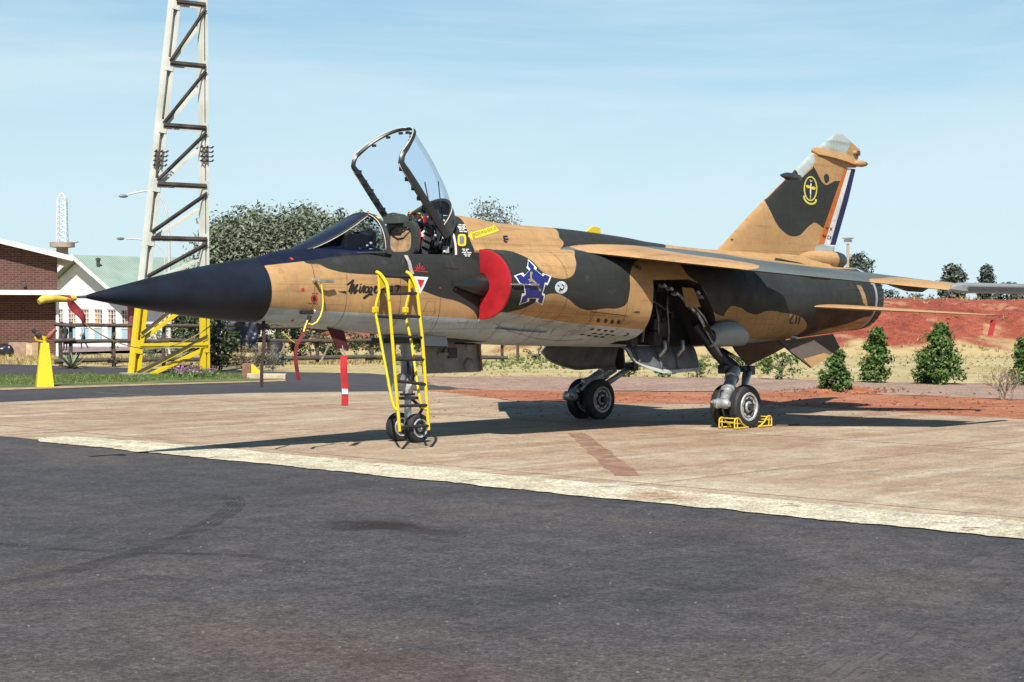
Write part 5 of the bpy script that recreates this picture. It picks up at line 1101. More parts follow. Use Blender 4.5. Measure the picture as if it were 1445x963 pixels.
 ('emergency_ring', 'Y', [[(0.613,2.507),(0.6,2.471),(0.57,2.482),(0.579,2.506)],[(0.6,2.471),(0.593,2.457),(0.566,2.473),(0.57,2.482)],[(0.593,2.457),(0.585,2.447),(0.561,2.466),(0.566,2.473)],[(0.585,2.447),(0.577,2.44),(0.556,2.461),(0.561,2.466)],[(0.577,2.44),(0.566,2.435),(0.551,2.458),(0.556,2.461)],[(0.566,2.435),(0.552,2.431),(0.543,2.456),(0.551,2.458)],[(0.552,2.431),(0.518,2.43),(0.525,2.455),(0.543,2.456)],[(0.518,2.43),(0.485,2.43),(0.508,2.455),(0.525,2.455)],[(0.485,2.43),(0.473,2.432),(0.501,2.457),(0.508,2.455)],[(0.473,2.432),(0.465,2.437),(0.497,2.46),(0.501,2.457)],[(0.465,2.437),(0.46,2.444),(0.495,2.465),(0.497,2.46)],[(0.46,2.444),(0.458,2.454),(0.495,2.471),(0.495,2.465)],[(0.458,2.454),(0.46,2.468),(0.496,2.481),(0.495,2.471)],[(0.46,2.468),(0.471,2.503),(0.504,2.504),(0.496,2.481)],[(0.471,2.503),(0.486,2.539),(0.514,2.528),(0.504,2.504)],[(0.486,2.539),(0.495,2.554),(0.519,2.538),(0.514,2.528)],[(0.495,2.554),(0.504,2.564),(0.525,2.545),(0.519,2.538)],[(0.504,2.564),(0.514,2.571),(0.53,2.549),(0.525,2.545)],[(0.514,2.571),(0.526,2.576),(0.537,2.553),(0.53,2.549)],[(0.526,2.576),(0.541,2.58),(0.544,2.555),(0.537,2.553)],[(0.541,2.58),(0.574,2.582),(0.562,2.556),(0.544,2.555)],[(0.574,2.582),(0.607,2.582),(0.579,2.556),(0.562,2.556)],[(0.607,2.582),(0.619,2.579),(0.586,2.554),(0.579,2.556)],[(0.619,2.579),(0.626,2.574),(0.589,2.551),(0.586,2.554)],[(0.626,2.574),(0.629,2.567),(0.59,2.546),(0.589,2.551)],[(0.629,2.567),(0.629,2.557),(0.59,2.54),(0.59,2.546)],[(0.629,2.557),(0.626,2.543),(0.587,2.53),(0.59,2.54)],[(0.626,2.543),(0.613,2.507),(0.579,2.506),(0.587,2.53)]]),
 ('ring_center', 'G', [[(0.575,2.506),(0.566,2.483),(0.562,2.474),(0.558,2.467),(0.554,2.463),(0.548,2.459),(0.542,2.457),(0.526,2.456),(0.51,2.457),(0.504,2.458),(0.501,2.461),(0.499,2.466),(0.499,2.472),(0.5,2.481),(0.508,2.504),(0.517,2.528),(0.523,2.537),(0.528,2.543),(0.533,2.548),(0.539,2.552),(0.546,2.554),(0.562,2.555),(0.577,2.554),(0.582,2.553),(0.585,2.55),(0.586,2.545),(0.586,2.539),(0.583,2.529)]]),
 ('stencil_lettering', 'W', [[(0.597,2.696),(0.641,2.694),(0.653,2.706),(0.609,2.708)],[(0.656,2.696),(0.703,2.693),(0.715,2.705),(0.669,2.708)],[(0.559,2.672),(0.608,2.67),(0.618,2.682),(0.569,2.684)],[(0.623,2.672),(0.675,2.669),(0.686,2.681),(0.634,2.684)],[(0.559,2.654),(0.614,2.652),(0.624,2.664),(0.569,2.666)],[(0.629,2.654),(0.686,2.651),(0.696,2.663),(0.639,2.666)],[(0.56,2.635),(0.592,2.632),(0.601,2.644),(0.57,2.647)],[(0.606,2.634),(0.639,2.631),(0.649,2.643),(0.616,2.646)],[(0.551,2.611),(0.602,2.609),(0.61,2.62),(0.559,2.623)],[(0.616,2.611),(0.67,2.608),(0.678,2.62),(0.625,2.622)],[(0.513,2.386),(0.561,2.386),(0.564,2.398),(0.516,2.398)],[(0.575,2.386),(0.626,2.386),(0.629,2.398),(0.578,2.397)],[(0.524,2.367),(0.552,2.366),(0.556,2.378),(0.527,2.378)],[(0.566,2.366),(0.597,2.366),(0.6,2.377),(0.569,2.377)],[(0.5,2.346),(0.571,2.346),(0.574,2.357),(0.503,2.357)],[(0.585,2.346),(0.659,2.346),(0.661,2.358),(0.587,2.357)],[(0.525,2.324),(0.576,2.324),(0.58,2.336),(0.529,2.336)],[(0.59,2.324),(0.645,2.324),(0.647,2.336),(0.593,2.335)],[(0.54,2.304),(0.575,2.303),(0.578,2.315),(0.544,2.316)],[(0.589,2.303),(0.626,2.303),(0.628,2.315),(0.591,2.315)]]),
 ('castle_emblem_border', 'W', [[(1.155,2.272),(1.211,2.163),(1.181,2.135),(1.261,2.074),(1.28,2.1),(1.423,2.061),(1.334,1.949),(1.294,1.96),(1.261,1.85),(1.302,1.839),(1.324,1.699),(1.178,1.747),(1.173,1.782),(1.057,1.784),(1.068,1.75),(0.931,1.703),(0.908,1.844),(0.956,1.848),(0.915,1.951),(0.862,1.952),(0.772,2.06),(0.937,2.102),(0.957,2.07),(1.06,2.13),(1.033,2.162)]]),
 ('castle_emblem', 'B', [[(1.135,2.23),(1.171,2.164),(1.147,2.138),(1.255,2.049),(1.294,2.074),(1.367,2.049),(1.316,1.979),(1.271,1.982),(1.232,1.846),(1.273,1.826),(1.282,1.734),(1.206,1.763),(1.202,1.804),(1.027,1.803),(1.039,1.767),(0.954,1.734),(0.946,1.819),(0.985,1.841),(0.943,1.964),(0.879,1.974),(0.83,2.052),(0.909,2.069),(0.944,2.042),(1.088,2.13),(1.072,2.166)]]),
 ('antelope_emblem', 'A', [[(1.067,2.112),(1.061,2.103),(1.09,2.101),(1.095,2.111)],[(1.061,2.103),(1.054,2.089),(1.083,2.087),(1.09,2.101)],[(1.054,2.089),(1.047,2.074),(1.076,2.073),(1.083,2.087)],[(1.047,2.074),(1.042,2.06),(1.071,2.06),(1.076,2.073)],[(1.042,2.06),(1.04,2.048),(1.069,2.05),(1.071,2.06)],[(1.04,2.048),(1.039,2.037),(1.068,2.04),(1.069,2.05)],[(1.039,2.037),(1.04,2.025),(1.069,2.032),(1.068,2.04)],[(1.04,2.025),(1.044,2.014),(1.071,2.025),(1.069,2.032)],[(1.044,2.014),(1.054,2.004),(1.077,2.019),(1.071,2.025)],[(1.054,2.004),(1.066,1.996),(1.086,2.013),(1.077,2.019)],[(1.066,1.996),(1.078,1.99),(1.098,2.007),(1.086,2.013)],[(1.078,1.99),(1.089,1.983),(1.11,1.999),(1.098,2.007)],[(1.089,1.983),(1.098,1.976),(1.12,1.991),(1.11,1.999)],[(1.098,1.976),(1.107,1.969),(1.13,1.983),(1.12,1.991)],[(1.107,1.969),(1.116,1.961),(1.139,1.974),(1.13,1.983)],[(1.116,1.961),(1.126,1.952),(1.149,1.965),(1.139,1.974)],[(1.126,1.952),(1.136,1.942),(1.16,1.954),(1.149,1.965)],[(1.136,1.942),(1.147,1.931),(1.171,1.943),(1.16,1.954)],[(1.147,1.931),(1.157,1.92),(1.182,1.931),(1.171,1.943)],[(1.157,1.92),(1.167,1.909),(1.192,1.921),(1.182,1.931)],[(1.167,1.909),(1.177,1.899),(1.201,1.909),(1.192,1.921)],[(1.177,1.899),(1.186,1.888),(1.211,1.898),(1.201,1.909)],[(1.186,1.888),(1.195,1.879),(1.219,1.889),(1.211,1.898)],[(1.195,1.879),(1.201,1.872),(1.225,1.882),(1.219,1.889)],[(1.062,2.019),(1.029,2.019),(1.024,2.006),(1.06,2.006)],[(1.029,2.019),(1.007,2.025),(0.998,2.013),(1.024,2.006)],[(1.137,1.964),(1.122,1.957),(1.132,1.946),(1.148,1.953)],[(1.073,2.099),(1.094,2.086),(1.108,2.097),(1.087,2.11)],[(1.064,2.008),(1.012,1.999),(1.015,1.986),(1.066,1.995)]]),
 ('round_badge', 'P', [[(1.705,1.925),(1.703,1.907),(1.695,1.89),(1.683,1.875),(1.666,1.863),(1.644,1.853),(1.621,1.847),(1.595,1.845),(1.569,1.847),(1.543,1.853),(1.519,1.862),(1.499,1.874),(1.484,1.889),(1.473,1.905),(1.47,1.923),(1.472,1.94),(1.481,1.957),(1.496,1.972),(1.516,1.984),(1.539,1.994),(1.565,2.0),(1.592,2.002),(1.618,2.001),(1.642,1.995),(1.664,1.986),(1.681,1.974),(1.694,1.959),(1.702,1.942)]]),
 ('round_badge_figure', 'K', [[(1.591,1.957),(1.599,1.954),(1.611,1.965),(1.603,1.969)],[(1.599,1.954),(1.61,1.949),(1.623,1.96),(1.611,1.965)],[(1.61,1.949),(1.62,1.944),(1.635,1.953),(1.623,1.96)],[(1.62,1.944),(1.625,1.939),(1.644,1.943),(1.635,1.953)],[(1.625,1.939),(1.626,1.932),(1.646,1.932),(1.644,1.943)],[(1.626,1.932),(1.625,1.923),(1.644,1.92),(1.646,1.932)],[(1.625,1.923),(1.621,1.914),(1.639,1.909),(1.644,1.92)],[(1.621,1.914),(1.616,1.908),(1.632,1.9),(1.639,1.909)],[(1.616,1.908),(1.611,1.906),(1.62,1.894),(1.632,1.9)],[(1.611,1.906),(1.602,1.904),(1.607,1.891),(1.62,1.894)],[(1.602,1.904),(1.592,1.904),(1.595,1.89),(1.607,1.891)],[(1.592,1.904),(1.584,1.903),(1.588,1.89),(1.595,1.89)],[(1.583,1.903),(1.539,1.895),(1.546,1.882),(1.589,1.89)],[(1.556,1.913),(1.602,1.884),(1.615,1.894),(1.57,1.923)],[(1.514,1.941),(1.548,1.934),(1.554,1.947),(1.521,1.954)]]),
 ('squadron_badge', 'K', [[(8.907,3.565),(8.903,3.523),(8.89,3.483),(8.869,3.447),(8.841,3.416),(8.808,3.392),(8.771,3.377),(8.732,3.371),(8.693,3.374),(8.657,3.386),(8.625,3.406),(8.598,3.434),(8.578,3.468),(8.567,3.507),(8.564,3.548),(8.57,3.589),(8.585,3.629),(8.606,3.665),(8.634,3.696),(8.666,3.72),(8.702,3.735),(8.74,3.742),(8.777,3.739),(8.811,3.727),(8.843,3.707),(8.87,3.679),(8.89,3.644),(8.902,3.606)]]),
 ('squadron_badge_ring', 'L', [[(8.929,3.566),(8.924,3.521),(8.887,3.524),(8.891,3.564)],[(8.924,3.521),(8.91,3.478),(8.875,3.486),(8.887,3.524)],[(8.91,3.478),(8.887,3.44),(8.856,3.451),(8.875,3.486)],[(8.887,3.44),(8.855,3.407),(8.831,3.422),(8.856,3.451)],[(8.855,3.407),(8.818,3.381),(8.801,3.399),(8.831,3.422)],[(8.818,3.381),(8.776,3.365),(8.768,3.385),(8.801,3.399)],[(8.776,3.365),(8.732,3.358),(8.732,3.379),(8.768,3.385)],[(8.732,3.358),(8.688,3.361),(8.697,3.382),(8.732,3.379)],[(8.688,3.361),(8.647,3.374),(8.663,3.393),(8.697,3.382)],[(8.647,3.374),(8.611,3.396),(8.634,3.413),(8.663,3.393)],[(8.611,3.396),(8.581,3.426),(8.61,3.44),(8.634,3.413)],[(8.581,3.426),(8.559,3.462),(8.592,3.473),(8.61,3.44)],[(8.559,3.462),(8.546,3.503),(8.582,3.509),(8.592,3.473)],[(8.546,3.503),(8.543,3.547),(8.579,3.549),(8.582,3.509)],[(8.543,3.547),(8.55,3.591),(8.585,3.588),(8.579,3.549)],[(8.55,3.591),(8.566,3.634),(8.598,3.626),(8.585,3.588)],[(8.566,3.634),(8.59,3.672),(8.618,3.661),(8.598,3.626)],[(8.59,3.672),(8.621,3.705),(8.643,3.69),(8.618,3.661)],[(8.621,3.705),(8.658,3.731),(8.673,3.713),(8.643,3.69)],[(8.658,3.731),(8.698,3.748),(8.705,3.727),(8.673,3.713)],[(8.698,3.748),(8.74,3.755),(8.739,3.734),(8.705,3.727)],[(8.74,3.755),(8.782,3.752),(8.773,3.731),(8.739,3.734)],[(8.782,3.752),(8.821,3.739),(8.804,3.72),(8.773,3.731)],[(8.821,3.739),(8.857,3.718),(8.833,3.7),(8.804,3.72)],[(8.857,3.718),(8.887,3.688),(8.858,3.673),(8.833,3.7)],[(8.887,3.688),(8.91,3.651),(8.876,3.64),(8.858,3.673)],[(8.91,3.651),(8.924,3.61),(8.887,3.603),(8.876,3.64)],[(8.924,3.61),(8.929,3.566),(8.891,3.564),(8.887,3.603)]]),
 ('squadron_badge_scroll', 'L', [[(8.523,3.434),(8.525,3.425),(8.576,3.43),(8.574,3.439)],[(8.525,3.425),(8.527,3.411),(8.578,3.417),(8.576,3.43)],[(8.527,3.411),(8.531,3.395),(8.581,3.403),(8.578,3.417)],[(8.531,3.395),(8.539,3.379),(8.587,3.392),(8.581,3.403)],[(8.539,3.379),(8.552,3.365),(8.597,3.382),(8.587,3.392)],[(8.552,3.365),(8.568,3.352),(8.61,3.371),(8.597,3.382)],[(8.568,3.352),(8.587,3.34),(8.625,3.362),(8.61,3.371)],[(8.587,3.34),(8.607,3.33),(8.642,3.353),(8.625,3.362)],[(8.607,3.33),(8.631,3.321),(8.661,3.346),(8.642,3.353)],[(8.631,3.321),(8.657,3.313),(8.683,3.339),(8.661,3.346)],[(8.657,3.313),(8.685,3.306),(8.705,3.334),(8.683,3.339)],[(8.685,3.306),(8.714,3.302),(8.726,3.331),(8.705,3.334)],[(8.714,3.302),(8.743,3.301),(8.746,3.33),(8.726,3.331)],[(8.743,3.301),(8.772,3.302),(8.768,3.331),(8.746,3.33)],[(8.772,3.302),(8.799,3.305),(8.789,3.334),(8.768,3.331)],[(8.799,3.305),(8.824,3.31),(8.807,3.337),(8.789,3.334)],[(8.824,3.31),(8.847,3.316),(8.822,3.341),(8.807,3.337)],[(8.847,3.316),(8.869,3.325),(8.837,3.347),(8.822,3.341)],[(8.869,3.325),(8.888,3.335),(8.848,3.353),(8.837,3.347)],[(8.888,3.335),(8.903,3.347),(8.856,3.359),(8.848,3.353)],[(8.903,3.347),(8.913,3.361),(8.86,3.366),(8.856,3.359)],[(8.913,3.361),(8.916,3.376),(8.863,3.377),(8.86,3.366)],[(8.916,3.376),(8.918,3.389),(8.864,3.388),(8.863,3.377)],[(8.918,3.389),(8.919,3.397),(8.865,3.397),(8.864,3.388)]]),
 ('squadron_badge_wings', 'Y', [[(8.718,3.57),(8.703,3.562),(8.681,3.559),(8.654,3.56),(8.63,3.567),(8.612,3.577),(8.604,3.589),(8.607,3.599),(8.622,3.607),(8.644,3.611),(8.669,3.609),(8.694,3.602),(8.712,3.592),(8.721,3.581)],[(8.878,3.567),(8.87,3.556),(8.85,3.548),(8.822,3.543),(8.792,3.544),(8.767,3.549),(8.75,3.557),(8.745,3.568),(8.754,3.579),(8.774,3.587),(8.802,3.592),(8.831,3.591),(8.857,3.586),(8.874,3.578)]]),
 ('squadron_badge_body', 'W', [[(8.727,3.638),(8.718,3.579),(8.75,3.58),(8.759,3.638)],[(8.718,3.579),(8.714,3.468),(8.746,3.469),(8.75,3.58)],[(8.708,3.693),(8.74,3.657),(8.744,3.666),(8.722,3.697)],[(8.74,3.657),(8.787,3.687),(8.775,3.692),(8.744,3.666)],[(8.722,3.468),(8.713,3.392),(8.73,3.392),(8.738,3.469)]]),
 ('rudder_lettering', 'K', [[(9.207,2.976),(9.2,2.923),(9.22,2.923),(9.226,2.976)],[(9.257,2.968),(9.249,2.921),(9.269,2.921),(9.277,2.967)],[(9.217,2.945),(9.262,2.944),(9.264,2.954),(9.219,2.955)],[(9.318,2.962),(9.4,2.915),(9.416,2.922),(9.334,2.969)],[(9.4,2.971),(9.324,2.915),(9.341,2.91),(9.417,2.966)],[(9.128,2.843),(9.117,2.793),(9.137,2.792),(9.148,2.842)],[(9.129,2.84),(9.191,2.782),(9.209,2.787),(9.147,2.845)],[(9.21,2.784),(9.215,2.838),(9.195,2.838),(9.19,2.784)],[(9.308,2.834),(9.263,2.817),(9.282,2.813),(9.32,2.826)],[(9.263,2.817),(9.266,2.78),(9.283,2.786),(9.282,2.813)],[(9.266,2.78),(9.319,2.772),(9.325,2.782),(9.283,2.786)],[(9.341,2.815),(9.372,2.777),(9.392,2.781),(9.36,2.819)],[(9.372,2.823),(9.351,2.772),(9.371,2.771),(9.392,2.821)]]),
 ('vent_hole', 'K', [[(2.497,1.497),(2.499,1.484),(2.49,1.477),(2.474,1.477),(2.454,1.485),(2.434,1.498),(2.422,1.513),(2.421,1.526),(2.431,1.533),(2.449,1.533),(2.468,1.525),(2.485,1.512)],[(2.635,1.49),(2.636,1.477),(2.627,1.47),(2.61,1.47),(2.59,1.478),(2.572,1.491),(2.56,1.506),(2.56,1.519),(2.571,1.527),(2.588,1.526),(2.607,1.518),(2.624,1.505)],[(2.763,1.478),(2.763,1.464),(2.755,1.457),(2.738,1.457),(2.716,1.465),(2.698,1.479),(2.687,1.494),(2.686,1.508),(2.697,1.516),(2.715,1.515),(2.734,1.507),(2.752,1.494)],[(2.887,1.473),(2.888,1.458),(2.88,1.45),(2.864,1.45),(2.843,1.458),(2.825,1.472),(2.815,1.488),(2.815,1.502),(2.826,1.511),(2.843,1.511),(2.861,1.503),(2.878,1.489)],[(2.539,1.395),(2.548,1.387),(2.549,1.38),(2.538,1.376),(2.518,1.378),(2.498,1.384),(2.483,1.392),(2.486,1.399),(2.5,1.402),(2.521,1.401)],[(2.667,1.384),(2.676,1.376),(2.676,1.368),(2.663,1.365),(2.643,1.366),(2.623,1.372),(2.611,1.38),(2.613,1.387),(2.629,1.391),(2.65,1.389)],[(2.79,1.373),(2.799,1.365),(2.797,1.358),(2.783,1.354),(2.763,1.355),(2.744,1.361),(2.733,1.369),(2.736,1.377),(2.752,1.38),(2.773,1.379)],[(2.901,1.365),(2.91,1.357),(2.906,1.35),(2.89,1.346),(2.87,1.347),(2.852,1.353),(2.842,1.361),(2.845,1.369),(2.863,1.372),(2.884,1.371)],[(2.717,1.333),(2.729,1.328),(2.729,1.323),(2.722,1.321),(2.704,1.322),(2.684,1.326),(2.669,1.332),(2.669,1.336),(2.68,1.339),(2.698,1.337)],[(2.827,1.323),(2.838,1.318),(2.835,1.313),(2.824,1.311),(2.806,1.312),(2.785,1.316),(2.775,1.322),(2.777,1.327),(2.789,1.329),(2.808,1.327)],[(2.928,1.316),(2.937,1.31),(2.933,1.306),(2.918,1.304),(2.898,1.305),(2.881,1.309),(2.872,1.315),(2.875,1.319),(2.89,1.322),(2.911,1.32)],[(3.031,1.307),(3.039,1.301),(3.033,1.296),(3.017,1.294),(2.996,1.296),(2.979,1.3),(2.971,1.306),(2.976,1.31),(2.992,1.312),(3.014,1.311)],[(2.767,1.303),(2.778,1.298),(2.782,1.293),(2.762,1.291),(2.739,1.293),(2.723,1.297),(2.713,1.302),(2.716,1.307),(2.725,1.309),(2.743,1.308)],[(2.872,1.293),(2.89,1.287),(2.899,1.282),(2.887,1.28),(2.866,1.282),(2.85,1.286),(2.834,1.291),(2.83,1.296),(2.835,1.299),(2.851,1.297)],[(2.971,1.282),(2.99,1.277),(3.003,1.272),(3.0,1.269),(2.981,1.271),(2.959,1.275),(2.936,1.281),(2.928,1.286),(2.933,1.288),(2.95,1.287)],[(2.636,1.318),(2.643,1.312),(2.636,1.308),(2.619,1.306),(2.595,1.307),(2.577,1.311),(2.573,1.317),(2.583,1.321),(2.595,1.323),(2.616,1.322)]]),
 ('vent_mark', 'K', [[(3.167,1.328),(3.181,1.325),(3.167,1.338),(3.153,1.34)],[(3.181,1.325),(3.202,1.322),(3.188,1.334),(3.167,1.338)],[(3.202,1.322),(3.221,1.318),(3.211,1.33),(3.188,1.334)],[(3.221,1.318),(3.224,1.318),(3.234,1.322),(3.211,1.33)],[(3.224,1.318),(3.219,1.32),(3.248,1.311),(3.234,1.322)],[(3.219,1.32),(3.219,1.316),(3.248,1.305),(3.248,1.311)],[(3.219,1.316),(3.216,1.311),(3.243,1.3),(3.248,1.305)],[(3.216,1.311),(3.211,1.308),(3.237,1.296),(3.243,1.3)],[(3.211,1.308),(3.203,1.306),(3.228,1.294),(3.237,1.296)],[(3.203,1.306),(3.19,1.306),(3.216,1.293),(3.228,1.294)],[(3.19,1.306),(3.177,1.305),(3.203,1.293),(3.216,1.293)],[(3.177,1.305),(3.168,1.305),(3.195,1.292),(3.203,1.293)]]),
 ('green_marking', 'GR', [[(3.052,1.615),(3.138,1.624),(3.208,1.621),(3.215,1.598),(3.113,1.603)]]),
 ('panel_slot', 'K', [[(2.242,1.611),(2.528,1.589),(2.524,1.597),(2.238,1.62)],[(2.528,1.589),(2.988,1.556),(2.986,1.564),(2.524,1.597)]]),
 ('warning_triangle', 'W', [[(-0.421,2.044),(-0.176,2.035),(-0.316,1.82)]]),
 ('warning_triangle_center', 'R', [[(-0.361,2.006),(-0.242,2.0),(-0.306,1.895)]]),
 ('sunburst_marking', 'R', [[(-0.408,2.106),(-0.299,2.101),(-0.296,2.11),(-0.405,2.115)],[(-0.299,2.101),(-0.176,2.092),(-0.173,2.102),(-0.296,2.11)],[(-0.337,2.125),(-0.362,2.159),(-0.374,2.153),(-0.348,2.119)],[(-0.315,2.128),(-0.325,2.186),(-0.338,2.183),(-0.328,2.125)],[(-0.293,2.13),(-0.279,2.205),(-0.292,2.204),(-0.306,2.129)],[(-0.273,2.126),(-0.236,2.169),(-0.247,2.173),(-0.283,2.129)],[(-0.256,2.117),(-0.215,2.137),(-0.22,2.145),(-0.262,2.125)]]),
 ('slot', 'K', [[(0.061,2.151),(0.349,2.136),(0.353,2.147),(0.065,2.162)],[(0.2,1.991),(0.259,1.987),(0.261,1.998),(0.202,2.002)],[(0.199,1.961),(0.257,1.957),(0.259,1.967),(0.2,1.971)]]),
 ('panel_outline', 'O', [[(-0.243,1.619),(-0.185,1.747),(-0.188,1.75),(-0.248,1.621)],[(-0.185,1.747),(-0.07,1.737),(-0.066,1.739),(-0.188,1.75)],[(-0.07,1.737),(-0.072,1.583),(-0.067,1.582),(-0.066,1.739)],[(-0.248,1.577),(-0.227,1.522),(-0.225,1.525),(-0.243,1.577)],[(-0.227,1.522),(-0.126,1.509),(-0.128,1.512),(-0.225,1.525)],[(-0.126,1.509),(-0.072,1.532),(-0.076,1.536),(-0.128,1.512)],[(0.342,1.521),(0.386,1.478),(0.386,1.482),(0.347,1.522)],[(0.386,1.478),(0.524,1.475),(0.521,1.479),(0.386,1.482)],[(0.524,1.475),(0.54,1.509),(0.534,1.511),(0.521,1.479)],[(-0.048,1.535),(-0.03,1.404),(-0.023,1.403),(-0.043,1.533)]]),
 ('red_marking', 'R', [[(0.027,1.907),(0.024,1.902),(0.018,1.898),(0.01,1.898),(0.003,1.901),(0.0,1.907),(0.003,1.913),(0.009,1.916),(0.018,1.916),(0.024,1.913)],[(0.287,1.889),(0.285,1.881),(0.279,1.876),(0.272,1.876),(0.266,1.881),(0.263,1.889),(0.265,1.896),(0.271,1.901),(0.279,1.901),(0.285,1.896)]]),
 ('red_square', 'R', [[(-2.057,1.885),(-2.015,1.891),(-2.014,1.851),(-2.056,1.847)]]),
 ('port_ring', 'R', [[(-1.824,1.77),(-1.824,1.756),(-1.842,1.76),(-1.842,1.77)],[(-1.824,1.756),(-1.829,1.743),(-1.845,1.752),(-1.842,1.76)],[(-1.829,1.743),(-1.837,1.733),(-1.85,1.745),(-1.845,1.752)],[(-1.837,1.733),(-1.849,1.726),(-1.857,1.741),(-1.85,1.745)],[(-1.849,1.726),(-1.863,1.724),(-1.866,1.739),(-1.857,1.741)],[(-1.863,1.724),(-1.878,1.726),(-1.875,1.741),(-1.866,1.739)],[(-1.878,1.726),(-1.892,1.733),(-1.884,1.745),(-1.875,1.741)],[(-1.892,1.733),(-1.905,1.743),(-1.892,1.752),(-1.884,1.745)],[(-1.905,1.743),(-1.914,1.755),(-1.897,1.76),(-1.892,1.752)],[(-1.914,1.755),(-1.918,1.769),(-1.9,1.77),(-1.897,1.76)],[(-1.918,1.769),(-1.918,1.784),(-1.9,1.779),(-1.9,1.77)],[(-1.918,1.784),(-1.914,1.796),(-1.898,1.787),(-1.9,1.779)],[(-1.914,1.796),(-1.904,1.806),(-1.892,1.794),(-1.898,1.787)],[(-1.904,1.806),(-1.892,1.813),(-1.885,1.798),(-1.892,1.794)],[(-1.892,1.813),(-1.877,1.815),(-1.876,1.8),(-1.885,1.798)],[(-1.877,1.815),(-1.862,1.813),(-1.866,1.799),(-1.876,1.8)],[(-1.862,1.813),(-1.849,1.807),(-1.858,1.794),(-1.866,1.799)],[(-1.849,1.807),(-1.837,1.797),(-1.85,1.788),(-1.858,1.794)],[(-1.837,1.797),(-1.828,1.784),(-1.845,1.779),(-1.85,1.788)],[(-1.828,1.784),(-1.824,1.77),(-1.842,1.77),(-1.845,1.779)]]),
 ('port_plug', 'K', [[(-1.847,1.768),(-1.848,1.757),(-1.853,1.748),(-1.862,1.743),(-1.872,1.743),(-1.883,1.748),(-1.891,1.757),(-1.895,1.768),(-1.894,1.779),(-1.889,1.788),(-1.88,1.793),(-1.869,1.793),(-1.859,1.788),(-1.851,1.779)]]),
 ('small_lettering', 'K', [[(-1.909,1.827),(-1.88,1.825),(-1.88,1.832),(-1.908,1.833)],[(-1.858,1.826),(-1.828,1.822),(-1.827,1.829),(-1.858,1.832)],[(-1.945,1.714),(-1.889,1.711),(-1.89,1.717),(-1.946,1.72)],[(-1.879,1.709),(-1.81,1.706),(-1.811,1.712),(-1.88,1.715)]]),
 ('red_arrow_marking', 'R', [[(-2.06,1.522),(-2.027,1.531),(-2.01,1.514),(-2.029,1.505)]]),
 ('red_patch', 'R', [[(-2.096,2.234),(-2.064,2.238),(-2.058,2.213),(-2.09,2.208)]]),
 ('no_step_line', 'R', [[(2.787,2.502),(2.834,2.495),(2.843,2.504),(2.796,2.51)],[(2.834,2.495),(2.902,2.486),(2.912,2.495),(2.843,2.504)],[(2.902,2.486),(2.979,2.476),(2.99,2.484),(2.912,2.495)],[(2.979,2.476),(3.055,2.465),(3.066,2.474),(2.99,2.484)],[(3.055,2.465),(3.13,2.454),(3.148,2.463),(3.066,2.474)],[(3.13,2.454),(2.937,2.431),(3.229,2.451),(3.148,2.463)],[(2.937,2.431),(2.921,2.417),(2.996,2.428),(3.229,2.451)],[(2.921,2.417),(2.942,2.409),(2.992,2.419),(2.996,2.428)],[(1.555,1.499),(1.76,1.483),(1.749,1.488),(1.544,1.504)],[(1.693,1.571),(1.916,1.546),(1.911,1.552),(1.687,1.576)]]),
 ('orange_mark', 'OR', [[(1.654,1.644),(1.701,1.649),(1.735,1.604),(1.685,1.604)]]),
 ('access_panel_outline', 'O', [[(1.383,1.638),(1.386,1.534),(1.397,1.53),(1.39,1.635)],[(2.22,1.622),(2.337,1.484),(2.343,1.484),(2.226,1.622)],[(2.233,1.622),(2.889,1.569),(2.888,1.574),(2.231,1.627)],[(0.951,1.485),(1.324,1.362),(1.322,1.367),(0.948,1.489)],[(1.324,1.362),(1.874,1.265),(1.868,1.27),(1.322,1.367)],[(1.874,1.265),(2.357,1.228),(2.347,1.233),(1.868,1.27)],[(2.357,1.228),(2.755,1.242),(2.745,1.247),(2.347,1.233)],[(1.528,1.316),(1.52,1.415),(1.513,1.418),(1.52,1.318)],[(1.52,1.415),(1.395,1.523),(1.384,1.526),(1.513,1.418)],[(1.875,1.266),(1.846,1.359),(1.839,1.362),(1.866,1.269)],[(2.061,1.311),(2.023,1.397),(2.01,1.4),(2.052,1.314)]]),
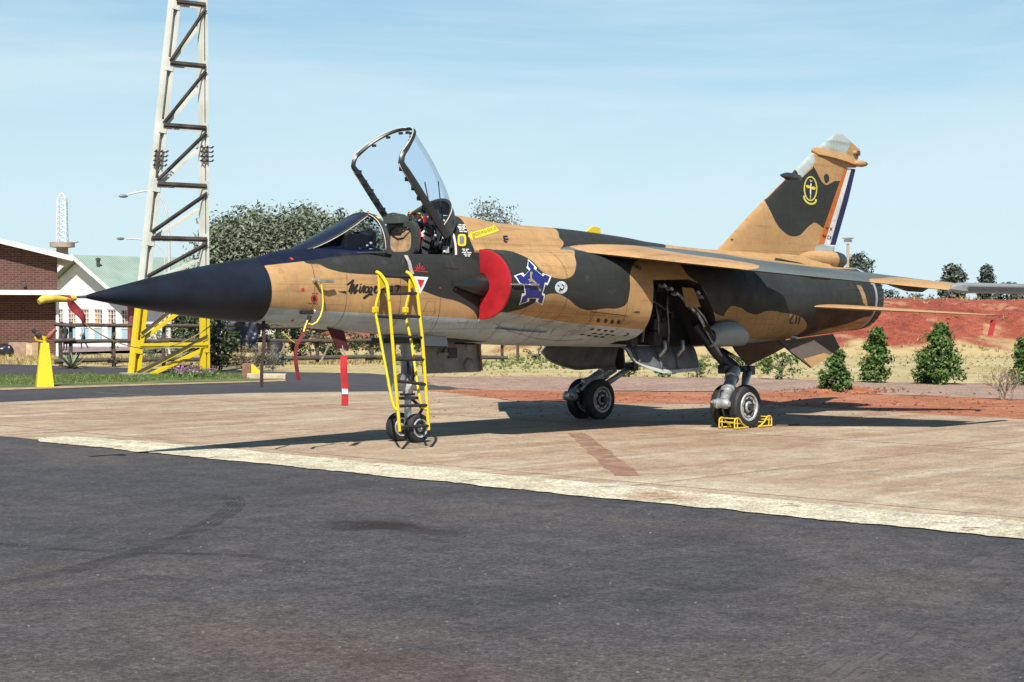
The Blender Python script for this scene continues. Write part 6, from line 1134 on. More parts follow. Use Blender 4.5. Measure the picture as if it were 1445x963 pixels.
 ('number_211', 'K', [[(7.086,1.59),(7.091,1.597),(7.046,1.607),(7.041,1.601)],[(7.091,1.597),(7.097,1.606),(7.052,1.617),(7.046,1.607)],[(7.097,1.606),(7.104,1.614),(7.062,1.627),(7.052,1.617)],[(7.104,1.614),(7.11,1.618),(7.078,1.636),(7.062,1.627)],[(7.11,1.618),(7.117,1.619),(7.1,1.641),(7.078,1.636)],[(7.117,1.619),(7.128,1.62),(7.122,1.642),(7.1,1.641)],[(7.128,1.62),(7.14,1.619),(7.145,1.641),(7.122,1.642)],[(7.14,1.619),(7.147,1.618),(7.166,1.637),(7.145,1.641)],[(7.147,1.618),(7.151,1.616),(7.183,1.63),(7.166,1.637)],[(7.151,1.616),(7.157,1.612),(7.197,1.621),(7.183,1.63)],[(7.157,1.612),(7.162,1.607),(7.207,1.611),(7.197,1.621)],[(7.162,1.607),(7.165,1.601),(7.213,1.601),(7.207,1.611)],[(7.165,1.601),(7.166,1.593),(7.215,1.589),(7.213,1.601)],[(7.166,1.593),(7.167,1.583),(7.215,1.577),(7.215,1.589)],[(7.167,1.583),(7.164,1.573),(7.213,1.565),(7.215,1.577)],[(7.164,1.573),(7.16,1.561),(7.209,1.552),(7.213,1.565)],[(7.16,1.561),(7.153,1.549),(7.201,1.538),(7.209,1.552)],[(7.153,1.549),(7.143,1.536),(7.19,1.524),(7.201,1.538)],[(7.143,1.536),(7.132,1.521),(7.182,1.51),(7.19,1.524)],[(7.132,1.521),(7.125,1.507),(7.176,1.496),(7.182,1.51)],[(7.125,1.507),(7.123,1.491),(7.175,1.482),(7.176,1.496)],[(7.123,1.491),(7.124,1.474),(7.177,1.466),(7.175,1.482)],[(7.124,1.474),(7.127,1.46),(7.18,1.452),(7.177,1.466)],[(7.127,1.46),(7.129,1.45),(7.184,1.442),(7.18,1.452)],[(7.155,1.436),(7.297,1.426),(7.278,1.449),(7.139,1.458)],[(7.23,1.632),(7.338,1.433),(7.391,1.431),(7.278,1.63)],[(7.338,1.628),(7.447,1.424),(7.501,1.421),(7.387,1.626)]]),
 ('alignment_cross', 'K', [[(6.655,2.685),(6.723,2.687),(6.726,2.697),(6.659,2.696)],[(6.69,2.718),(6.676,2.664),(6.691,2.664),(6.703,2.718)]]),
]
TEXTQ = {'rescue_text': [(0.767, 2.559), (1.284, 2.669), (1.279, 2.699), (0.764, 2.595)]}
# ---------------------------------------------------------------- markings laid on the skin, each 3-4 mm proud
DM = {'K': DECALK, 'W': DECALW, 'R': DECALR, 'B': DECALB, 'Y': DECALY, 'G': mat('grey_blue_print', (.16, .18, .26), .6), 'A': mat('gold_print', (.36, .27, .09), .5),
      'P': mat('pale_badge_print', (.55, .60, .63), .5, var=.25, vscale=14), 'L': mat('lime_yellow_print', (.60, .55, .10), .5), 'GR': mat('green_print', (.01, .07, .05), .6),
      'O': mat('faded_outline', (.20, .11, .05), .7), 'OR': mat('orange_print', (.5, .2, .03), .6)}
_dg = bpy.context.evaluated_depsgraph_get(); bpy.context.view_layer.update()
TARGETS = [SKIN, BVHTree.FromObject(fin, _dg), BVHTree.FromObject(rud, _dg)]
def skin_point(x, z, off):
    best = None
    for t in TARGETS:
        h = t.ray_cast(Vector((x, -3, z)), Vector((0, 1, 0)))
        if h[0] is not None and (best is None or h[3] < best[2]): best = (h[0], h[1], h[3])
    if best is None: return None
    nrm = best[1] if best[1].y < 0 else -best[1]
    return best[0] + nrm*off
def decal(name, m_, polys, off):
    bm = bmesh.new()
    for p in polys:
        try: bm.faces.new([bm.verts.new((x, 0, z)) for x, z in p])
        except ValueError: continue
    bm.normal_update(); bmesh.ops.triangulate(bm, faces=bm.faces)
    for _ in range(4):
        es = [e for e in bm.edges if e.calc_length() > .07]
        if not es: break
        bmesh.ops.subdivide_edges(bm, edges=es, cuts=1); bmesh.ops.triangulate(bm, faces=bm.faces)
    dead = []
    for v in bm.verts:
        q = skin_point(v.co.x, v.co.z, off)
        if q is None: dead.append(v)
        else: v.co = q
    bmesh.ops.delete(bm, geom=dead, context='VERTS')
    for f in bm.faces:
        f.normal_update()
        if f.normal.y > 0: f.normal_flip()
    me = bpy.data.meshes.new(name); bm.to_mesh(me); bm.free(); me.materials.append(m_)
    o = bpy.data.objects.new(name, me); COL.objects.link(o); o.parent = JET
    return o
OFFS = {'castle_emblem': .0050, 'antelope_emblem': .0070, 'round_badge_figure': .0050, 'squadron_badge_ring': .0045, 'squadron_badge_wings': .0055, 'squadron_badge_body': .0065, 'ring_center': .0045, 'warning_triangle_center': .0050, 'port_plug': .0045, 'rudder_lettering': .0045}
def grow_poly(p, k): c = np.mean(np.array(p), 0); return [tuple(c+(np.array(q)-c)*k) for q in p]
for nm, mk, pl in DECALS:
    if nm == 'castle_emblem': pl = [grow_poly(p, 1.085) for p in pl]
    decal(nm, DM[mk], pl, OFFS.get(nm, .003))
# the two words on the yellow rescue arrow
def text_polys(s):
    cu = bpy.data.curves.new('t', 'FONT'); cu.body = s; cu.resolution_u = 2
    ob = bpy.data.objects.new('t', cu); COL.objects.link(ob); bpy.context.view_layer.update()
    me = bpy.data.meshes.new_from_object(ob.evaluated_get(bpy.context.evaluated_depsgraph_get()))
    co = [v.co.copy() for v in me.vertices]; w = max(c.x for c in co); h = max(c.y for c in co)
    P_ = [[(co[i].x/w, co[i].y/h) for i in p.vertices] for p in me.polygons]
    bpy.data.objects.remove(ob); bpy.data.curves.remove(cu); bpy.data.meshes.remove(me)
    return P_
qa = [np.array(q) for q in TEXTQ['rescue_text']]
def bil(u, v): return tuple((qa[0]*(1-u)+qa[1]*u)*(1-v) + (qa[3]*(1-u)+qa[2]*u)*v)
decal('rescue_lettering', DECALK, [[bil(u, v) for u, v in p] for p in text_polys('REDDING RESCUE')], .0045)
# ================================================================ THINGS ON AND AROUND THE AIRCRAFT
# red intake cover
ic = empty('intake_cover', (.70, -.6, 1.955), label='red half-moon cover plugging the near engine intake of the jet', cat='intake cover')
def dpoly(grow=0.0, n=28):
    zc, b = 1.955, .425+grow; pts = [(-.575, zc+b)]
    for k in range(n+1):
        q = math.pi*k/n; pts.append((-.595-(.495+grow)*math.sin(q), zc+b*math.cos(q)))
    pts.append((-.575, zc-b))
    for k in range(15):
        q = math.pi*k/14; pts.append((-.595-.156*math.sin(q), 1.945-.156*math.cos(q)))
    return pts
o = MB().prism([(-.028, y+.6, z-1.955) for y, z in dpoly(.012)], (.040, 0, 0)).build('cover_panel', RED, ic, bevel=.006)
smooth_by_angle(o.data, 30)
mb = MB(); e = on_skin(1.16, 1.955, .012); mb.tube([(-.02, -.49, .0), (.05, -.515, .0), (e.x-.70, e.y+.6, e.z-1.955)], .010, 8)
mb.tube([(.30, -.535, .0), (.46, -.535, .0)], .016, 8)
mb.build('retaining_rod', METAL, ic, smooth=40)

# cover sock on the pitot tube with its flag
pc = empty('pitot_cover', (-4.95, 0, 1.74), label='red and yellow cloth sock pulled over the pitot tube at the tip of the nose', cat='pitot cover')
CLOY = mat('yellow_cloth', (.68, .46, .06), .85, var=.15, vscale=14); CLOR = mat('maroon_cloth', (.28, .02, .03), .85, var=.25, vscale=14)
mb = MB(); mb.tube([(-.27, 0, -.02), (-.22, 0, .005), (-.10, 0, .015), (.02, 0, .012), (.10, 0, .018), (.17, 0, .02)], [.028, .045, .038, .034, .040, .026], 14); mb.build('sock', CLOY, pc, smooth=60)
mb = MB()
mb.loft([[Vector((-.20+.29*t, .052*math.cos(q+t*2.4), .0+.010*t+(.052-.014*abs(t-.4))*math.sin(q+t*2.4))) for q in np.linspace(-1.9, .4, 9)] for t in np.linspace(0, 1, 10)], cap=False, closed=False)
mb.build('cloth_wrap', CLOR, pc, smooth=60)
mb = MB(); mb.loft([[Vector((.10+.17*t+w*.055*(1+.4*math.sin(5*t)), -.03+.02*math.sin(7*t+w), .0-.27*t-.02*w)) for w in (-1, -.3, .4, 1)] for t in np.linspace(0, 1, 9)], cap=False, closed=False)
fl = mb.build('flag', CLOR, pc, smooth=60); fl.modifiers.new('s', 'SOLIDIFY').thickness = .008
P0 = Vector((-4.70, -.03, 1.50)); P1 = YP(306, 453, -.05)
mb = MB(); mb.tube([P0.lerp(P1, t) + Vector((0, 0, -1.15*t*(1-t))) for t in np.linspace(0, 1, 25)], .006, 6)
tag(mb.build('cord', mat('olive_cord', (.28, .24, .07), .9)), 'slack thin cord hanging from the pitot flag to the underside of the nose', 'cord')

def strip3(name, pts, w, m_, parent=None, wdir=(.67, -.74, 0), th=.006):
    pts = [Vector(p) for p in pts]; wd = Vector(wdir)*(w/2)
    nv = Vector((-wd.y, wd.x, 0)).normalized()*(-th)
    o = MB().loft([[p-wd, p+wd, p+wd+nv, p-wd+nv] for p in pts]).build(name, m_, parent)
    return o
# strap under the nose cone joint
a, b = YP(372, 453, -.15), YP(370, 547, -.15)
tag(strip3('safety_streamer', [a.lerp(b, t) + Vector((.012*math.sin(6*t), 0, 0)) for t in np.linspace(0, 1, 10)], .038, mat('very_dark_strap', (.035, .012, .014), .85, var=.3)), 'long dark narrow strap hanging straight down under the nose cone joint', 'streamer', 'streamers hanging from the nose')
# cover, cord and ribbon at the incidence probe
st = empty('safety_streamer', YP(436, 455, -.42), label='dark red ribbon with a yellow cord hanging from the probe behind the nose cone', cat='streamer', group='streamers hanging from the nose')
o0 = Vector(st.location)
mb = MB(); mb.tube([YP(u, v, -.50)-o0 for u, v in ((453, 399), (455, 412), (456, 425), (455, 437), (452, 447), (447, 455), (440, 459), (436, 457))], .010, 8); mb.build('yellow_cord', mat('yellow_cord', (.75, .62, .08), .7), st, smooth=60)
mb = MB(); mb.tube([YP(437, 446, -.46)-o0, YP(436, 452, -.46)-o0, YP(433.5, 459, -.46)-o0], [.028, .022, .012], 8); mb.build('plug', BLKP, st, smooth=60)
strip3('yellow_tape', [YP(u, v, -.47)-o0 for u, v in ((434, 452), (431, 460), (428.5, 468))], .016, MATS['yellow_cord'], st)
strip3('red_ribbon', [YP(u, v, -.465)-o0 for u, v in ((434, 455), (430, 466), (426, 475), (419, 486), (417, 500), (418, 515), (420, 528), (421.5, 537))], .045, DRED, st)
mb = MB(); mb.tube([YP(u, v, -.46)-o0 for u, v in ((416, 484), (410, 480), (404, 474), (398, 469))], .007, 6); mb.build('lanyard', MATS['yellow_cord'], st, smooth=60)
# bright red warning streamer below the belly
st = empty('safety_streamer', YP(485, 500, -.25), label='bright red warning streamer hanging in front of the ladder below a dark red cloth flap', cat='streamer', group='streamers hanging from the nose')
o0 = Vector(st.location)
q = [YP(u, v, -.22)-o0 for u, v in ((462, 462), (485, 467), (493, 493), (476, 492))]
MB().prism(q, (0, .012, 0)).build('cloth_flap', mat('maroon_flap', (.075, .008, .010), .9, var=.3), st)
MB().tube([YP(483, 488, -.22)-o0, YP(485, 497, -.24)-o0, YP(486, 505, -.25)-o0], .006, 6).build('link', METAL, st)
strip3('red_ribbon', [YP(u, v, -.25)-o0 for u, v in ((485.5, 502), (485, 520), (486, 535), (487, 550), (486.5, 573))], .082, RED, st)
strip3('painted_glare', [YP(u, v, -.262)-o0 for u, v in ((486.7, 549), (486.9, 553), (486.9, 556.5))], .07, WHITE, st, th=.002)  # white patch paints a specular glare band onto the ribbon
# tag on the tailplane tip
o = strip3('warning_tag', [YP(1402, 452, -2.36), YP(1400.5, 460, -2.36), YP(1399, 466, -2.37), YP(1397, 474, -2.37)], .085, mat('tag_red', (.27, .004, .006), .8)); tag(o, 'small red tag dangling from the tip of the jet tailplane', 'tag')

# boarding ladder hooked on the cockpit sill
ld = empty('boarding_ladder', (-.75, -.9, 0), label='yellow boarding ladder with black rungs hooked on the side of the jet', cat='ladder')
o0 = Vector(ld.location)
LR = [YP(531.5, 384, -.57), YP(537, 387.5, -.64), YP(545, 399, -.78), YP(547.6, 412, -.84), YP(550.5, 440, -.855), YP(554.5, 490, -.875), YP(564, 609, -.90)]
RR = [YP(573.5, 384, -.59), YP(580, 389, -.66), YP(587, 404, -.79), YP(589.3, 416, -.84), YP(592.3, 445, -.855), YP(597, 490, -.875), YP(605, 607, -.90)]
for r_ in (LR, RR): MB().tube([p-o0 for p in spline(r_, 4)], .0205, 10).build('rail', YEL, ld, smooth=60)
LS = [YP(534, 388, -.60), YP(535.5, 411, -.60), YP(531, 428, -.585), YP(529.5, 437, -.575), YP(531, 447, -.59), YP(539, 490, -.68), YP(552, 560, -.83), YP(556, 575, -.86), YP(561, 579, -.895)]
RS = [YP(578, 391, -.62), YP(578, 411, -.61), YP(574, 428, -.59), YP(571.7, 440, -.58), YP(573, 450, -.595), YP(580, 480, -.67), YP(591, 555, -.83), YP(594.5, 574, -.865), YP(602, 578, -.895)]
for r_ in (LS, RS): MB().tube([p-o0 for p in r_], .0165, 10).build('stay', YEL, ld, smooth=60)
def along(r_, v):
    "point of a rail at picture height v"
    for a, b in zip(r_[:-1], r_[1:]):
        for t in np.linspace(0, 1, 21):
            p = a.lerp(b, t); d = np.array(p)-CAM
            if CH/2-FP*(d@UP)/(d@FW) >= v: return p
    return r_[-1]
RUNG = mat('black_grip', (.014, .014, .016), .75, bump=.3, bscale=120)
for v in (414, 445, 475, 507, 537.5, 569, 599.5):
    MB().tube([along(LR, v)-o0, along(RR, v)-o0], .019, 10).build('rung', RUNG, ld, smooth=60)
MB().tube([along(LS, 389)-o0, along(RS, 390)-o0], .022, 10).build('top_bar', RUNG, ld, smooth=60)
MB().tube([along(LS, 446)-o0, along(RS, 449)-o0], .018, 10).build('spacer_bar', RUNG, ld, smooth=60)
for r_, s2 in ((LR, LS), (RR, RS)):
    q = [along(s2, 391)-o0, along(r_, 400)-o0, along(r_, 404)-o0, along(s2, 408)-o0]
    MB().prism(q, (.012, 0, 0)).build('gusset', YEL, ld)
    c = along(s2, 437); MB().box(c-o0 + Vector((0, .0, 0)), (.07, .05, .07)).build('bumper', YEL, ld, bevel=.012)

# wheel chocks: tubular wedges either side of the near main wheels
YELC = mat('chipped_yellow', (.72, .50, .03), .5, col2=(.60, .40, .03), vscale=9)
def chock(x0, x1, label):
    c = empty('wheel_chock', (x0, -1.45, 0), label=label, cat='wheel chock', group='chocks at the near main wheel')
    d = x1-x0
    for y in (-.13, .13):
        MB().tube([(0, y, .02), (d, y, .02)], .013, 8).build('base_bar', YELC, c, smooth=60)
        MB().tube(spline([(0.01*d, y, .02), (.02*d, y, .12), (.14*d, y, .155), (.34*d, y, .145), (.60*d, y, .07), (.95*d, y, .02)], 5), .0115, 8).build('wedge_frame', YELC, c, smooth=60)
        MB().tube([(.22*d, y, .02), (.20*d, y, .15)], .010, 8).build('upright', YELC, c, smooth=60)
    for t, z in ((.02, .10), (.30, .147), (.58, .075)): MB().tube([(t*d, -.13, z), (t*d, .13, z)], .010, 8).build('cross_bar', YELC, c, smooth=60)
    return c
chock(4.66, 4.98, 'yellow tubular chock in front of the near main wheel, its hoop reaching the nose side')
chock(5.54, 5.22, 'yellow tubular chock behind the near main wheel, with a cord trailing on the concrete')
tag(MB().tube(spline([(5.62, -1.6, .02), (5.8, -1.66, .012), (5.95, -1.58, .012), (6.1, -1.66, .012), (6.12, -1.60, .012), (6.0, -1.56, .012)], 6), .010, 6).build('chock_rope', mat('dirty_rope', (.16, .12, .07), .95)), 'short dirty rope lying behind the rear wheel chock', 'rope')
# ================================================================ SURROUNDINGS
def dep(v, z=0.0): return (CAM[2]-z)*FP/(v-428.1)
def TZ(p): return float(terrain(p[0], p[1]))
def at(u, d):
    "point on the land, d metres out"
    p = D(u, 428, d); return Vector((p.x, p.y, TZ(p)))
def zat(v, d): return CAM[2] + (428.1-v)*d/FP
LAT = Vector((R2[0], R2[1], 0)); DEPV = Vector((F2[0], F2[1], 0)); RZ = math.atan2(R2[1], R2[0])
UPV = Vector((0, 0, 1))

# ---- leaf material with per-leaf variation
def leaf_mat(name, a, b, c=None, rough=.55, trans=.25):
    a, b, c = [tuple(k*.82 for k in q) if q else None for q in (a, b, c)]
    ma = bpy.data.materials.new(name); ma.use_nodes = True; n = ma.node_tree.nodes; l = ma.node_tree.links; bs = n['Principled BSDF']
    g = n.new('ShaderNodeNewGeometry'); cr_ = n.new('ShaderNodeValToRGB'); e = cr_.color_ramp.elements
    e[0].color = tuple(a)+(1,); e[1].color = tuple(b)+(1,); e[0].position = .1; e[1].position = .85
    if c: q = e.new(.95); q.color = tuple(c)+(1,)
    l.new(g.outputs['Random Per Island'], cr_.inputs['Fac']); l.new(cr_.outputs['Color'], bs.inputs['Base Color'])
    bs.inputs['Roughness'].default_value = rough; bs.inputs['Specular IOR Level'].default_value = .4
    t = n.new('ShaderNodeBsdfTranslucent'); l.new(cr_.outputs['Color'], t.inputs['Color']); m_ = n.new('ShaderNodeMixShader'); m_.inputs[0].default_value = trans
    l.new(bs.outputs[0], m_.inputs[1]); l.new(t.outputs[0], m_.inputs[2]); l.new(m_.outputs[0], n['Material Output'].inputs['Surface'])
    return ma
L_SHRUB = leaf_mat('shrub_leaf', (.05, .12, .026), (.15, .26, .065), (.32, .28, .11), trans=.35)
L_OLIVE = leaf_mat('grey_green_leaf', (.10, .125, .08), (.19, .225, .15), (.27, .30, .22), rough=.65, trans=.15)
L_DARK = leaf_mat('dark_leaf', (.018, .035, .015), (.06, .095, .035), (.15, .14, .05), trans=.15)
L_FAR = leaf_mat('far_leaf', (.045, .065, .055), (.095, .125, .095), (.16, .18, .13), trans=.1)
L_TWIG = leaf_mat('sparse_leaf', (.07, .08, .06), (.20, .22, .15), (.32, .34, .26), trans=.15)
L_DRY = leaf_mat('dry_leaf', (.20, .13, .055), (.42, .31, .15), (.10, .12, .04), trans=.2)
L_GREEN = leaf_mat('bright_leaf', (.05, .12, .02), (.15, .26, .05), None)
L_STRAW = leaf_mat('straw_blade', (.36, .27, .10), (.56, .46, .23), (.26, .19, .07), rough=.8)
L_GRASS = leaf_mat('grass_blade', (.05, .11, .02), (.16, .23, .05), (.40, .35, .13), rough=.8)
L_FLOWER = leaf_mat('purple_flower', (.30, .06, .28), (.50, .16, .46), (.62, .35, .60))
BARK = mat('bark', (.13, .10, .075), .9, var=.35, vscale=12, bump=.6, bscale=30)
DRYWOOD = mat('dry_twig', (.26, .20, .15), .9, var=.3, vscale=10)
LOG = mat('fence_log', (.040, .030, .025), .9, col2=(.10, .078, .062), vscale=7, bump=.6, bscale=40, stretch=(1, 1, 5))
RNG = np.random.RandomState(11)
def leaves(pts, nrm, size, aspect=.45, jit=.35):
    "one pointed leaf per point: 4-vertex kite, randomly turned"
    n = len(pts); a = RNG.normal(size=(n, 3)); a /= np.linalg.norm(a, axis=1)[:, None]
    nn = nrm + RNG.normal(size=(n, 3))*.6; nn /= np.linalg.norm(nn, axis=1)[:, None]
    t = np.cross(nn, a); t /= np.linalg.norm(t, axis=1)[:, None]+1e-9; b = np.cross(nn, t)
    s_ = size*(1+jit*RNG.uniform(-1, 1, size=(n, 1)))
    v = np.empty((n, 4, 3)); v[:, 0] = pts - t*s_*.5; v[:, 1] = pts + b*s_*aspect*.5 - t*s_*.05 + nn*s_*.06; v[:, 2] = pts + t*s_*.5 - nn*s_*.08; v[:, 3] = pts - b*s_*aspect*.5 - t*s_*.05 + nn*s_*.06
    return v.reshape(-1, 3)
def quads(name, v, m_, parent=None, tri=False):
    k = 3 if tri else 4; n = len(v)//k
    me = bpy.data.meshes.new(name); me.vertices.add(n*k); me.vertices.foreach_set('co', np.asarray(v, np.float32).ravel())
    me.loops.add(n*k); me.loops.foreach_set('vertex_index', np.arange(n*k, dtype=np.int32)); me.polygons.add(n)
    me.polygons.foreach_set('loop_start', np.arange(0, n*k, k, dtype=np.int32)); me.polygons.foreach_set('loop_total', np.full(n, k, np.int32))
    me.materials.append(m_); me.update(calc_edges=True); me.validate()
    o = bpy.data.objects.new(name, me); COL.objects.link(o)
    if parent is not None: o.parent = parent
    return o
def clump_points(centers, radii, per, shell=.55):
    P_, N_ = [], []
    for c, r_ in zip(centers, radii):
        k = max(6, int(per*r_*r_)); d = RNG.normal(size=(k, 3)); d /= np.linalg.norm(d, axis=1)[:, None]
        rr = r_*(shell + (1-shell)*RNG.uniform(0, 1, (k, 1))**.7)*(1+.25*RNG.normal(size=(k, 1)))
        P_.append(np.asarray(c) + d*rr*np.array([1, 1, .8])); N_.append(d)
    return np.concatenate(P_), np.concatenate(N_)
def plant(name, u, d, w, h, label, cat, leaf, shape='round', per=500, lsize=.08, group=None, trunk=True, nclump=26, base=.0, stick=.0, aspect=.5, trunk_r=.03, bark=None, gap=.0):
    "thing at ground: trunk with limbs, crown of clumps of single leaves with gaps between"
    p = at(u, d) if not isinstance(u, Vector) else u
    root = empty(name, p, label=label, cat=cat, group=group)
    cs, rs = [], []
    for _ in range(nclump):
        t = RNG.uniform(0, 1)
        if shape == 'cone': ww = ((1-t)**.58*.95+.12)*(.8+.4*noise.noise(Vector((t*5, u if not isinstance(u, Vector) else 0, 1.7)))); z = base + (h-base)*(.06+.90*t)
        elif shape == 'round': ww = math.sqrt(max(.02, 1-(2*t-1)**2)); z = base + (h-base)*(.08+.84*t)
        elif shape == 'broad': ww = (.90+.14*t) if t < .80 else (1.0-(t-.80)*2.2); z = base + (h-base)*(.06+.86*t)
        elif shape == 'flat': ww = 1.0-.5*t; z = base + (h-base)*(.3+.6*t)
        else: ww = (.45+.75*t) if t < .75 else 1.0-(t-.75)*1.6; z = base + (h-base)*(.08+.86*t)
        q = RNG.uniform(0, 2*math.pi); r0 = w/2*ww*math.sqrt(RNG.uniform(.25, 1))*.82
        cs.append((r0*math.cos(q), r0*math.sin(q), z)); rs.append((min(w, h)*.5)*RNG.uniform(.20, .36)*(.65+.5*ww))
    if w > 3:
        for c in list(cs[::2]):
            if c[2] > h*.55: v_ = Vector((c[0]/w, c[1]/w, (c[2]-h*.5)/h*1.3+.25)).normalized(); cs.append((c[0]+v_.x*RNG.uniform(.3, .7), c[1]+v_.y*RNG.uniform(.3, .7), min(h*1.02, c[2]+v_.z*RNG.uniform(.3, .7)))); rs.append(RNG.uniform(.16, .34))
    P_, N_ = clump_points(cs, rs, per)
    k = P_[:, 2] > .01; P_, N_ = P_[k], N_[k]
    if gap: k = np.array([noise.noise(Vector(q*(2.4/min(w, 2)*2.2))) for q in P_]) > gap-.30; P_, N_ = P_[k], N_[k]
    N_ = N_*.6 + np.array([0, 0, .5])
    quads('crown', leaves(P_, N_, lsize, aspect), leaf, root)
    if trunk:
        mb = MB(); mb.tube([(0, 0, -.1), (.02*w, 0, h*.25), (-.01*w, .02*w, h*.5), (.02*w, -.02*w, h*.85)], [trunk_r, trunk_r*.85, trunk_r*.6, trunk_r*.25], 8)
        for c in cs[:16]:
            z0 = max(h*.10, c[2]*.45); mb.tube([(0, 0, z0), (c[0]*.45, c[1]*.45, z0+(c[2]-z0)*.55), (c[0]*.98, c[1]*.98, c[2])], [trunk_r*.45, trunk_r*.3, trunk_r*.1], 5)
        mb.build('trunk', bark or BARK, root, smooth=60)
    return root
def blades(pts, h, w, lean=.35, per=7):
    "tufts of grass: bent triangles"
    n = len(pts)*per; p = np.repeat(np.asarray(pts), per, 0) + RNG.normal(size=(n, 3))*np.array([.05, .05, 0])*(h/.25)
    q = RNG.uniform(0, 2*math.pi, n); hh = h*RNG.uniform(.5, 1.3, n); ln = lean*hh*RNG.uniform(.2, 1.6, n); qq = RNG.uniform(0, 2*math.pi, n)
    v = np.empty((n, 3, 3)); a = np.stack([np.cos(q), np.sin(q), 0*q], 1)*(w/2)
    v[:, 0] = p-a; v[:, 1] = p+a; v[:, 2] = p + np.stack([np.cos(qq)*ln, np.sin(qq)*ln, hh], 1)
    return v.reshape(-1, 3)
def scatter(n, u0, u1, v0, v1, fn=None):
    out = []
    while len(out) < n:
        p = G(RNG.uniform(u0, u1), RNG.uniform(v0, v1)); p.z = TZ(p)
        if fn is None or fn(p): out.append(p[:])
    return np.array(out)

# ---- the bank of red earth on the right
BANK0, BANK1 = 61.0, 71.0
def bank_h(d, l):
    u = CW/2 + FP*l/d
    top = float(np.interp(u, [330, 420, 560, 700, 900, 1150, 1215, 1300, 1445, 1900], [0.0, .35, 1.0, 1.35, 1.75, 1.95, 2.0, 1.95, 1.95, 2.0]))
    f = float(sstep(BANK0-.8, BANK1, d)); b = 1-float(sstep(79, 90, d))
    p = DL(d, l)
    nz_ = noise.noise(Vector((p[0]*.25, p[1]*.25, 1))); n2 = noise.noise(Vector((p[0]*.9, p[1]*.9, 5))); n3 = noise.noise(Vector((p[0]*3, p[1]*3, 9)))
    return top*f*b + (f*b*min(1, top))*(.34*nz_+.26*n2+.13*n3)*(.35+.65*4*f*(1-f)) + .02*n3*f - .06*(1-f)
bd_ = np.concatenate([np.linspace(58.5, 74, 64), np.linspace(75, 92, 12)]); bu = np.linspace(300, 2000, 300); vs = []
for d in bd_:
    for u in bu:
        l = (u-CW/2)/FP*d; p = DL(d, l); vs.append((p[0], p[1], TZ(p) + bank_h(d, l)))
nu = len(bu); fs = [(i*nu+j, i*nu+j+1, (i+1)*nu+j+1, (i+1)*nu+j) for i in range(len(bd_)-1) for j in range(nu-1)]
def bank_mat():
    ma = ground_mat('bank_earth', [(.225, .048, .027), (.30, .078, .044), (.15, .030, .018), (.34, .115, .068)], [.35, 1.4, .8], bump=1.0, bscale=6, rough=.95, fine=.2)
    n = ma.node_tree.nodes; l = ma.node_tree.links; b = n['Principled BSDF']; base = b.inputs['Base Color'].links[0].from_socket
    t = n.new('ShaderNodeTexCoord'); sx = n.new('ShaderNodeSeparateXYZ'); l.new(t.outputs['Object'], sx.inputs[0])
    q = n.new('ShaderNodeTexNoise'); q.inputs['Scale'].default_value = .55; q.inputs['Detail'].default_value = 8; l.new(t.outputs['Object'], q.inputs['Vector'])
    m1 = n.new('ShaderNodeMath'); m1.operation = 'MULTIPLY_ADD'; l.new(q.outputs['Fac'], m1.inputs[0]); m1.inputs[1].default_value = -1.7; l.new(sx.outputs['Z'], m1.inputs[2])
    r_ = n.new('ShaderNodeMapRange'); r_.inputs[1].default_value = -.66; r_.inputs[2].default_value = -.34; r_.inputs[3].default_value = 1; r_.inputs[4].default_value = 0; l.new(m1.outputs[0], r_.inputs[0])
    q2 = n.new('ShaderNodeTexNoise'); q2.inputs['Scale'].default_value = .8; q2.inputs['Detail'].default_value = 7; l.new(t.outputs['Object'], q2.inputs['Vector'])
    r2_ = n.new('ShaderNodeMapRange'); r2_.inputs[1].default_value = .60; r2_.inputs[2].default_value = .70; r2_.inputs[4].default_value = .45; l.new(q2.outputs['Fac'], r2_.inputs[0])
    mx2 = n.new('ShaderNodeMath'); mx2.operation = 'MAXIMUM'; l.new(r_.outputs[0], mx2.inputs[0]); l.new(r2_.outputs[0], mx2.inputs[1])
    mm = n.new('ShaderNodeMix'); mm.data_type = 'RGBA'; l.new(mx2.outputs[0], mm.inputs['Factor']); l.new(base, mm.inputs['A']); mm.inputs['B'].default_value = (.34, .265, .13, 1); l.new(mm.outputs['Result'], b.inputs['Base Color'])
    return ma
o = MB().add(vs, fs).build('earth_bank', bank_mat(), smooth=60, fix=False); o['kind'] = 'structure'
pts = []
while len(pts) < 520:
    u = RNG.uniform(340, 1700); d = BANK0-1.5 + 13.5*RNG.uniform(0, 1)**1.5; l = (u-CW/2)/FP*d; p = DL(d, l); z = TZ(p)+bank_h(d, l)
    if (u > 620 or RNG.uniform() < .25) and (z < .30 or z > 1.85 or RNG.uniform() < .22): pts.append((p[0], p[1], z))
tag(quads('dry_grass', blades(pts, .17, .03, .9, 9), L_STRAW, tri=True), kind='stuff')

mb = MB()
for _ in range(900):
    u = RNG.uniform(560, 1600); d = BANK0+.5 + 10*RNG.uniform(0, 1); l = (u-CW/2)/FP*d; p = DL(d, l); z = TZ(p)+bank_h(d, l)
    if z < .5: continue
    mb.sphere((p[0], p[1], z), RNG.uniform(.02, .075), 6, 4, (1, RNG.uniform(.6, 1.2), .7))
tag(mb.build('bank_clods', mat('bank_clod', (.26, .070, .040), .95, var=.35, vscale=3)), kind='stuff')

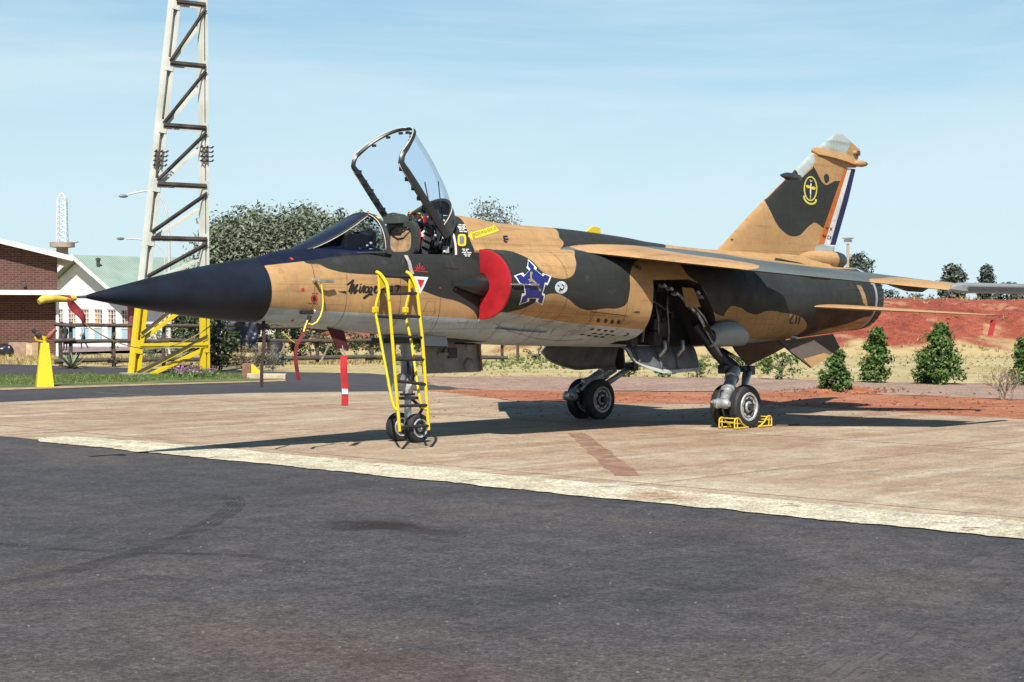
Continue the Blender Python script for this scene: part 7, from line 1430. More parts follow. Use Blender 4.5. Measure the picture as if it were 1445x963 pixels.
# ---- grass on the verges
pts = scatter(900, 560, 1600, 496, 533); pts2 = scatter(700, 560, 1100, 503, 520)
tag(quads('verge_grass', blades(pts, .06, .03, .8, 7), L_STRAW, tri=True), kind='stuff')
tag(quads('green_verge_grass', blades(pts2, .09, .03, .5, 8), L_GRASS, tri=True), kind='stuff')
pts = scatter(1500, -60, 560, 503, 514)
tag(quads('verge_grass', blades(pts, .12, .03, .5, 7), L_STRAW, tri=True), kind='stuff')
def in_lawn(p):
    d = np.array(p)-CAM; u = CW/2+FP*(d@RT)/(d@FW); v = CH/2-FP*(d@UP)/(d@FW)
    return v > np.interp(u, [0, 120, 290, 385], [531, 528.5, 527, 529]) and v < np.interp(u, [0, 200, 380], [545, 540, 535])
pts = scatter(2600, -80, 385, 527, 546, in_lawn)
tag(quads('lawn_grass', blades(pts, .055, .022, .4, 7), L_GRASS, tri=True), kind='stuff')
# clods on the strip of red earth
M_CLOD = mat('red_clod', (.25, .085, .042), .95, var=.25, vscale=6)
mb = MB()
for p in scatter(420, 610, 1640, 552, 590):
    r_ = RNG.uniform(.008, .028); mb.sphere((p[0], p[1], .0), r_, 6, 4, (1, RNG.uniform(.6, 1.2), .6))
for _ in range(260):
    p = G(RNG.normal(1190, 42), RNG.normal(551, 1.6)); r_ = RNG.uniform(.008, .030); mb.sphere((p.x, p.y, .01), r_, 6, 4, (1, RNG.uniform(.6, 1.2), .65))
tag(mb.build('earth_clods', M_CLOD), kind='stuff')

hp = G(1188, 552); mb = MB(); rr = []
for i, q in enumerate(np.linspace(0, 1, 9)):
    rr.append([(hp.x+LAT.x*1.05*q*math.cos(a)+DEPV.x*.55*q*math.sin(a), hp.y+LAT.y*1.05*q*math.cos(a)+DEPV.y*.55*q*math.sin(a), -.012+.15*(1-q)**1.3*(1+.6*noise.noise(Vector((3*q*math.cos(a), 3*q*math.sin(a), 2))))-.02*q) for a in np.linspace(0, 2*math.pi, 28, endpoint=False)])
mb.loft(rr, cap=False); o = mb.build('earth_heap', M_DIRT, smooth=60); o['kind'] = 'structure'
# ---- shrubs along the gravel road
GS = 'young shrubs along the gravel road'
plant('shrub', 1180, dep(551), .84, .84, 'small green shrub growing in a heap of red earth in front of the gravel road', 'shrub', L_SHRUB, 'cone', 4600, .08, GS, nclump=44, gap=.06)
plant('shrub', 1237, dep(537), 1.0, 1.24, 'tall tapering green shrub right of the jet tailpipe', 'shrub', L_SHRUB, 'cone', 3400, .09, GS, nclump=58, gap=.06)
plant('shrub', 1326, dep(539), 1.30, 1.32, 'broadest bushy green shrub standing before the red bank', 'shrub', L_SHRUB, 'cone', 3400, .09, GS, nclump=72, gap=.06)
plant('shrub', 1448, dep(540), 1.0, 1.10, 'green shrub cut off by the right edge of the picture', 'shrub', L_SHRUB, 'cone', 3400, .09, GS, nclump=58, gap=.06)
plant('shrub', 1103, dep(533), 1.15, .64, 'low wide green shrub under the ventral fin of the jet', 'shrub', L_SHRUB, 'round', 3400, .085, GS, nclump=36, gap=.06)
for u, w_, h_, lab in ((888, .75, .34, 'leftmost low green shrub below the open gear door'), (936, .80, .38, 'middle low green shrub below the open gear door'), (984, .85, .40, 'low green shrub just left of the near main wheel leg')):
    plant('shrub', u, dep(530), w_, h_, lab, 'shrub', L_SHRUB, 'round', 4200, .07, GS, nclump=26, trunk_r=.02)
# leafless bush
root = empty('bare_bush', at(1417, dep(562)), label='leafless dry bush standing on the red earth at the right', cat='bush')
mb = MB(); lv = []
def twig(p, d, L, r_, k):
    q = p + d*L; mb.tube([p, p.lerp(q, .5) + Vector(RNG.normal(size=3).tolist())*L*.06, q], [r_, r_*.8, r_*.55], 5)
    if k == 0: lv.append(q[:]); return
    for _ in range(3 if k > 1 else 2): twig(p.lerp(q, RNG.uniform(.5, 1)), (d + Vector((RNG.normal()*.55, RNG.normal()*.55, RNG.normal()*.3+.12))).normalized(), L*RNG.uniform(.55, .85), r_*.6, k-1)
for k in range(7): twig(Vector((RNG.normal()*.05, RNG.normal()*.05, 0)), Vector((RNG.normal()*.55, RNG.normal()*.55, 1)).normalized(), .30, .014, 3)
mb.build('branch', DRYWOOD, root); quads('leaf_tuft', leaves(np.repeat(np.array(lv), 2, 0)+RNG.normal(size=(len(lv)*2, 3))*.03, np.tile([0, 0, 1.], (len(lv)*2, 1)), .035), L_DRY, root)['kind'] = 'stuff'

# ---- trees
plant('tree', 392, 76, 6.8, 5.75, 'large dense grey-green tree behind the jet windscreen', 'tree', L_OLIVE, 'broad', 430, .19, None, nclump=210, base=.5, trunk_r=.16, aspect=.42)
plant('tree', 264, 92, 2.6, 3.8, 'dark green tree at the right end of the green roofed hall', 'tree', L_DARK, 'round', 520, .19, None, nclump=46, base=.4, trunk_r=.12)
plant('tree', 484, 84, 5.4, 5.9, 'grey-green tree at the right shoulder of the large tree behind the windscreen', 'tree', L_OLIVE, 'broad', 430, .19, None, nclump=110, base=.5, trunk_r=.14, aspect=.42)
plant('tree', 695, 80, 3.4, 6.2, 'pale sparse twiggy tree top showing above the jet spine', 'tree', L_TWIG, 'crown', 150, .16, None, nclump=90, base=.6, trunk_r=.14, bark=DRYWOOD, aspect=.4)
FT = 'distant trees beyond the red bank'
plant('tree', 1212, 108, 2.3, 5.1, 'dark distant tree behind the fin base, beside the floodlight pole', 'tree', L_FAR, 'round', 520, .22, FT, nclump=70, base=.6, trunk_r=.12)
plant('tree', 1345, 112, 2.1, 4.5, 'distant tree with the tallest crown above the wing tip rail', 'tree', L_FAR, 'round', 520, .22, FT, nclump=70, base=.6, trunk_r=.12)
plant('tree', 1392, 116, 2.6, 4.3, 'distant tree with a pointed top right of the tallest crown', 'tree', L_FAR, 'cone', 520, .22, FT, nclump=70, base=.6, trunk_r=.12)
plant('tree', 1425, 118, 2.4, 3.3, 'distant low round tree at the right edge of the picture', 'tree', L_FAR, 'round', 520, .22, FT, nclump=50, base=.6, trunk_r=.12)
plant('tree', 1255, 112, 2.6, 2.9, 'distant low tree just right of the jet nozzle', 'tree', L_FAR, 'round', 240, .22, FT, nclump=30, base=.4, trunk_r=.1)
plant('tree', 1300, 114, 2.6, 2.55, 'distant low scrubby tree under the port wing', 'tree', L_FAR, 'round', 280, .22, FT, nclump=30, base=.4, trunk_r=.1)
# closed belt of scrub further back, left of the bank
cs, rs = [], []
for u in np.linspace(-60, 1900, 260):
    d = RNG.uniform(150, 185); p = at(u, d); h_ = RNG.uniform(1.4, 3.0) if u < 760 else RNG.uniform(1.0, 2.2)
    cs.append((p.x, p.y, p.z+h_*.5)); rs.append(h_*.62)
P_, N_ = clump_points(cs, rs, 60); tag(quads('far_scrub', leaves(P_, N_*.6+np.array([0, 0, .5]), .42, .6), L_FAR), kind='stuff')

# ---- wooden ranch fence
fp = empty('rail_fence', at(400, 49), label='dark rustic fence of round wooden posts and rails behind the mast and the nose', cat='fence')
fo = Vector(fp.location)
PX = [86, 99, 161, 231, 300, 372, 448, 524, 600, 660, 709, 731, 790]
FB = {u: at(u, float(np.interp(u, [86, 790], [48.0, 55.0]))) for u in PX}
for u in PX:
    b = FB[u]; th_ = .055 if u not in (709, 731) else .045
    h_ = float(np.interp(u, [86, 400, 560, 660, 790], [1.22, 1.12, 1.0, .66, .62]))
    MB().tube([b-fo+Vector((0, 0, -.1)), b-fo+Vector((RNG.normal()*.015, 0, h_*.5)), b-fo+Vector((RNG.normal()*.02, 0, h_))], [th_*1.05, th_, th_*.95], 10).build('post', LOG, fp, smooth=60)
for a, b in zip(PX[:-1], PX[1:]):
    if a >= 700: continue
    for lv_, r_ in ((1.13, .05), (.72, .055), (.20, .06)):
        sc_ = float(np.interp(a, [86, 400, 560, 660], [1, .95, .82, .52]))
        if a >= 600 and lv_ == .72: continue
        pa = FB[a]-fo + Vector((0, 0, lv_*sc_+RNG.normal()*.025)) - LAT*.16; pb = FB[b]-fo + Vector((0, 0, lv_*sc_+RNG.normal()*.025)) + LAT*.16
        off = DEPV*(-.08)
        MB().tube([pa+off, pa.lerp(pb, .5)+off+Vector((0, 0, RNG.normal()*.012)), pb+off], [r_*1.1, r_, r_*.85], 9).build('rail', LOG, fp, smooth=60)

# ---- light mast: two steel legs laced on both flanges, painted yellow at the foot
TM = empty('light_mast', G(235, 529), label='tall white lattice mast with yellow foot rising out of the picture', cat='mast')
to = Vector(TM.location)
PALE = mat('weathered_white_steel', (.55, .56, .50), .55, col2=(.70, .70, .64), vscale=1.6, bump=.1)
RUSTY = mat('dark_bracing_steel', (.035, .030, .026), .7, col2=(.10, .08, .065), vscale=2.5)
a0, a1 = G(189, 528.5)-to, G(289, 526)-to
ax = (a1-a0); W0 = ax.length; ax.normalize(); fl = Vector((-ax.y, ax.x, 0))
if fl.dot(DEPV) < 0: fl = -fl
HT = 15.0; DLEN = .20
def leg_pt(sd, z):
    if sd == 0: return a0 + ax*(z/ HT)*1.83 + UPV*z
    return a1 - ax*(z/HT)*.10 + UPV*z
def ibeam(sd, z0, z1, m_, nm):
    "steel leg: two flanges edge-on to the lacing plane, web set back between them"
    p, q = leg_pt(sd, z0), leg_pt(sd, z1); mb = MB(); w_ = .24 if sd == 0 else .17
    for f in (-1, 1):
        mb.bar(p+ax*f*(w_/2-.03)-fl*.005, q+ax*f*(w_/2-.03)-fl*.005, .062, DLEN, fl)
    mb.bar(p+fl*.035, q+fl*.035, w_-.124, .02, fl)
    return mb.build(nm, m_, TM)
YS = 1.98
for sd in (0, 1):
    ibeam(sd, -.05, YS, YEL, 'leg'); ibeam(sd, YS+.004, HT, PALE, 'leg')
nodes = [.86, 2.30, 3.77, 5.05, 6.52, 8.02, 9.5, 11.0, 12.5, 14.0]
def brace(p, q, w_, m_): MB().bar(p, q, w_, .02, fl).build('brace', m_, TM)
ZB = [(.86, YEL), (2.36, YEL), (3.42, RUSTY), (4.62, RUSTY), (6.0, RUSTY), (7.42, RUSTY), (8.9, RUSTY), (10.3, RUSTY), (11.7, RUSTY), (13.1, RUSTY), (14.5, RUSTY)]
def zz(v): return zat(v, dep(528)) 
HZ = [zz(490)] + [zz(v) for v in (341, 266, 184, 97, 11)] + [zz(-80), zz(-170)]
for i, z in enumerate(HZ):
    for f in (-1, 1):
        brace(leg_pt(0, z)+fl*f*(DLEN/2+.022), leg_pt(1, z)+fl*f*(DLEN/2+.022), .075, YEL if i == 0 else (RUSTY if f < 0 else PALE))
        MB().bar(leg_pt(0, z+.05)+fl*f*(DLEN/2+.05), leg_pt(1, z+.05)+fl*f*(DLEN/2+.05), .012, .07, UPV).build('brace', YEL if i == 0 else RUSTY, TM)
DG = [(zz(528), zz(478))] + [(zz(453), zz(351))] + [(zz(332), zz(276)) ] + [(zz(260), zz(190)), (zz(180), zz(103)), (zz(93), zz(16)), (zz(8), zz(-70)), (zz(-84), zz(-160))]
DG[1] = (zz(474), zz(400)); DG.insert(2, (zz(394), zz(347)))
for i, (z0, z1) in enumerate(DG):
    low = i < 2
    for f in (-1, 1):
        m_ = YEL if low else (RUSTY if f < 0 else PALE)
        zo = 0 if f < 0 else -.34
        brace(leg_pt(0, z0+zo*.8)+fl*f*(DLEN/2+.026), leg_pt(1, z1+zo)+fl*f*(DLEN/2+.026), .085 if f < 0 else .06, m_)
        MB().bar(leg_pt(0, z0+zo*.8+.05)+fl*f*(DLEN/2+.055), leg_pt(1, z1+zo+.05)+fl*f*(DLEN/2+.055), .012, .05, UPV).build('brace', m_ if not low else RUSTY if f < 0 else YEL, TM)
for z in HZ:
    for sd in (0, 1):
        MB().bar(leg_pt(sd, z-.16)-fl*(DLEN/2+.012), leg_pt(sd, z+.16)-fl*(DLEN/2+.012), .20 if sd == 0 else .15, .012, fl).build('gusset_plate', YEL if z < YS else PALE, TM)
for sd, v in ((0, 232), (1, 222)):
    mb = MB()
    for k in range(4):
        z = zz(v)-.12+.11*k
        for a_ in (-.15, 0, .15): mb.tube([leg_pt(sd, z)+ax*a_-fl*.13, leg_pt(sd, z)+ax*a_-fl*.22+UPV*.03], .02, 6)
        mb.bar(leg_pt(sd, z)-ax*.17-fl*.13, leg_pt(sd, z)+ax*.17-fl*.13, .03, .03)
    o = mb.build('climbing_guard', RUSTY, TM); o['kind'] = 'stuff'
MB().box(a0+Vector((0, 0, -.02)), (.5, .5, .12), Matrix.Rotation(math.atan2(ax.y, ax.x), 3, 'Z')).build('footing', mat('concrete_foot', (.34, .31, .26), .9), TM)

# ---- gooseneck street lamps behind the mast
LPM = mat('lamp_post_paint', (.50, .50, .47), .5, var=.1)
def street_lamp(label, d, pole_u, pts, head, base_v=None):
    b = at(pole_u, d); r_ = empty('street_lamp', b, label=label, cat='street lamp', group='gooseneck lamps behind the mast')
    P = [D(u, v, d)-b for u, v in pts]
    mb = MB(); mb.tube([Vector((0, 0, -.1)), Vector((0, 0, P[0].z*.5)), P[0]], [.07, .06, .05], 10); mb.tube([P[0]] + spline(P, 5)[1:], .032, 8); mb.build('post', LPM, r_, smooth=60)
    h = D(head[0], head[1], d)-b; MB().sphere(h, .14, 12, 8, (1.5, .8, .5)).build('lamp_head', mat('lamp_head_grey', (.20, .20, .19), .5), r_, smooth=60)
street_lamp('taller gooseneck lamp with its arm reaching left of the mast', 70, 239, [(238.5, 330), (237, 308), (231, 287), (222, 274), (205, 270), (180, 275)], (174, 277))
street_lamp('lower gooseneck lamp with its arm reaching left near the hall roof', 82, 233, [(233, 374), (231, 360), (227, 351), (219, 344), (205, 339), (178, 337)], (170, 337))

# floodlight pole behind the tail
fb = at(1196, 70); r_ = empty('floodlight_pole', fb, label='thin pole with a small floodlight box behind the jet fin', cat='floodlight pole')
MB().tube([(0, 0, -.1), (0, 0, zat(343, 70)-fb.z)], [.06, .05], 10).build('pole', mat('pole_tan', (.42, .35, .25), .7), r_, smooth=60)
MB().box((0, 0, zat(338.5, 70)-fb.z), (.26, .22, .10)).build('floodlight', mat('lamp_box_grey', (.30, .29, .27), .6), r_, bevel=.02)
MB().box((0, 0, zat(335, 70)-fb.z), (.36, .30, .05)).build('bracket', mat('lamp_box_grey', (.30, .29, .27), .6), r_, bevel=.01)

# ---- brick building on the left
BRICK = bpy.data.materials.new('brown_brick'); BRICK.use_nodes = True
_n = BRICK.node_tree.nodes; _l = BRICK.node_tree.links; _b = _n['Principled BSDF']; _b.inputs['Roughness'].default_value = .9
_t = _n.new('ShaderNodeTexCoord'); _mp = _n.new('ShaderNodeMapping'); _mp.inputs['Rotation'].default_value = (R(90), 0, 0)
_k = _n.new('ShaderNodeTexBrick'); _k.inputs['Scale'].default_value = 1.0; _k.inputs['Brick Width'].default_value = .215; _k.inputs['Row Height'].default_value = .072; _k.inputs['Mortar Size'].default_value = .008
_k.inputs['Color1'].default_value = (.066, .022, .017, 1); _k.inputs['Color2'].default_value = (.11, .039, .027, 1); _k.inputs['Mortar'].default_value = (.15, .10, .08, 1); _k.inputs['Bias'].default_value = -.2
_l.new(_t.outputs['Object'], _mp.inputs[0]); _l.new(_mp.outputs[0], _k.inputs[0])
_z = _n.new('ShaderNodeTexNoise'); _z.inputs['Scale'].default_value = .8; _z.inputs['Detail'].default_value = 6; _l.new(_t.outputs['Object'], _z.inputs['Vector'])
_mm = _n.new('ShaderNodeMix'); _mm.data_type = 'RGBA'; _mm.blend_type = 'MULTIPLY'; _rr = _n.new('ShaderNodeMapRange'); _rr.inputs[1].default_value = .3; _rr.inputs[2].default_value = .7; _rr.inputs[3].default_value = .0; _rr.inputs[4].default_value = .5
_l.new(_z.outputs['Fac'], _rr.inputs[0]); _l.new(_rr.outputs[0], _mm.inputs['Factor']); _l.new(_k.outputs['Color'], _mm.inputs['A']); _mm.inputs['B'].default_value = (.7, .62, .6, 1); _l.new(_mm.outputs['Result'], _b.inputs['Base Color'])
_bp = _n.new('ShaderNodeBump'); _bp.inputs['Strength'].default_value = .6; _bp.inputs['Distance'].default_value = .01; _bp.invert = True; _l.new(_k.outputs['Fac'], _bp.inputs['Height']); _l.new(_bp.outputs['Normal'], _b.inputs['Normal'])
db = 58.6; b0 = at(81, db)
bb = empty('brick_building', b0, RZ+.262, label='dark brown brick building with white fascias at the left edge of the picture', cat='building')
pm = FP/db; ztop = lambda x: zat(345, db) - b0.z + .62 - .235*(x+81/pm)          # x = metres right of the wall's right edge
def gable(x): return zat(366, db)-b0.z - .24*(x)
Lw = 16.0
MB().prism([(-Lw, 0, -.2), (0, 0, -.2), (0, 0, gable(0)-.02), (-Lw, 0, gable(-Lw)-.02)], (0, 9, 0)).build('wall', BRICK, bb)
MB().prism([(.48, -.45, gable(.48)), (.48, -.45, gable(.48)+.16), (-Lw, -.45, gable(-Lw)+.16), (-Lw, -.45, gable(-Lw))], (0, 9.9, 0)).build('roof', mat('white_fascia', (.74, .74, .71), .5), bb)
MB().box((-Lw/2+.14, -.35, zat(415.5, db)-b0.z), (Lw+.28, .7, .15)).build('canopy_slab', MATS['white_fascia'], bb)
MB().box((-Lw/2-.08, -.02, zat(421.5, db)-b0.z-.05), (Lw-.16, .05, .16)).build('beam', mat('dark_brick_band', (.10, .04, .03), .9), bb)
MB().tube([(-.0, -.10, -.1), (-.0, -.10, zat(419, db)-b0.z)], .055, 10).build('downpipe', MATS['white_fascia'], bb, smooth=60)
MB().box((-45/pm, -.06, zat(405, db)-b0.z), (.09, .12, .13)).build('wall_lamp', DGREY, bb, bevel=.01)

# ---- white hall with a pale green sheet roof
hc = at(181, 117.5); ga = (LAT*.72 - DEPV*.69).normalized(); ra = (LAT*.69 + DEPV*.72).normalized()
hr = empty('hall', hc, math.atan2(ga.y, ga.x), label='white gabled hall with pale green roof and orange curtained windows behind the fence', cat='building')
# local x along the gable (negative = left), local y along the ridge
HWD = 10.9; ez = zat(424, 117.5)-hc.z; az = zat(366, 121)-hc.z; LN = 15.0
HWALL = mat('white_render', (.74, .74, .72), .8, var=.06, vscale=1.2)
WINX = [(-.35-1.02*1.55*k) for k in range(6)]
def wall_with_holes():
    mb = MB(); xs = [-HWD]; 
    for x in sorted(WINX): xs += [x-.50, x+.50]
    xs += [0.0]
    wz0, wz1 = 1.35, 2.62
    mb.prism([(-HWD, 0, -.2), (0, 0, -.2), (0, 0, .60), (-HWD, 0, .60)], (0, .2, 0))
    mb.prism([(-HWD, 0, wz1+.0), (0, 0, wz1), (0, 0, ez), (-HWD/2, 0, az), (-HWD, 0, ez)], (0, .2, 0))
    for a, b in zip(xs[0::2], xs[1::2]): mb.prism([(a, 0, .602), (b, 0, .602), (b, 0, wz1-.002), (a, 0, wz1-.002)], (0, .2, 0))
    return mb
wall_with_holes().build('wall', HWALL, hr)
MB().prism([(-.1, .2, -.2), (-.1, LN, -.2), (-.1, LN, ez), (-.1, .2, ez)], (.1, 0, 0)).build('side_wall', HWALL, hr)
MB().prism([(-.06, -.02, -.2), (.22, -.02, -.2), (.22, -.02, ez-.1), (-.06, -.02, ez-.1)], (0, .35, 0)).build('brick_pier', mat('red_brick_pier', (.24, .07, .055), .85, var=.2, vscale=6), hr)
GROOF = mat('pale_green_sheet', (.25, .34, .28), .55, col2=(.31, .40, .335), vscale=.8, stretch=(1, 1, 1))
_n = GROOF.node_tree.nodes; _l = GROOF.node_tree.links; _w = _n.new('ShaderNodeTexWave'); _w.wave_type = 'BANDS'; _w.bands_direction = 'Y'; _w.inputs['Scale'].default_value = 1.6; _t = _n.new('ShaderNodeTexCoord'); _l.new(_t.outputs['Object'], _w.inputs['Vector'])
_bp = _n.new('ShaderNodeBump'); _bp.inputs['Strength'].default_value = .7; _bp.inputs['Distance'].default_value = .05; _l.new(_w.outputs['Fac'], _bp.inputs['Height']); _l.new(_bp.outputs['Normal'], _n['Principled BSDF'].inputs['Normal'])
sl_ = (az-ez)/(HWD/2)
for sd in (1, -1):
    e = .7; xe = .7 if sd > 0 else -HWD-.7; xm = -HWD/2
    MB().prism([(xm, -e, az+.10), (xe, -e, ez-.7*sl_+.10), (xe, -e, ez-.7*sl_+.18), (xm, -e, az+.18)], (0, LN+2*e, 0)).build('roof_slope', GROOF, hr)
    MB().prism([(xm, -e-.06, az-.08), (xe, -e-.06, ez-.7*sl_-.08), (xe, -e-.06, ez-.7*sl_+.20), (xm, -e-.06, az+.20)], (0, .05, 0)).build('barge_board', MATS['white_fascia'], hr)
ORG = mat('orange_curtain', (.62, .30, .10), .8, col2=(.40, .22, .12), vscale=2.2); PBLUE = mat('pale_blue_panel', (.36, .55, .60), .6, var=.08)
DKW = mat('dark_window_glass', (.06, .05, .07), .2)
for i, x in enumerate(WINX):
    wf = MB()
    for px_ in (-.47, .47): wf.box((x+px_, .08, 1.985), (.06, .10, 1.26))
    for pz_ in (1.385, 2.585): wf.box((x, .08, pz_), (.88, .10, .06))
    w_ = wf.build('window', WHITE, hr)
    mb = MB()
    for px_ in (-.16, .16): mb.box((x+px_, .075, 1.985), (.035, .05, 1.14))
    for pz_ in (1.68, 1.985, 2.29): mb.box((x, .082, pz_), (.88, .04, .035))
    mb.build('glazing_bar', WHITE, w_)
    for k in range(3):
        MB().box((x-.30+.30*k, .13, 1.985), (.285, .02, 1.14)).build('pane', ORG if (i*3+k) % 4 else DKW, w_)
    MB().box((x, .10, .975), (.96, .08, .72)).build('panel', PBLUE, hr)
MB().lathe((-HWD*.36, LN*.02, az-1.2), (0, 0, 1), [(0, .12), (1.0, .12), (1.0, .17), (1.15, .17), (1.2, .02)], 12).build('vent_pipe', DGREY, hr, smooth=40)
# brick paved yard in front of it
yd = [at(u, d) for u, d in ((60, 108), (330, 108), (330, 126), (60, 126))]
MB().add([p+Vector((0, 0, .03)) for p in yd], [(0, 1, 2, 3)]).build('paved_yard', mat('purple_brick_paving', (.22, .15, .15), .9, col2=(.30, .21, .19), vscale=.8))['kind'] = 'structure'

# ---- water tower with a white radio mast
wt = at(88, 150); r_ = empty('water_tower', wt, label='round concrete water tower showing over the hall gable', cat='water tower')
CT = mat('tower_concrete', (.34, .28, .24), .85, var=.12, vscale=2); k_ = 150/FP
MB().lathe((0, 0, -.2), (0, 0, 1), [(0, 13*k_/1.6*1.0), (zat(351, 150)-wt.z+.2, 8.3*k_)], 28).build('shaft', CT, r_, smooth=40)
MB().lathe((0, 0, zat(352, 150)-wt.z), (0, 0, 1), [(0, 12*k_), (.04, 17.2*k_), (7.5*k_, 17.4*k_), (8*k_, 16.6*k_)], 36).build('rim', CT, r_, smooth=40)
MB().tube([(0, 0, zat(344.5, 150)-wt.z+.02)] and [Vector((17*k_*LAT.x, 17*k_*LAT.y, zat(345, 150)-wt.z)), Vector((23*k_*LAT.x, 23*k_*LAT.y, zat(344, 150)-wt.z))], .05, 6).build('bracket', STEEL, r_)
rm = empty('radio_mast', (wt.x, wt.y, zat(344, 150)), RZ, label='small white lattice radio mast on top of the round water tower', cat='radio mast')
WM = mat('mast_white', (.80, .80, .80), .5); Hm = zat(282, 150)-zat(344, 150); wb, wtop = 6.6*k_, 5.4*k_
def mp_at(i, z): t = z/Hm; w_ = wb+(wtop-wb)*t; return Vector((w_*(1, 1, -1, -1)[i], w_*(1, -1, -1, 1)[i], z))
for i in range(4): MB().tube([mp_at(i, 0), mp_at(i, Hm)], .036, 6).build('leg', WM, rm)
for k in range(8):
    for i in range(4):
        z0, z1 = Hm*k/8, Hm*(k+1)/8; j = (i+1) % 4
        MB().tube([mp_at(i, z0), mp_at(j, z1)], .020, 5).build('brace', WM, rm); MB().tube([mp_at(i, z1), mp_at(j, z1)], .020, 5).build('brace', WM, rm)
for i in range(4): MB().tube([mp_at(i, Hm), (0, 0, Hm+.45)], .035, 5).build('brace', WM, rm)

# ---- yellow hydrant pylon
hb = G(63, 545); r_ = empty('hydrant_pylon', (hb.x, hb.y, -.02), RZ+.35, label='yellow tapered pylon with two hose valves on top at the lawn edge', cat='hydrant')
MB().loft([[(-w_, -w_, z), (w_, -w_, z), (w_, w_, z), (-w_, w_, z)] for w_, z in ((.175, 0), (.165, .10), (.085, .88), (.08, .90))]).build('body', YEL, r_, bevel=.012)
mb = MB(); mb.lathe((0, 0, .89), (0, 0, 1), [(0, .05), (.08, .045), (.10, .06), (.14, .06)], 12); mb.tube([(0, 0, .97), (-.05, -.02, 1.02), (-.12, -.05, 1.06)], .035, 10); mb.build('standpipe', YEL, r_, smooth=50)
mb = MB(); mb.lathe((-.08, -.03, 1.02), (-.75, -.2, .75), [(0, .045), (.05, .06), (.12, .06), (.13, .045), (.24, .05), (.25, .02)], 12); mb.build('hose_valve', mat('valve_dark', (.06, .05, .045), .6, var=.3), r_, smooth=50)
MB().lathe((.06, .02, 1.0), (.75, .2, .8), [(0, .04), (.05, .06), (.14, .06), (.15, .045), (.24, .05), (.25, .02)], 12).build('hose_valve', mat('valve_red', (.22, .06, .04), .6, var=.3), r_, smooth=50)
MB().tube([(-.05, -.05, .93), (-.18, -.1, .96), (-.20, -.1, 1.03)], .02, 8).build('valve_handle', YEL, r_, smooth=50)

# ---- small things on the lawn edge
kb = G(377, 533.5); MB().box((0, 0, .0), (.9, .2, .14)).build('kerb_block', mat('kerb_concrete', (.48, .38, .27), .9, var=.15, vscale=6, bump=.4), bevel=.02)
o = COL.objects['kerb_block'] if 'kerb_block' in COL.objects else bpy.data.objects['kerb_block']; o.location = (kb.x, kb.y, .03); o.rotation_euler = (0, 0, RZ-.12); tag(o, 'weathered concrete kerb block at the right end of the lawn', 'kerb')
bk = G(349, 531.5); wb_ = empty('wheel_ramp', (bk.x, bk.y, -.01), RZ, label='brown wooden block with a yellow wedge leaning on it beside the kerb block', cat='chock')
MB().box((0, 0, .15), (.20, .22, .32)).build('block', mat('old_timber', (.22, .12, .07), .9, var=.3, vscale=8), wb_, bevel=.01)
MB().prism([(.105, -.11, .0), (.42, -.11, .0), (.42, -.11, .03), (.12, -.11, .30), (.105, -.11, .30)], (0, .22, 0)).build('wedge', YEL, wb_, bevel=.006)
# flower bed
fb_ = scatter(170, 242, 302, 521, 533)
fr = empty('flower_bed', G(272, 528), label='low bed of purple flowers at the foot of the mast', cat='flower bed'); fo2 = Vector(fr.location)
quads('leaf_mass', blades(fb_-np.array(fo2), .16, .04, .8, 9), L_GREEN, fr, tri=True)['kind'] = 'stuff'
fl_ = np.repeat(fb_[:80], 3, 0)-np.array(fo2)+RNG.normal(size=(240, 3))*np.array([.08, .08, .03])+np.array([0, 0, .15])
quads('flower', leaves(fl_, np.tile([0, 0, 1.], (240, 1)), .06, .9), L_FLOWER, fr)['kind'] = 'stuff'
# plants round the fence
plant('bush', 309, 45.5, 1.05, 1.45, 'dense dark bush right of the mast foot', 'bush', L_DARK, 'round', 1500, .085, None, nclump=60, trunk_r=.03)
plant('bush', 342, 45.0, .6, .85, 'yellowing small bush beside the dark bush at the mast', 'bush', L_DRY, 'round', 900, .08, None, nclump=22, trunk_r=.02)
plant('climber', 161, 47.3, .34, 1.0, 'green climbing plant on a fence post left of the mast', 'plant', L_DARK, 'cone', 2400, .07, None, nclump=20, trunk_r=.015)
plant('bush', 215, 52, 1.6, .95, 'grey-green bush behind the fence left of the mast', 'bush', L_OLIVE, 'round', 800, .09, None, nclump=30, trunk_r=.02)
plant('bush', 265, 53, 1.3, .9, 'grey-green bush behind the fence between the mast legs', 'bush', L_OLIVE, 'round', 800, .09, None, nclump=26, trunk_r=.02)
plant('bush', 385, 46, 1.0, .55, 'sprawling grey-green bush below the nose beside the dry twigs', 'bush', L_OLIVE, 'round', 1000, .07, None, nclump=26, trunk_r=.02)
plant('bush', 760, 56, 1.0, .62, 'low dark leafy bush under the intake before the bank', 'bush', L_DARK, 'round', 700, .10, None, nclump=20, trunk_r=.02)
for u, w_, h_, lab in ((395, 1.7, .95, 'dark undergrowth behind the fence above the yellow wedge'), (438, 1.5, .85, 'dark undergrowth behind the fence right of the black drum'), (478, 1.6, 1.0, 'dark undergrowth behind the fence above the red streamer'), (522, 1.5, .85, 'dark undergrowth behind the fence left of the ladder'), (566, 1.6, .8, 'dark undergrowth behind the fence seen through the ladder')):
    plant('bush', u, 55.5, w_, h_, lab, 'bush', L_DARK, 'round', 2600, .085, 'undergrowth behind the fence', nclump=30, trunk_r=.02, gap=.05)
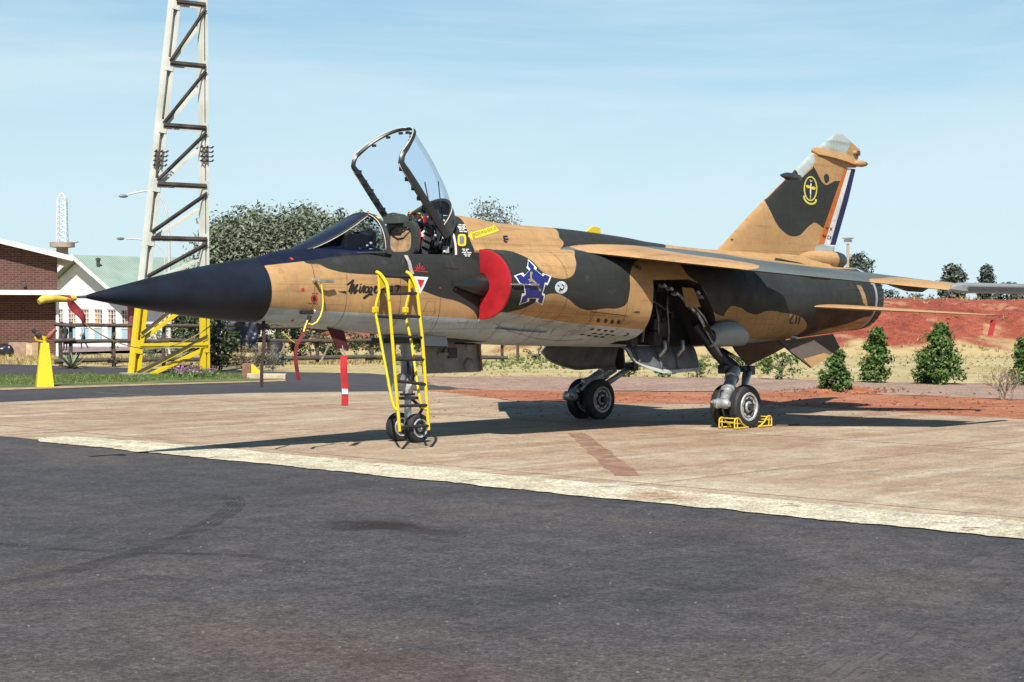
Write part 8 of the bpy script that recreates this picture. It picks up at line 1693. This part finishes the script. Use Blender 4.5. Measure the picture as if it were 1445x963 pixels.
# agave by the fence
ag = empty('agave', at(101, 47.2), label='spiky agave with dried lower leaves by the fence post', cat='plant')
for k in range(26):
    q = 2*math.pi*k*.382; e = .25 + .9*(k/26); L = .62*RNG.uniform(.8, 1.1); d = Vector((math.cos(q)*math.cos(e), math.sin(q)*math.cos(e), math.sin(e))); s2 = Vector((-math.sin(q), math.cos(q), 0))
    rr = []
    for t in np.linspace(0, 1, 6):
        c = d*L*t + Vector((0, 0, -.25*L*t*t if k < 12 else -.05*t*t)); w_ = .045*(1-t)**.6 + .002; n_ = d.cross(s2)*(-.015*(1-t)); rr.append([c-s2*w_, c+n_, c+s2*w_, c+n_*.3])
    MB().loft(rr).build('leaf', mat('agave_green', (.16, .22, .14), .6, var=.2) if k >= 12 else mat('agave_dry', (.40, .31, .17), .8, var=.2), ag, smooth=50)
# dry twiggy bush under the nose
tb = empty('twiggy_bush', at(356, 46.2), label='dry grey twiggy bush under the nose of the jet', cat='bush'); mb = MB(); lv = []
for k in range(9): twig(Vector((RNG.normal()*.10, RNG.normal()*.1, 0)), Vector((RNG.normal()*.5, RNG.normal()*.5, 1)).normalized(), .36, .014, 3)
mb.build('branch', DRYWOOD, tb); quads('leaf_tuft', leaves(np.repeat(np.array(lv), 3, 0)+RNG.normal(size=(len(lv)*3, 3))*.04, np.tile([0, 0, 1.], (len(lv)*3, 1)), .05), L_TWIG, tb)['kind'] = 'stuff'
# leaning sticks behind the fence
for k, (u0, v0, u1, v1) in enumerate(((394, 505, 402, 486), (452, 512, 463, 490), (480, 517, 488, 505))):
    d = 47.0; a_, b_ = D(u0, v0, d), D(u1, v1, d)
    tag(MB().tube([a_, b_], .025, 6).build('stick', DRYWOOD), ['pale stick leaning on the fence below the nose cone joint', 'pale stick leaning on the fence left of the red streamer', 'short pale stick lying by the fence right of the red streamer'][k], 'stick')
# dark blue sheet, drums and cart behind the fence
tp = at(339, 50.5); mt = mat('dark_blue_tarpaulin', (.014, .018, .045), .6, col2=(.30, .33, .38), vscale=9, var_lo=.60, var_hi=.70)
mb = MB(); mb.loft([[Vector((LAT.x*(x), LAT.y*(x), z)) + DEPV*(.04*math.sin(9*x+z*3)) for x in np.linspace(-.50, .50, 14)] for z in np.linspace(.35, 1.25, 7)], cap=False, closed=False)
o = mb.build('tarpaulin', mt, smooth=60); o.location = tp; o.modifiers.new('s', 'SOLIDIFY').thickness = .01; tag(o, 'dark blue speckled sheet hung up behind the fence under the nose cone', 'tarpaulin')
for k, (u, lab) in enumerate(((388, 'black drum standing behind the fence under the nose'),)):
    p = at(u, 50.5); o = MB().lathe((0, 0, 0), (0, 0, 1), [(0, .25), (.02, .27), (.3, .265), (.31, .28), (.33, .265), (.6, .265), (.61, .28), (.63, .265), (.84, .27), (.86, .25)], 24).build('drum', mat('drum_black', (.02, .02, .022), .6, var=.3), smooth=40); o.location = p; o.scale = (.8, .8, .75); tag(o, lab, 'drum')
# stacked cartons and black bags against the brick wall
CARD = mat('cardboard', (.38, .26, .17), .9, col2=(.26, .16, .11), vscale=7, bump=.3)
for k, (u, w_, h_, lab, m_) in enumerate(((28, .62, .46, 'large weathered carton against the brick wall', CARD), (44, .26, .43, 'narrow pale carton between the large carton and the boards', mat('pale_carton', (.48, .36, .22), .9, var=.2, vscale=6)))):
    p = at(u, 57.4); o = MB().box((0, 0, h_/2), (w_, .4, h_)).build('carton', m_, bevel=.012); o.location = p; o.rotation_euler = (0, 0, RZ+.1*k); tag(o, lab, 'carton')
for k, (u, tilt, lab) in enumerate(((51, .14, 'upright wooden board leaning at the cartons, nearer the downpipe'), (47.5, .05, 'wooden board leaning at the cartons, behind the hydrant pylon'))):
    p = at(u, 57.2); o = MB().box((0, 0, .23), (.11, .04, .46)).build('board', mat('old_board', (.40, .27, .15), .9, var=.2, vscale=8), bevel=.006); o.location = p; o.rotation_euler = (tilt, tilt*.5, RZ); tag(o, lab, 'board')
for k, (u, sx, lab) in enumerate(((-6, .30, 'black bag at the left edge of the picture by the brick wall'), (6, .26, 'middle black bag against the brick wall'), (13, .20, 'black bag with a green tie touching the large carton'))):
    p = at(u, 57.3); mb = MB(); mb.sphere((0, 0, .19), .26, 16, 10, (sx/.26, .8, .85)); o = mb.build('rubbish_bag', mat('bag_plastic', (.016, .018, .024), .3, var=.2), smooth=60); o.location = p
    for v in o.data.vertices:
        v.co += v.normal*.05*noise.noise(v.co*7+Vector((k*5, 0, 0))); v.co.z = max(v.co.z, 0)
    tag(o, lab, 'bag', 'black bags by the brick wall')

# ---- two people in the yard
def person(u, d, label, shirt, trousers, walk, face, hair):
    p = at(u, d); p.z += .03
    root = empty('person', p, RZ+face, label=label, cat='person')
    J = {'pelvis': (0, 0, .93), 'chest': (.02, 0, 1.28), 'neck': (.02, 0, 1.46), 'nk2': (.03, 0, 1.52), 'head': (.04, 0, 1.64), 'crown': (.03, 0, 1.75),
         'hipL': (0, .09, .90), 'kneeL': (.14*walk, .10, .50), 'ankL': (.10*walk, .10, .09), 'toeL': (.10*walk+.17, .11, .04),
         'hipR': (0, -.09, .90), 'kneeR': (-.06*walk, -.10, .50), 'ankR': (-.26*walk, -.10, .11), 'toeR': (-.26*walk+.16, -.11, .04),
         'shL': (.02, .19, 1.41), 'elL': (-.08*walk, .24, 1.14), 'wrL': (.08*walk+.05, .24, .92), 'haL': (.11*walk+.06, .235, .83),
         'shR': (.02, -.19, 1.41), 'elR': (.07*walk, -.24, 1.14), 'wrR': (.22*walk+.04, -.22, .97), 'haR': (.27*walk+.05, -.21, .90)}
    RAD = dict(pelvis=.135, chest=.145, neck=.06, nk2=.055, head=.095, crown=.06, hip=.095, knee=.062, ank=.045, toe=.04, sh=.062, el=.045, wr=.032, ha=.035)
    E = [('pelvis', 'chest'), ('chest', 'neck'), ('neck', 'nk2'), ('nk2', 'head'), ('head', 'crown')]
    for s_ in 'LR': E += [('pelvis', 'hip'+s_), ('hip'+s_, 'knee'+s_), ('knee'+s_, 'ank'+s_), ('ank'+s_, 'toe'+s_), ('chest', 'sh'+s_), ('sh'+s_, 'el'+s_), ('el'+s_, 'wr'+s_), ('wr'+s_, 'ha'+s_)]
    ks = list(J); me = bpy.data.meshes.new('body'); me.from_pydata([J[k] for k in ks], [(ks.index(a), ks.index(b)) for a, b in E], [])
    o = bpy.data.objects.new('body', me); COL.objects.link(o); o.parent = root
    o.modifiers.new('skin', 'SKIN'); sv = me.skin_vertices[0].data
    for i, k in enumerate(ks):
        q = RAD.get(k) or RAD[k[:-1]]; sv[i].radius = (q, q*(.78 if k in ('pelvis', 'chest') else 1)); sv[i].use_root = (k == 'pelvis')
    o.modifiers.new('sub', 'SUBSURF').levels = 1; o.modifiers['sub'].render_levels = 1
    bpy.context.view_layer.update(); m2 = bpy.data.meshes.new_from_object(o.evaluated_get(bpy.context.evaluated_depsgraph_get())); o.modifiers.clear(); o.data = m2
    for mm in (shirt, trousers, mat('skin_tone', (.42, .24, .16), .6, var=.08), mat('shoe', (.02, .018, .016), .5)): m2.materials.append(mm)
    for pl in m2.polygons:
        c = pl.center
        pl.material_index = 3 if c.z < .09 else 1 if c.z < .92 and abs(c.y) < .20 else 2 if (c.z > 1.49 or (abs(c.y) > .195 and c.z < 1.12)) else 0
        pl.use_smooth = True
    mb = MB(); mb.sphere((.025, 0, 1.675), .105, 14, 10, (1, .9, 1)); h = mb.build('hair', hair, root, smooth=60)
    bm = bmesh.new(); bm.from_mesh(h.data); bmesh.ops.delete(bm, geom=[v for v in bm.verts if v.co.z < 1.66 and v.co.x > .0], context='VERTS'); bm.to_mesh(h.data); bm.free()
    return root
person(118, 116, 'person in a pale blue shirt and dark blue trousers walking left behind the fence', mat('pale_blue_shirt', (.30, .42, .56), .8), mat('navy_trousers', (.03, .045, .10), .8), 1.0, math.pi, mat('dark_hair', (.03, .02, .015), .6))
person(92, 113, 'person in dark clothes standing left behind the fence near the downpipe', mat('dark_shirt', (.03, .03, .04), .8), mat('dark_trousers', (.02, .02, .025), .8), .1, 2.6, mat('dark_hair', (.03, .02, .015), .6))
EXPLODE = set('canopy_latch canopy_mechanism seat_rail_block seat_fitting arch_fitting vent_hole bulkhead_equipment hose switch_knob cable gunsight instrument_hood panel_lamp harness_strap canopy_strut bay_pipe bay_equipment bay_fitting door_rib door_hinge door_arm brace_fitting hydraulic_hose brake_hose drag_brace nozzle_petal rail_bolt flank_inlet side_strut pane_frame sealing_strip rescue_arrow panel_slot slot red_marking frame_seal panel_outline leaf_tuft_off'.split())
# ---------------------------------------------------------------- pieces that can be picked apart become objects
for o in list(COL.objects):
    if o.type == 'MESH' and o.name.split('.')[0] in EXPLODE: explode(o)
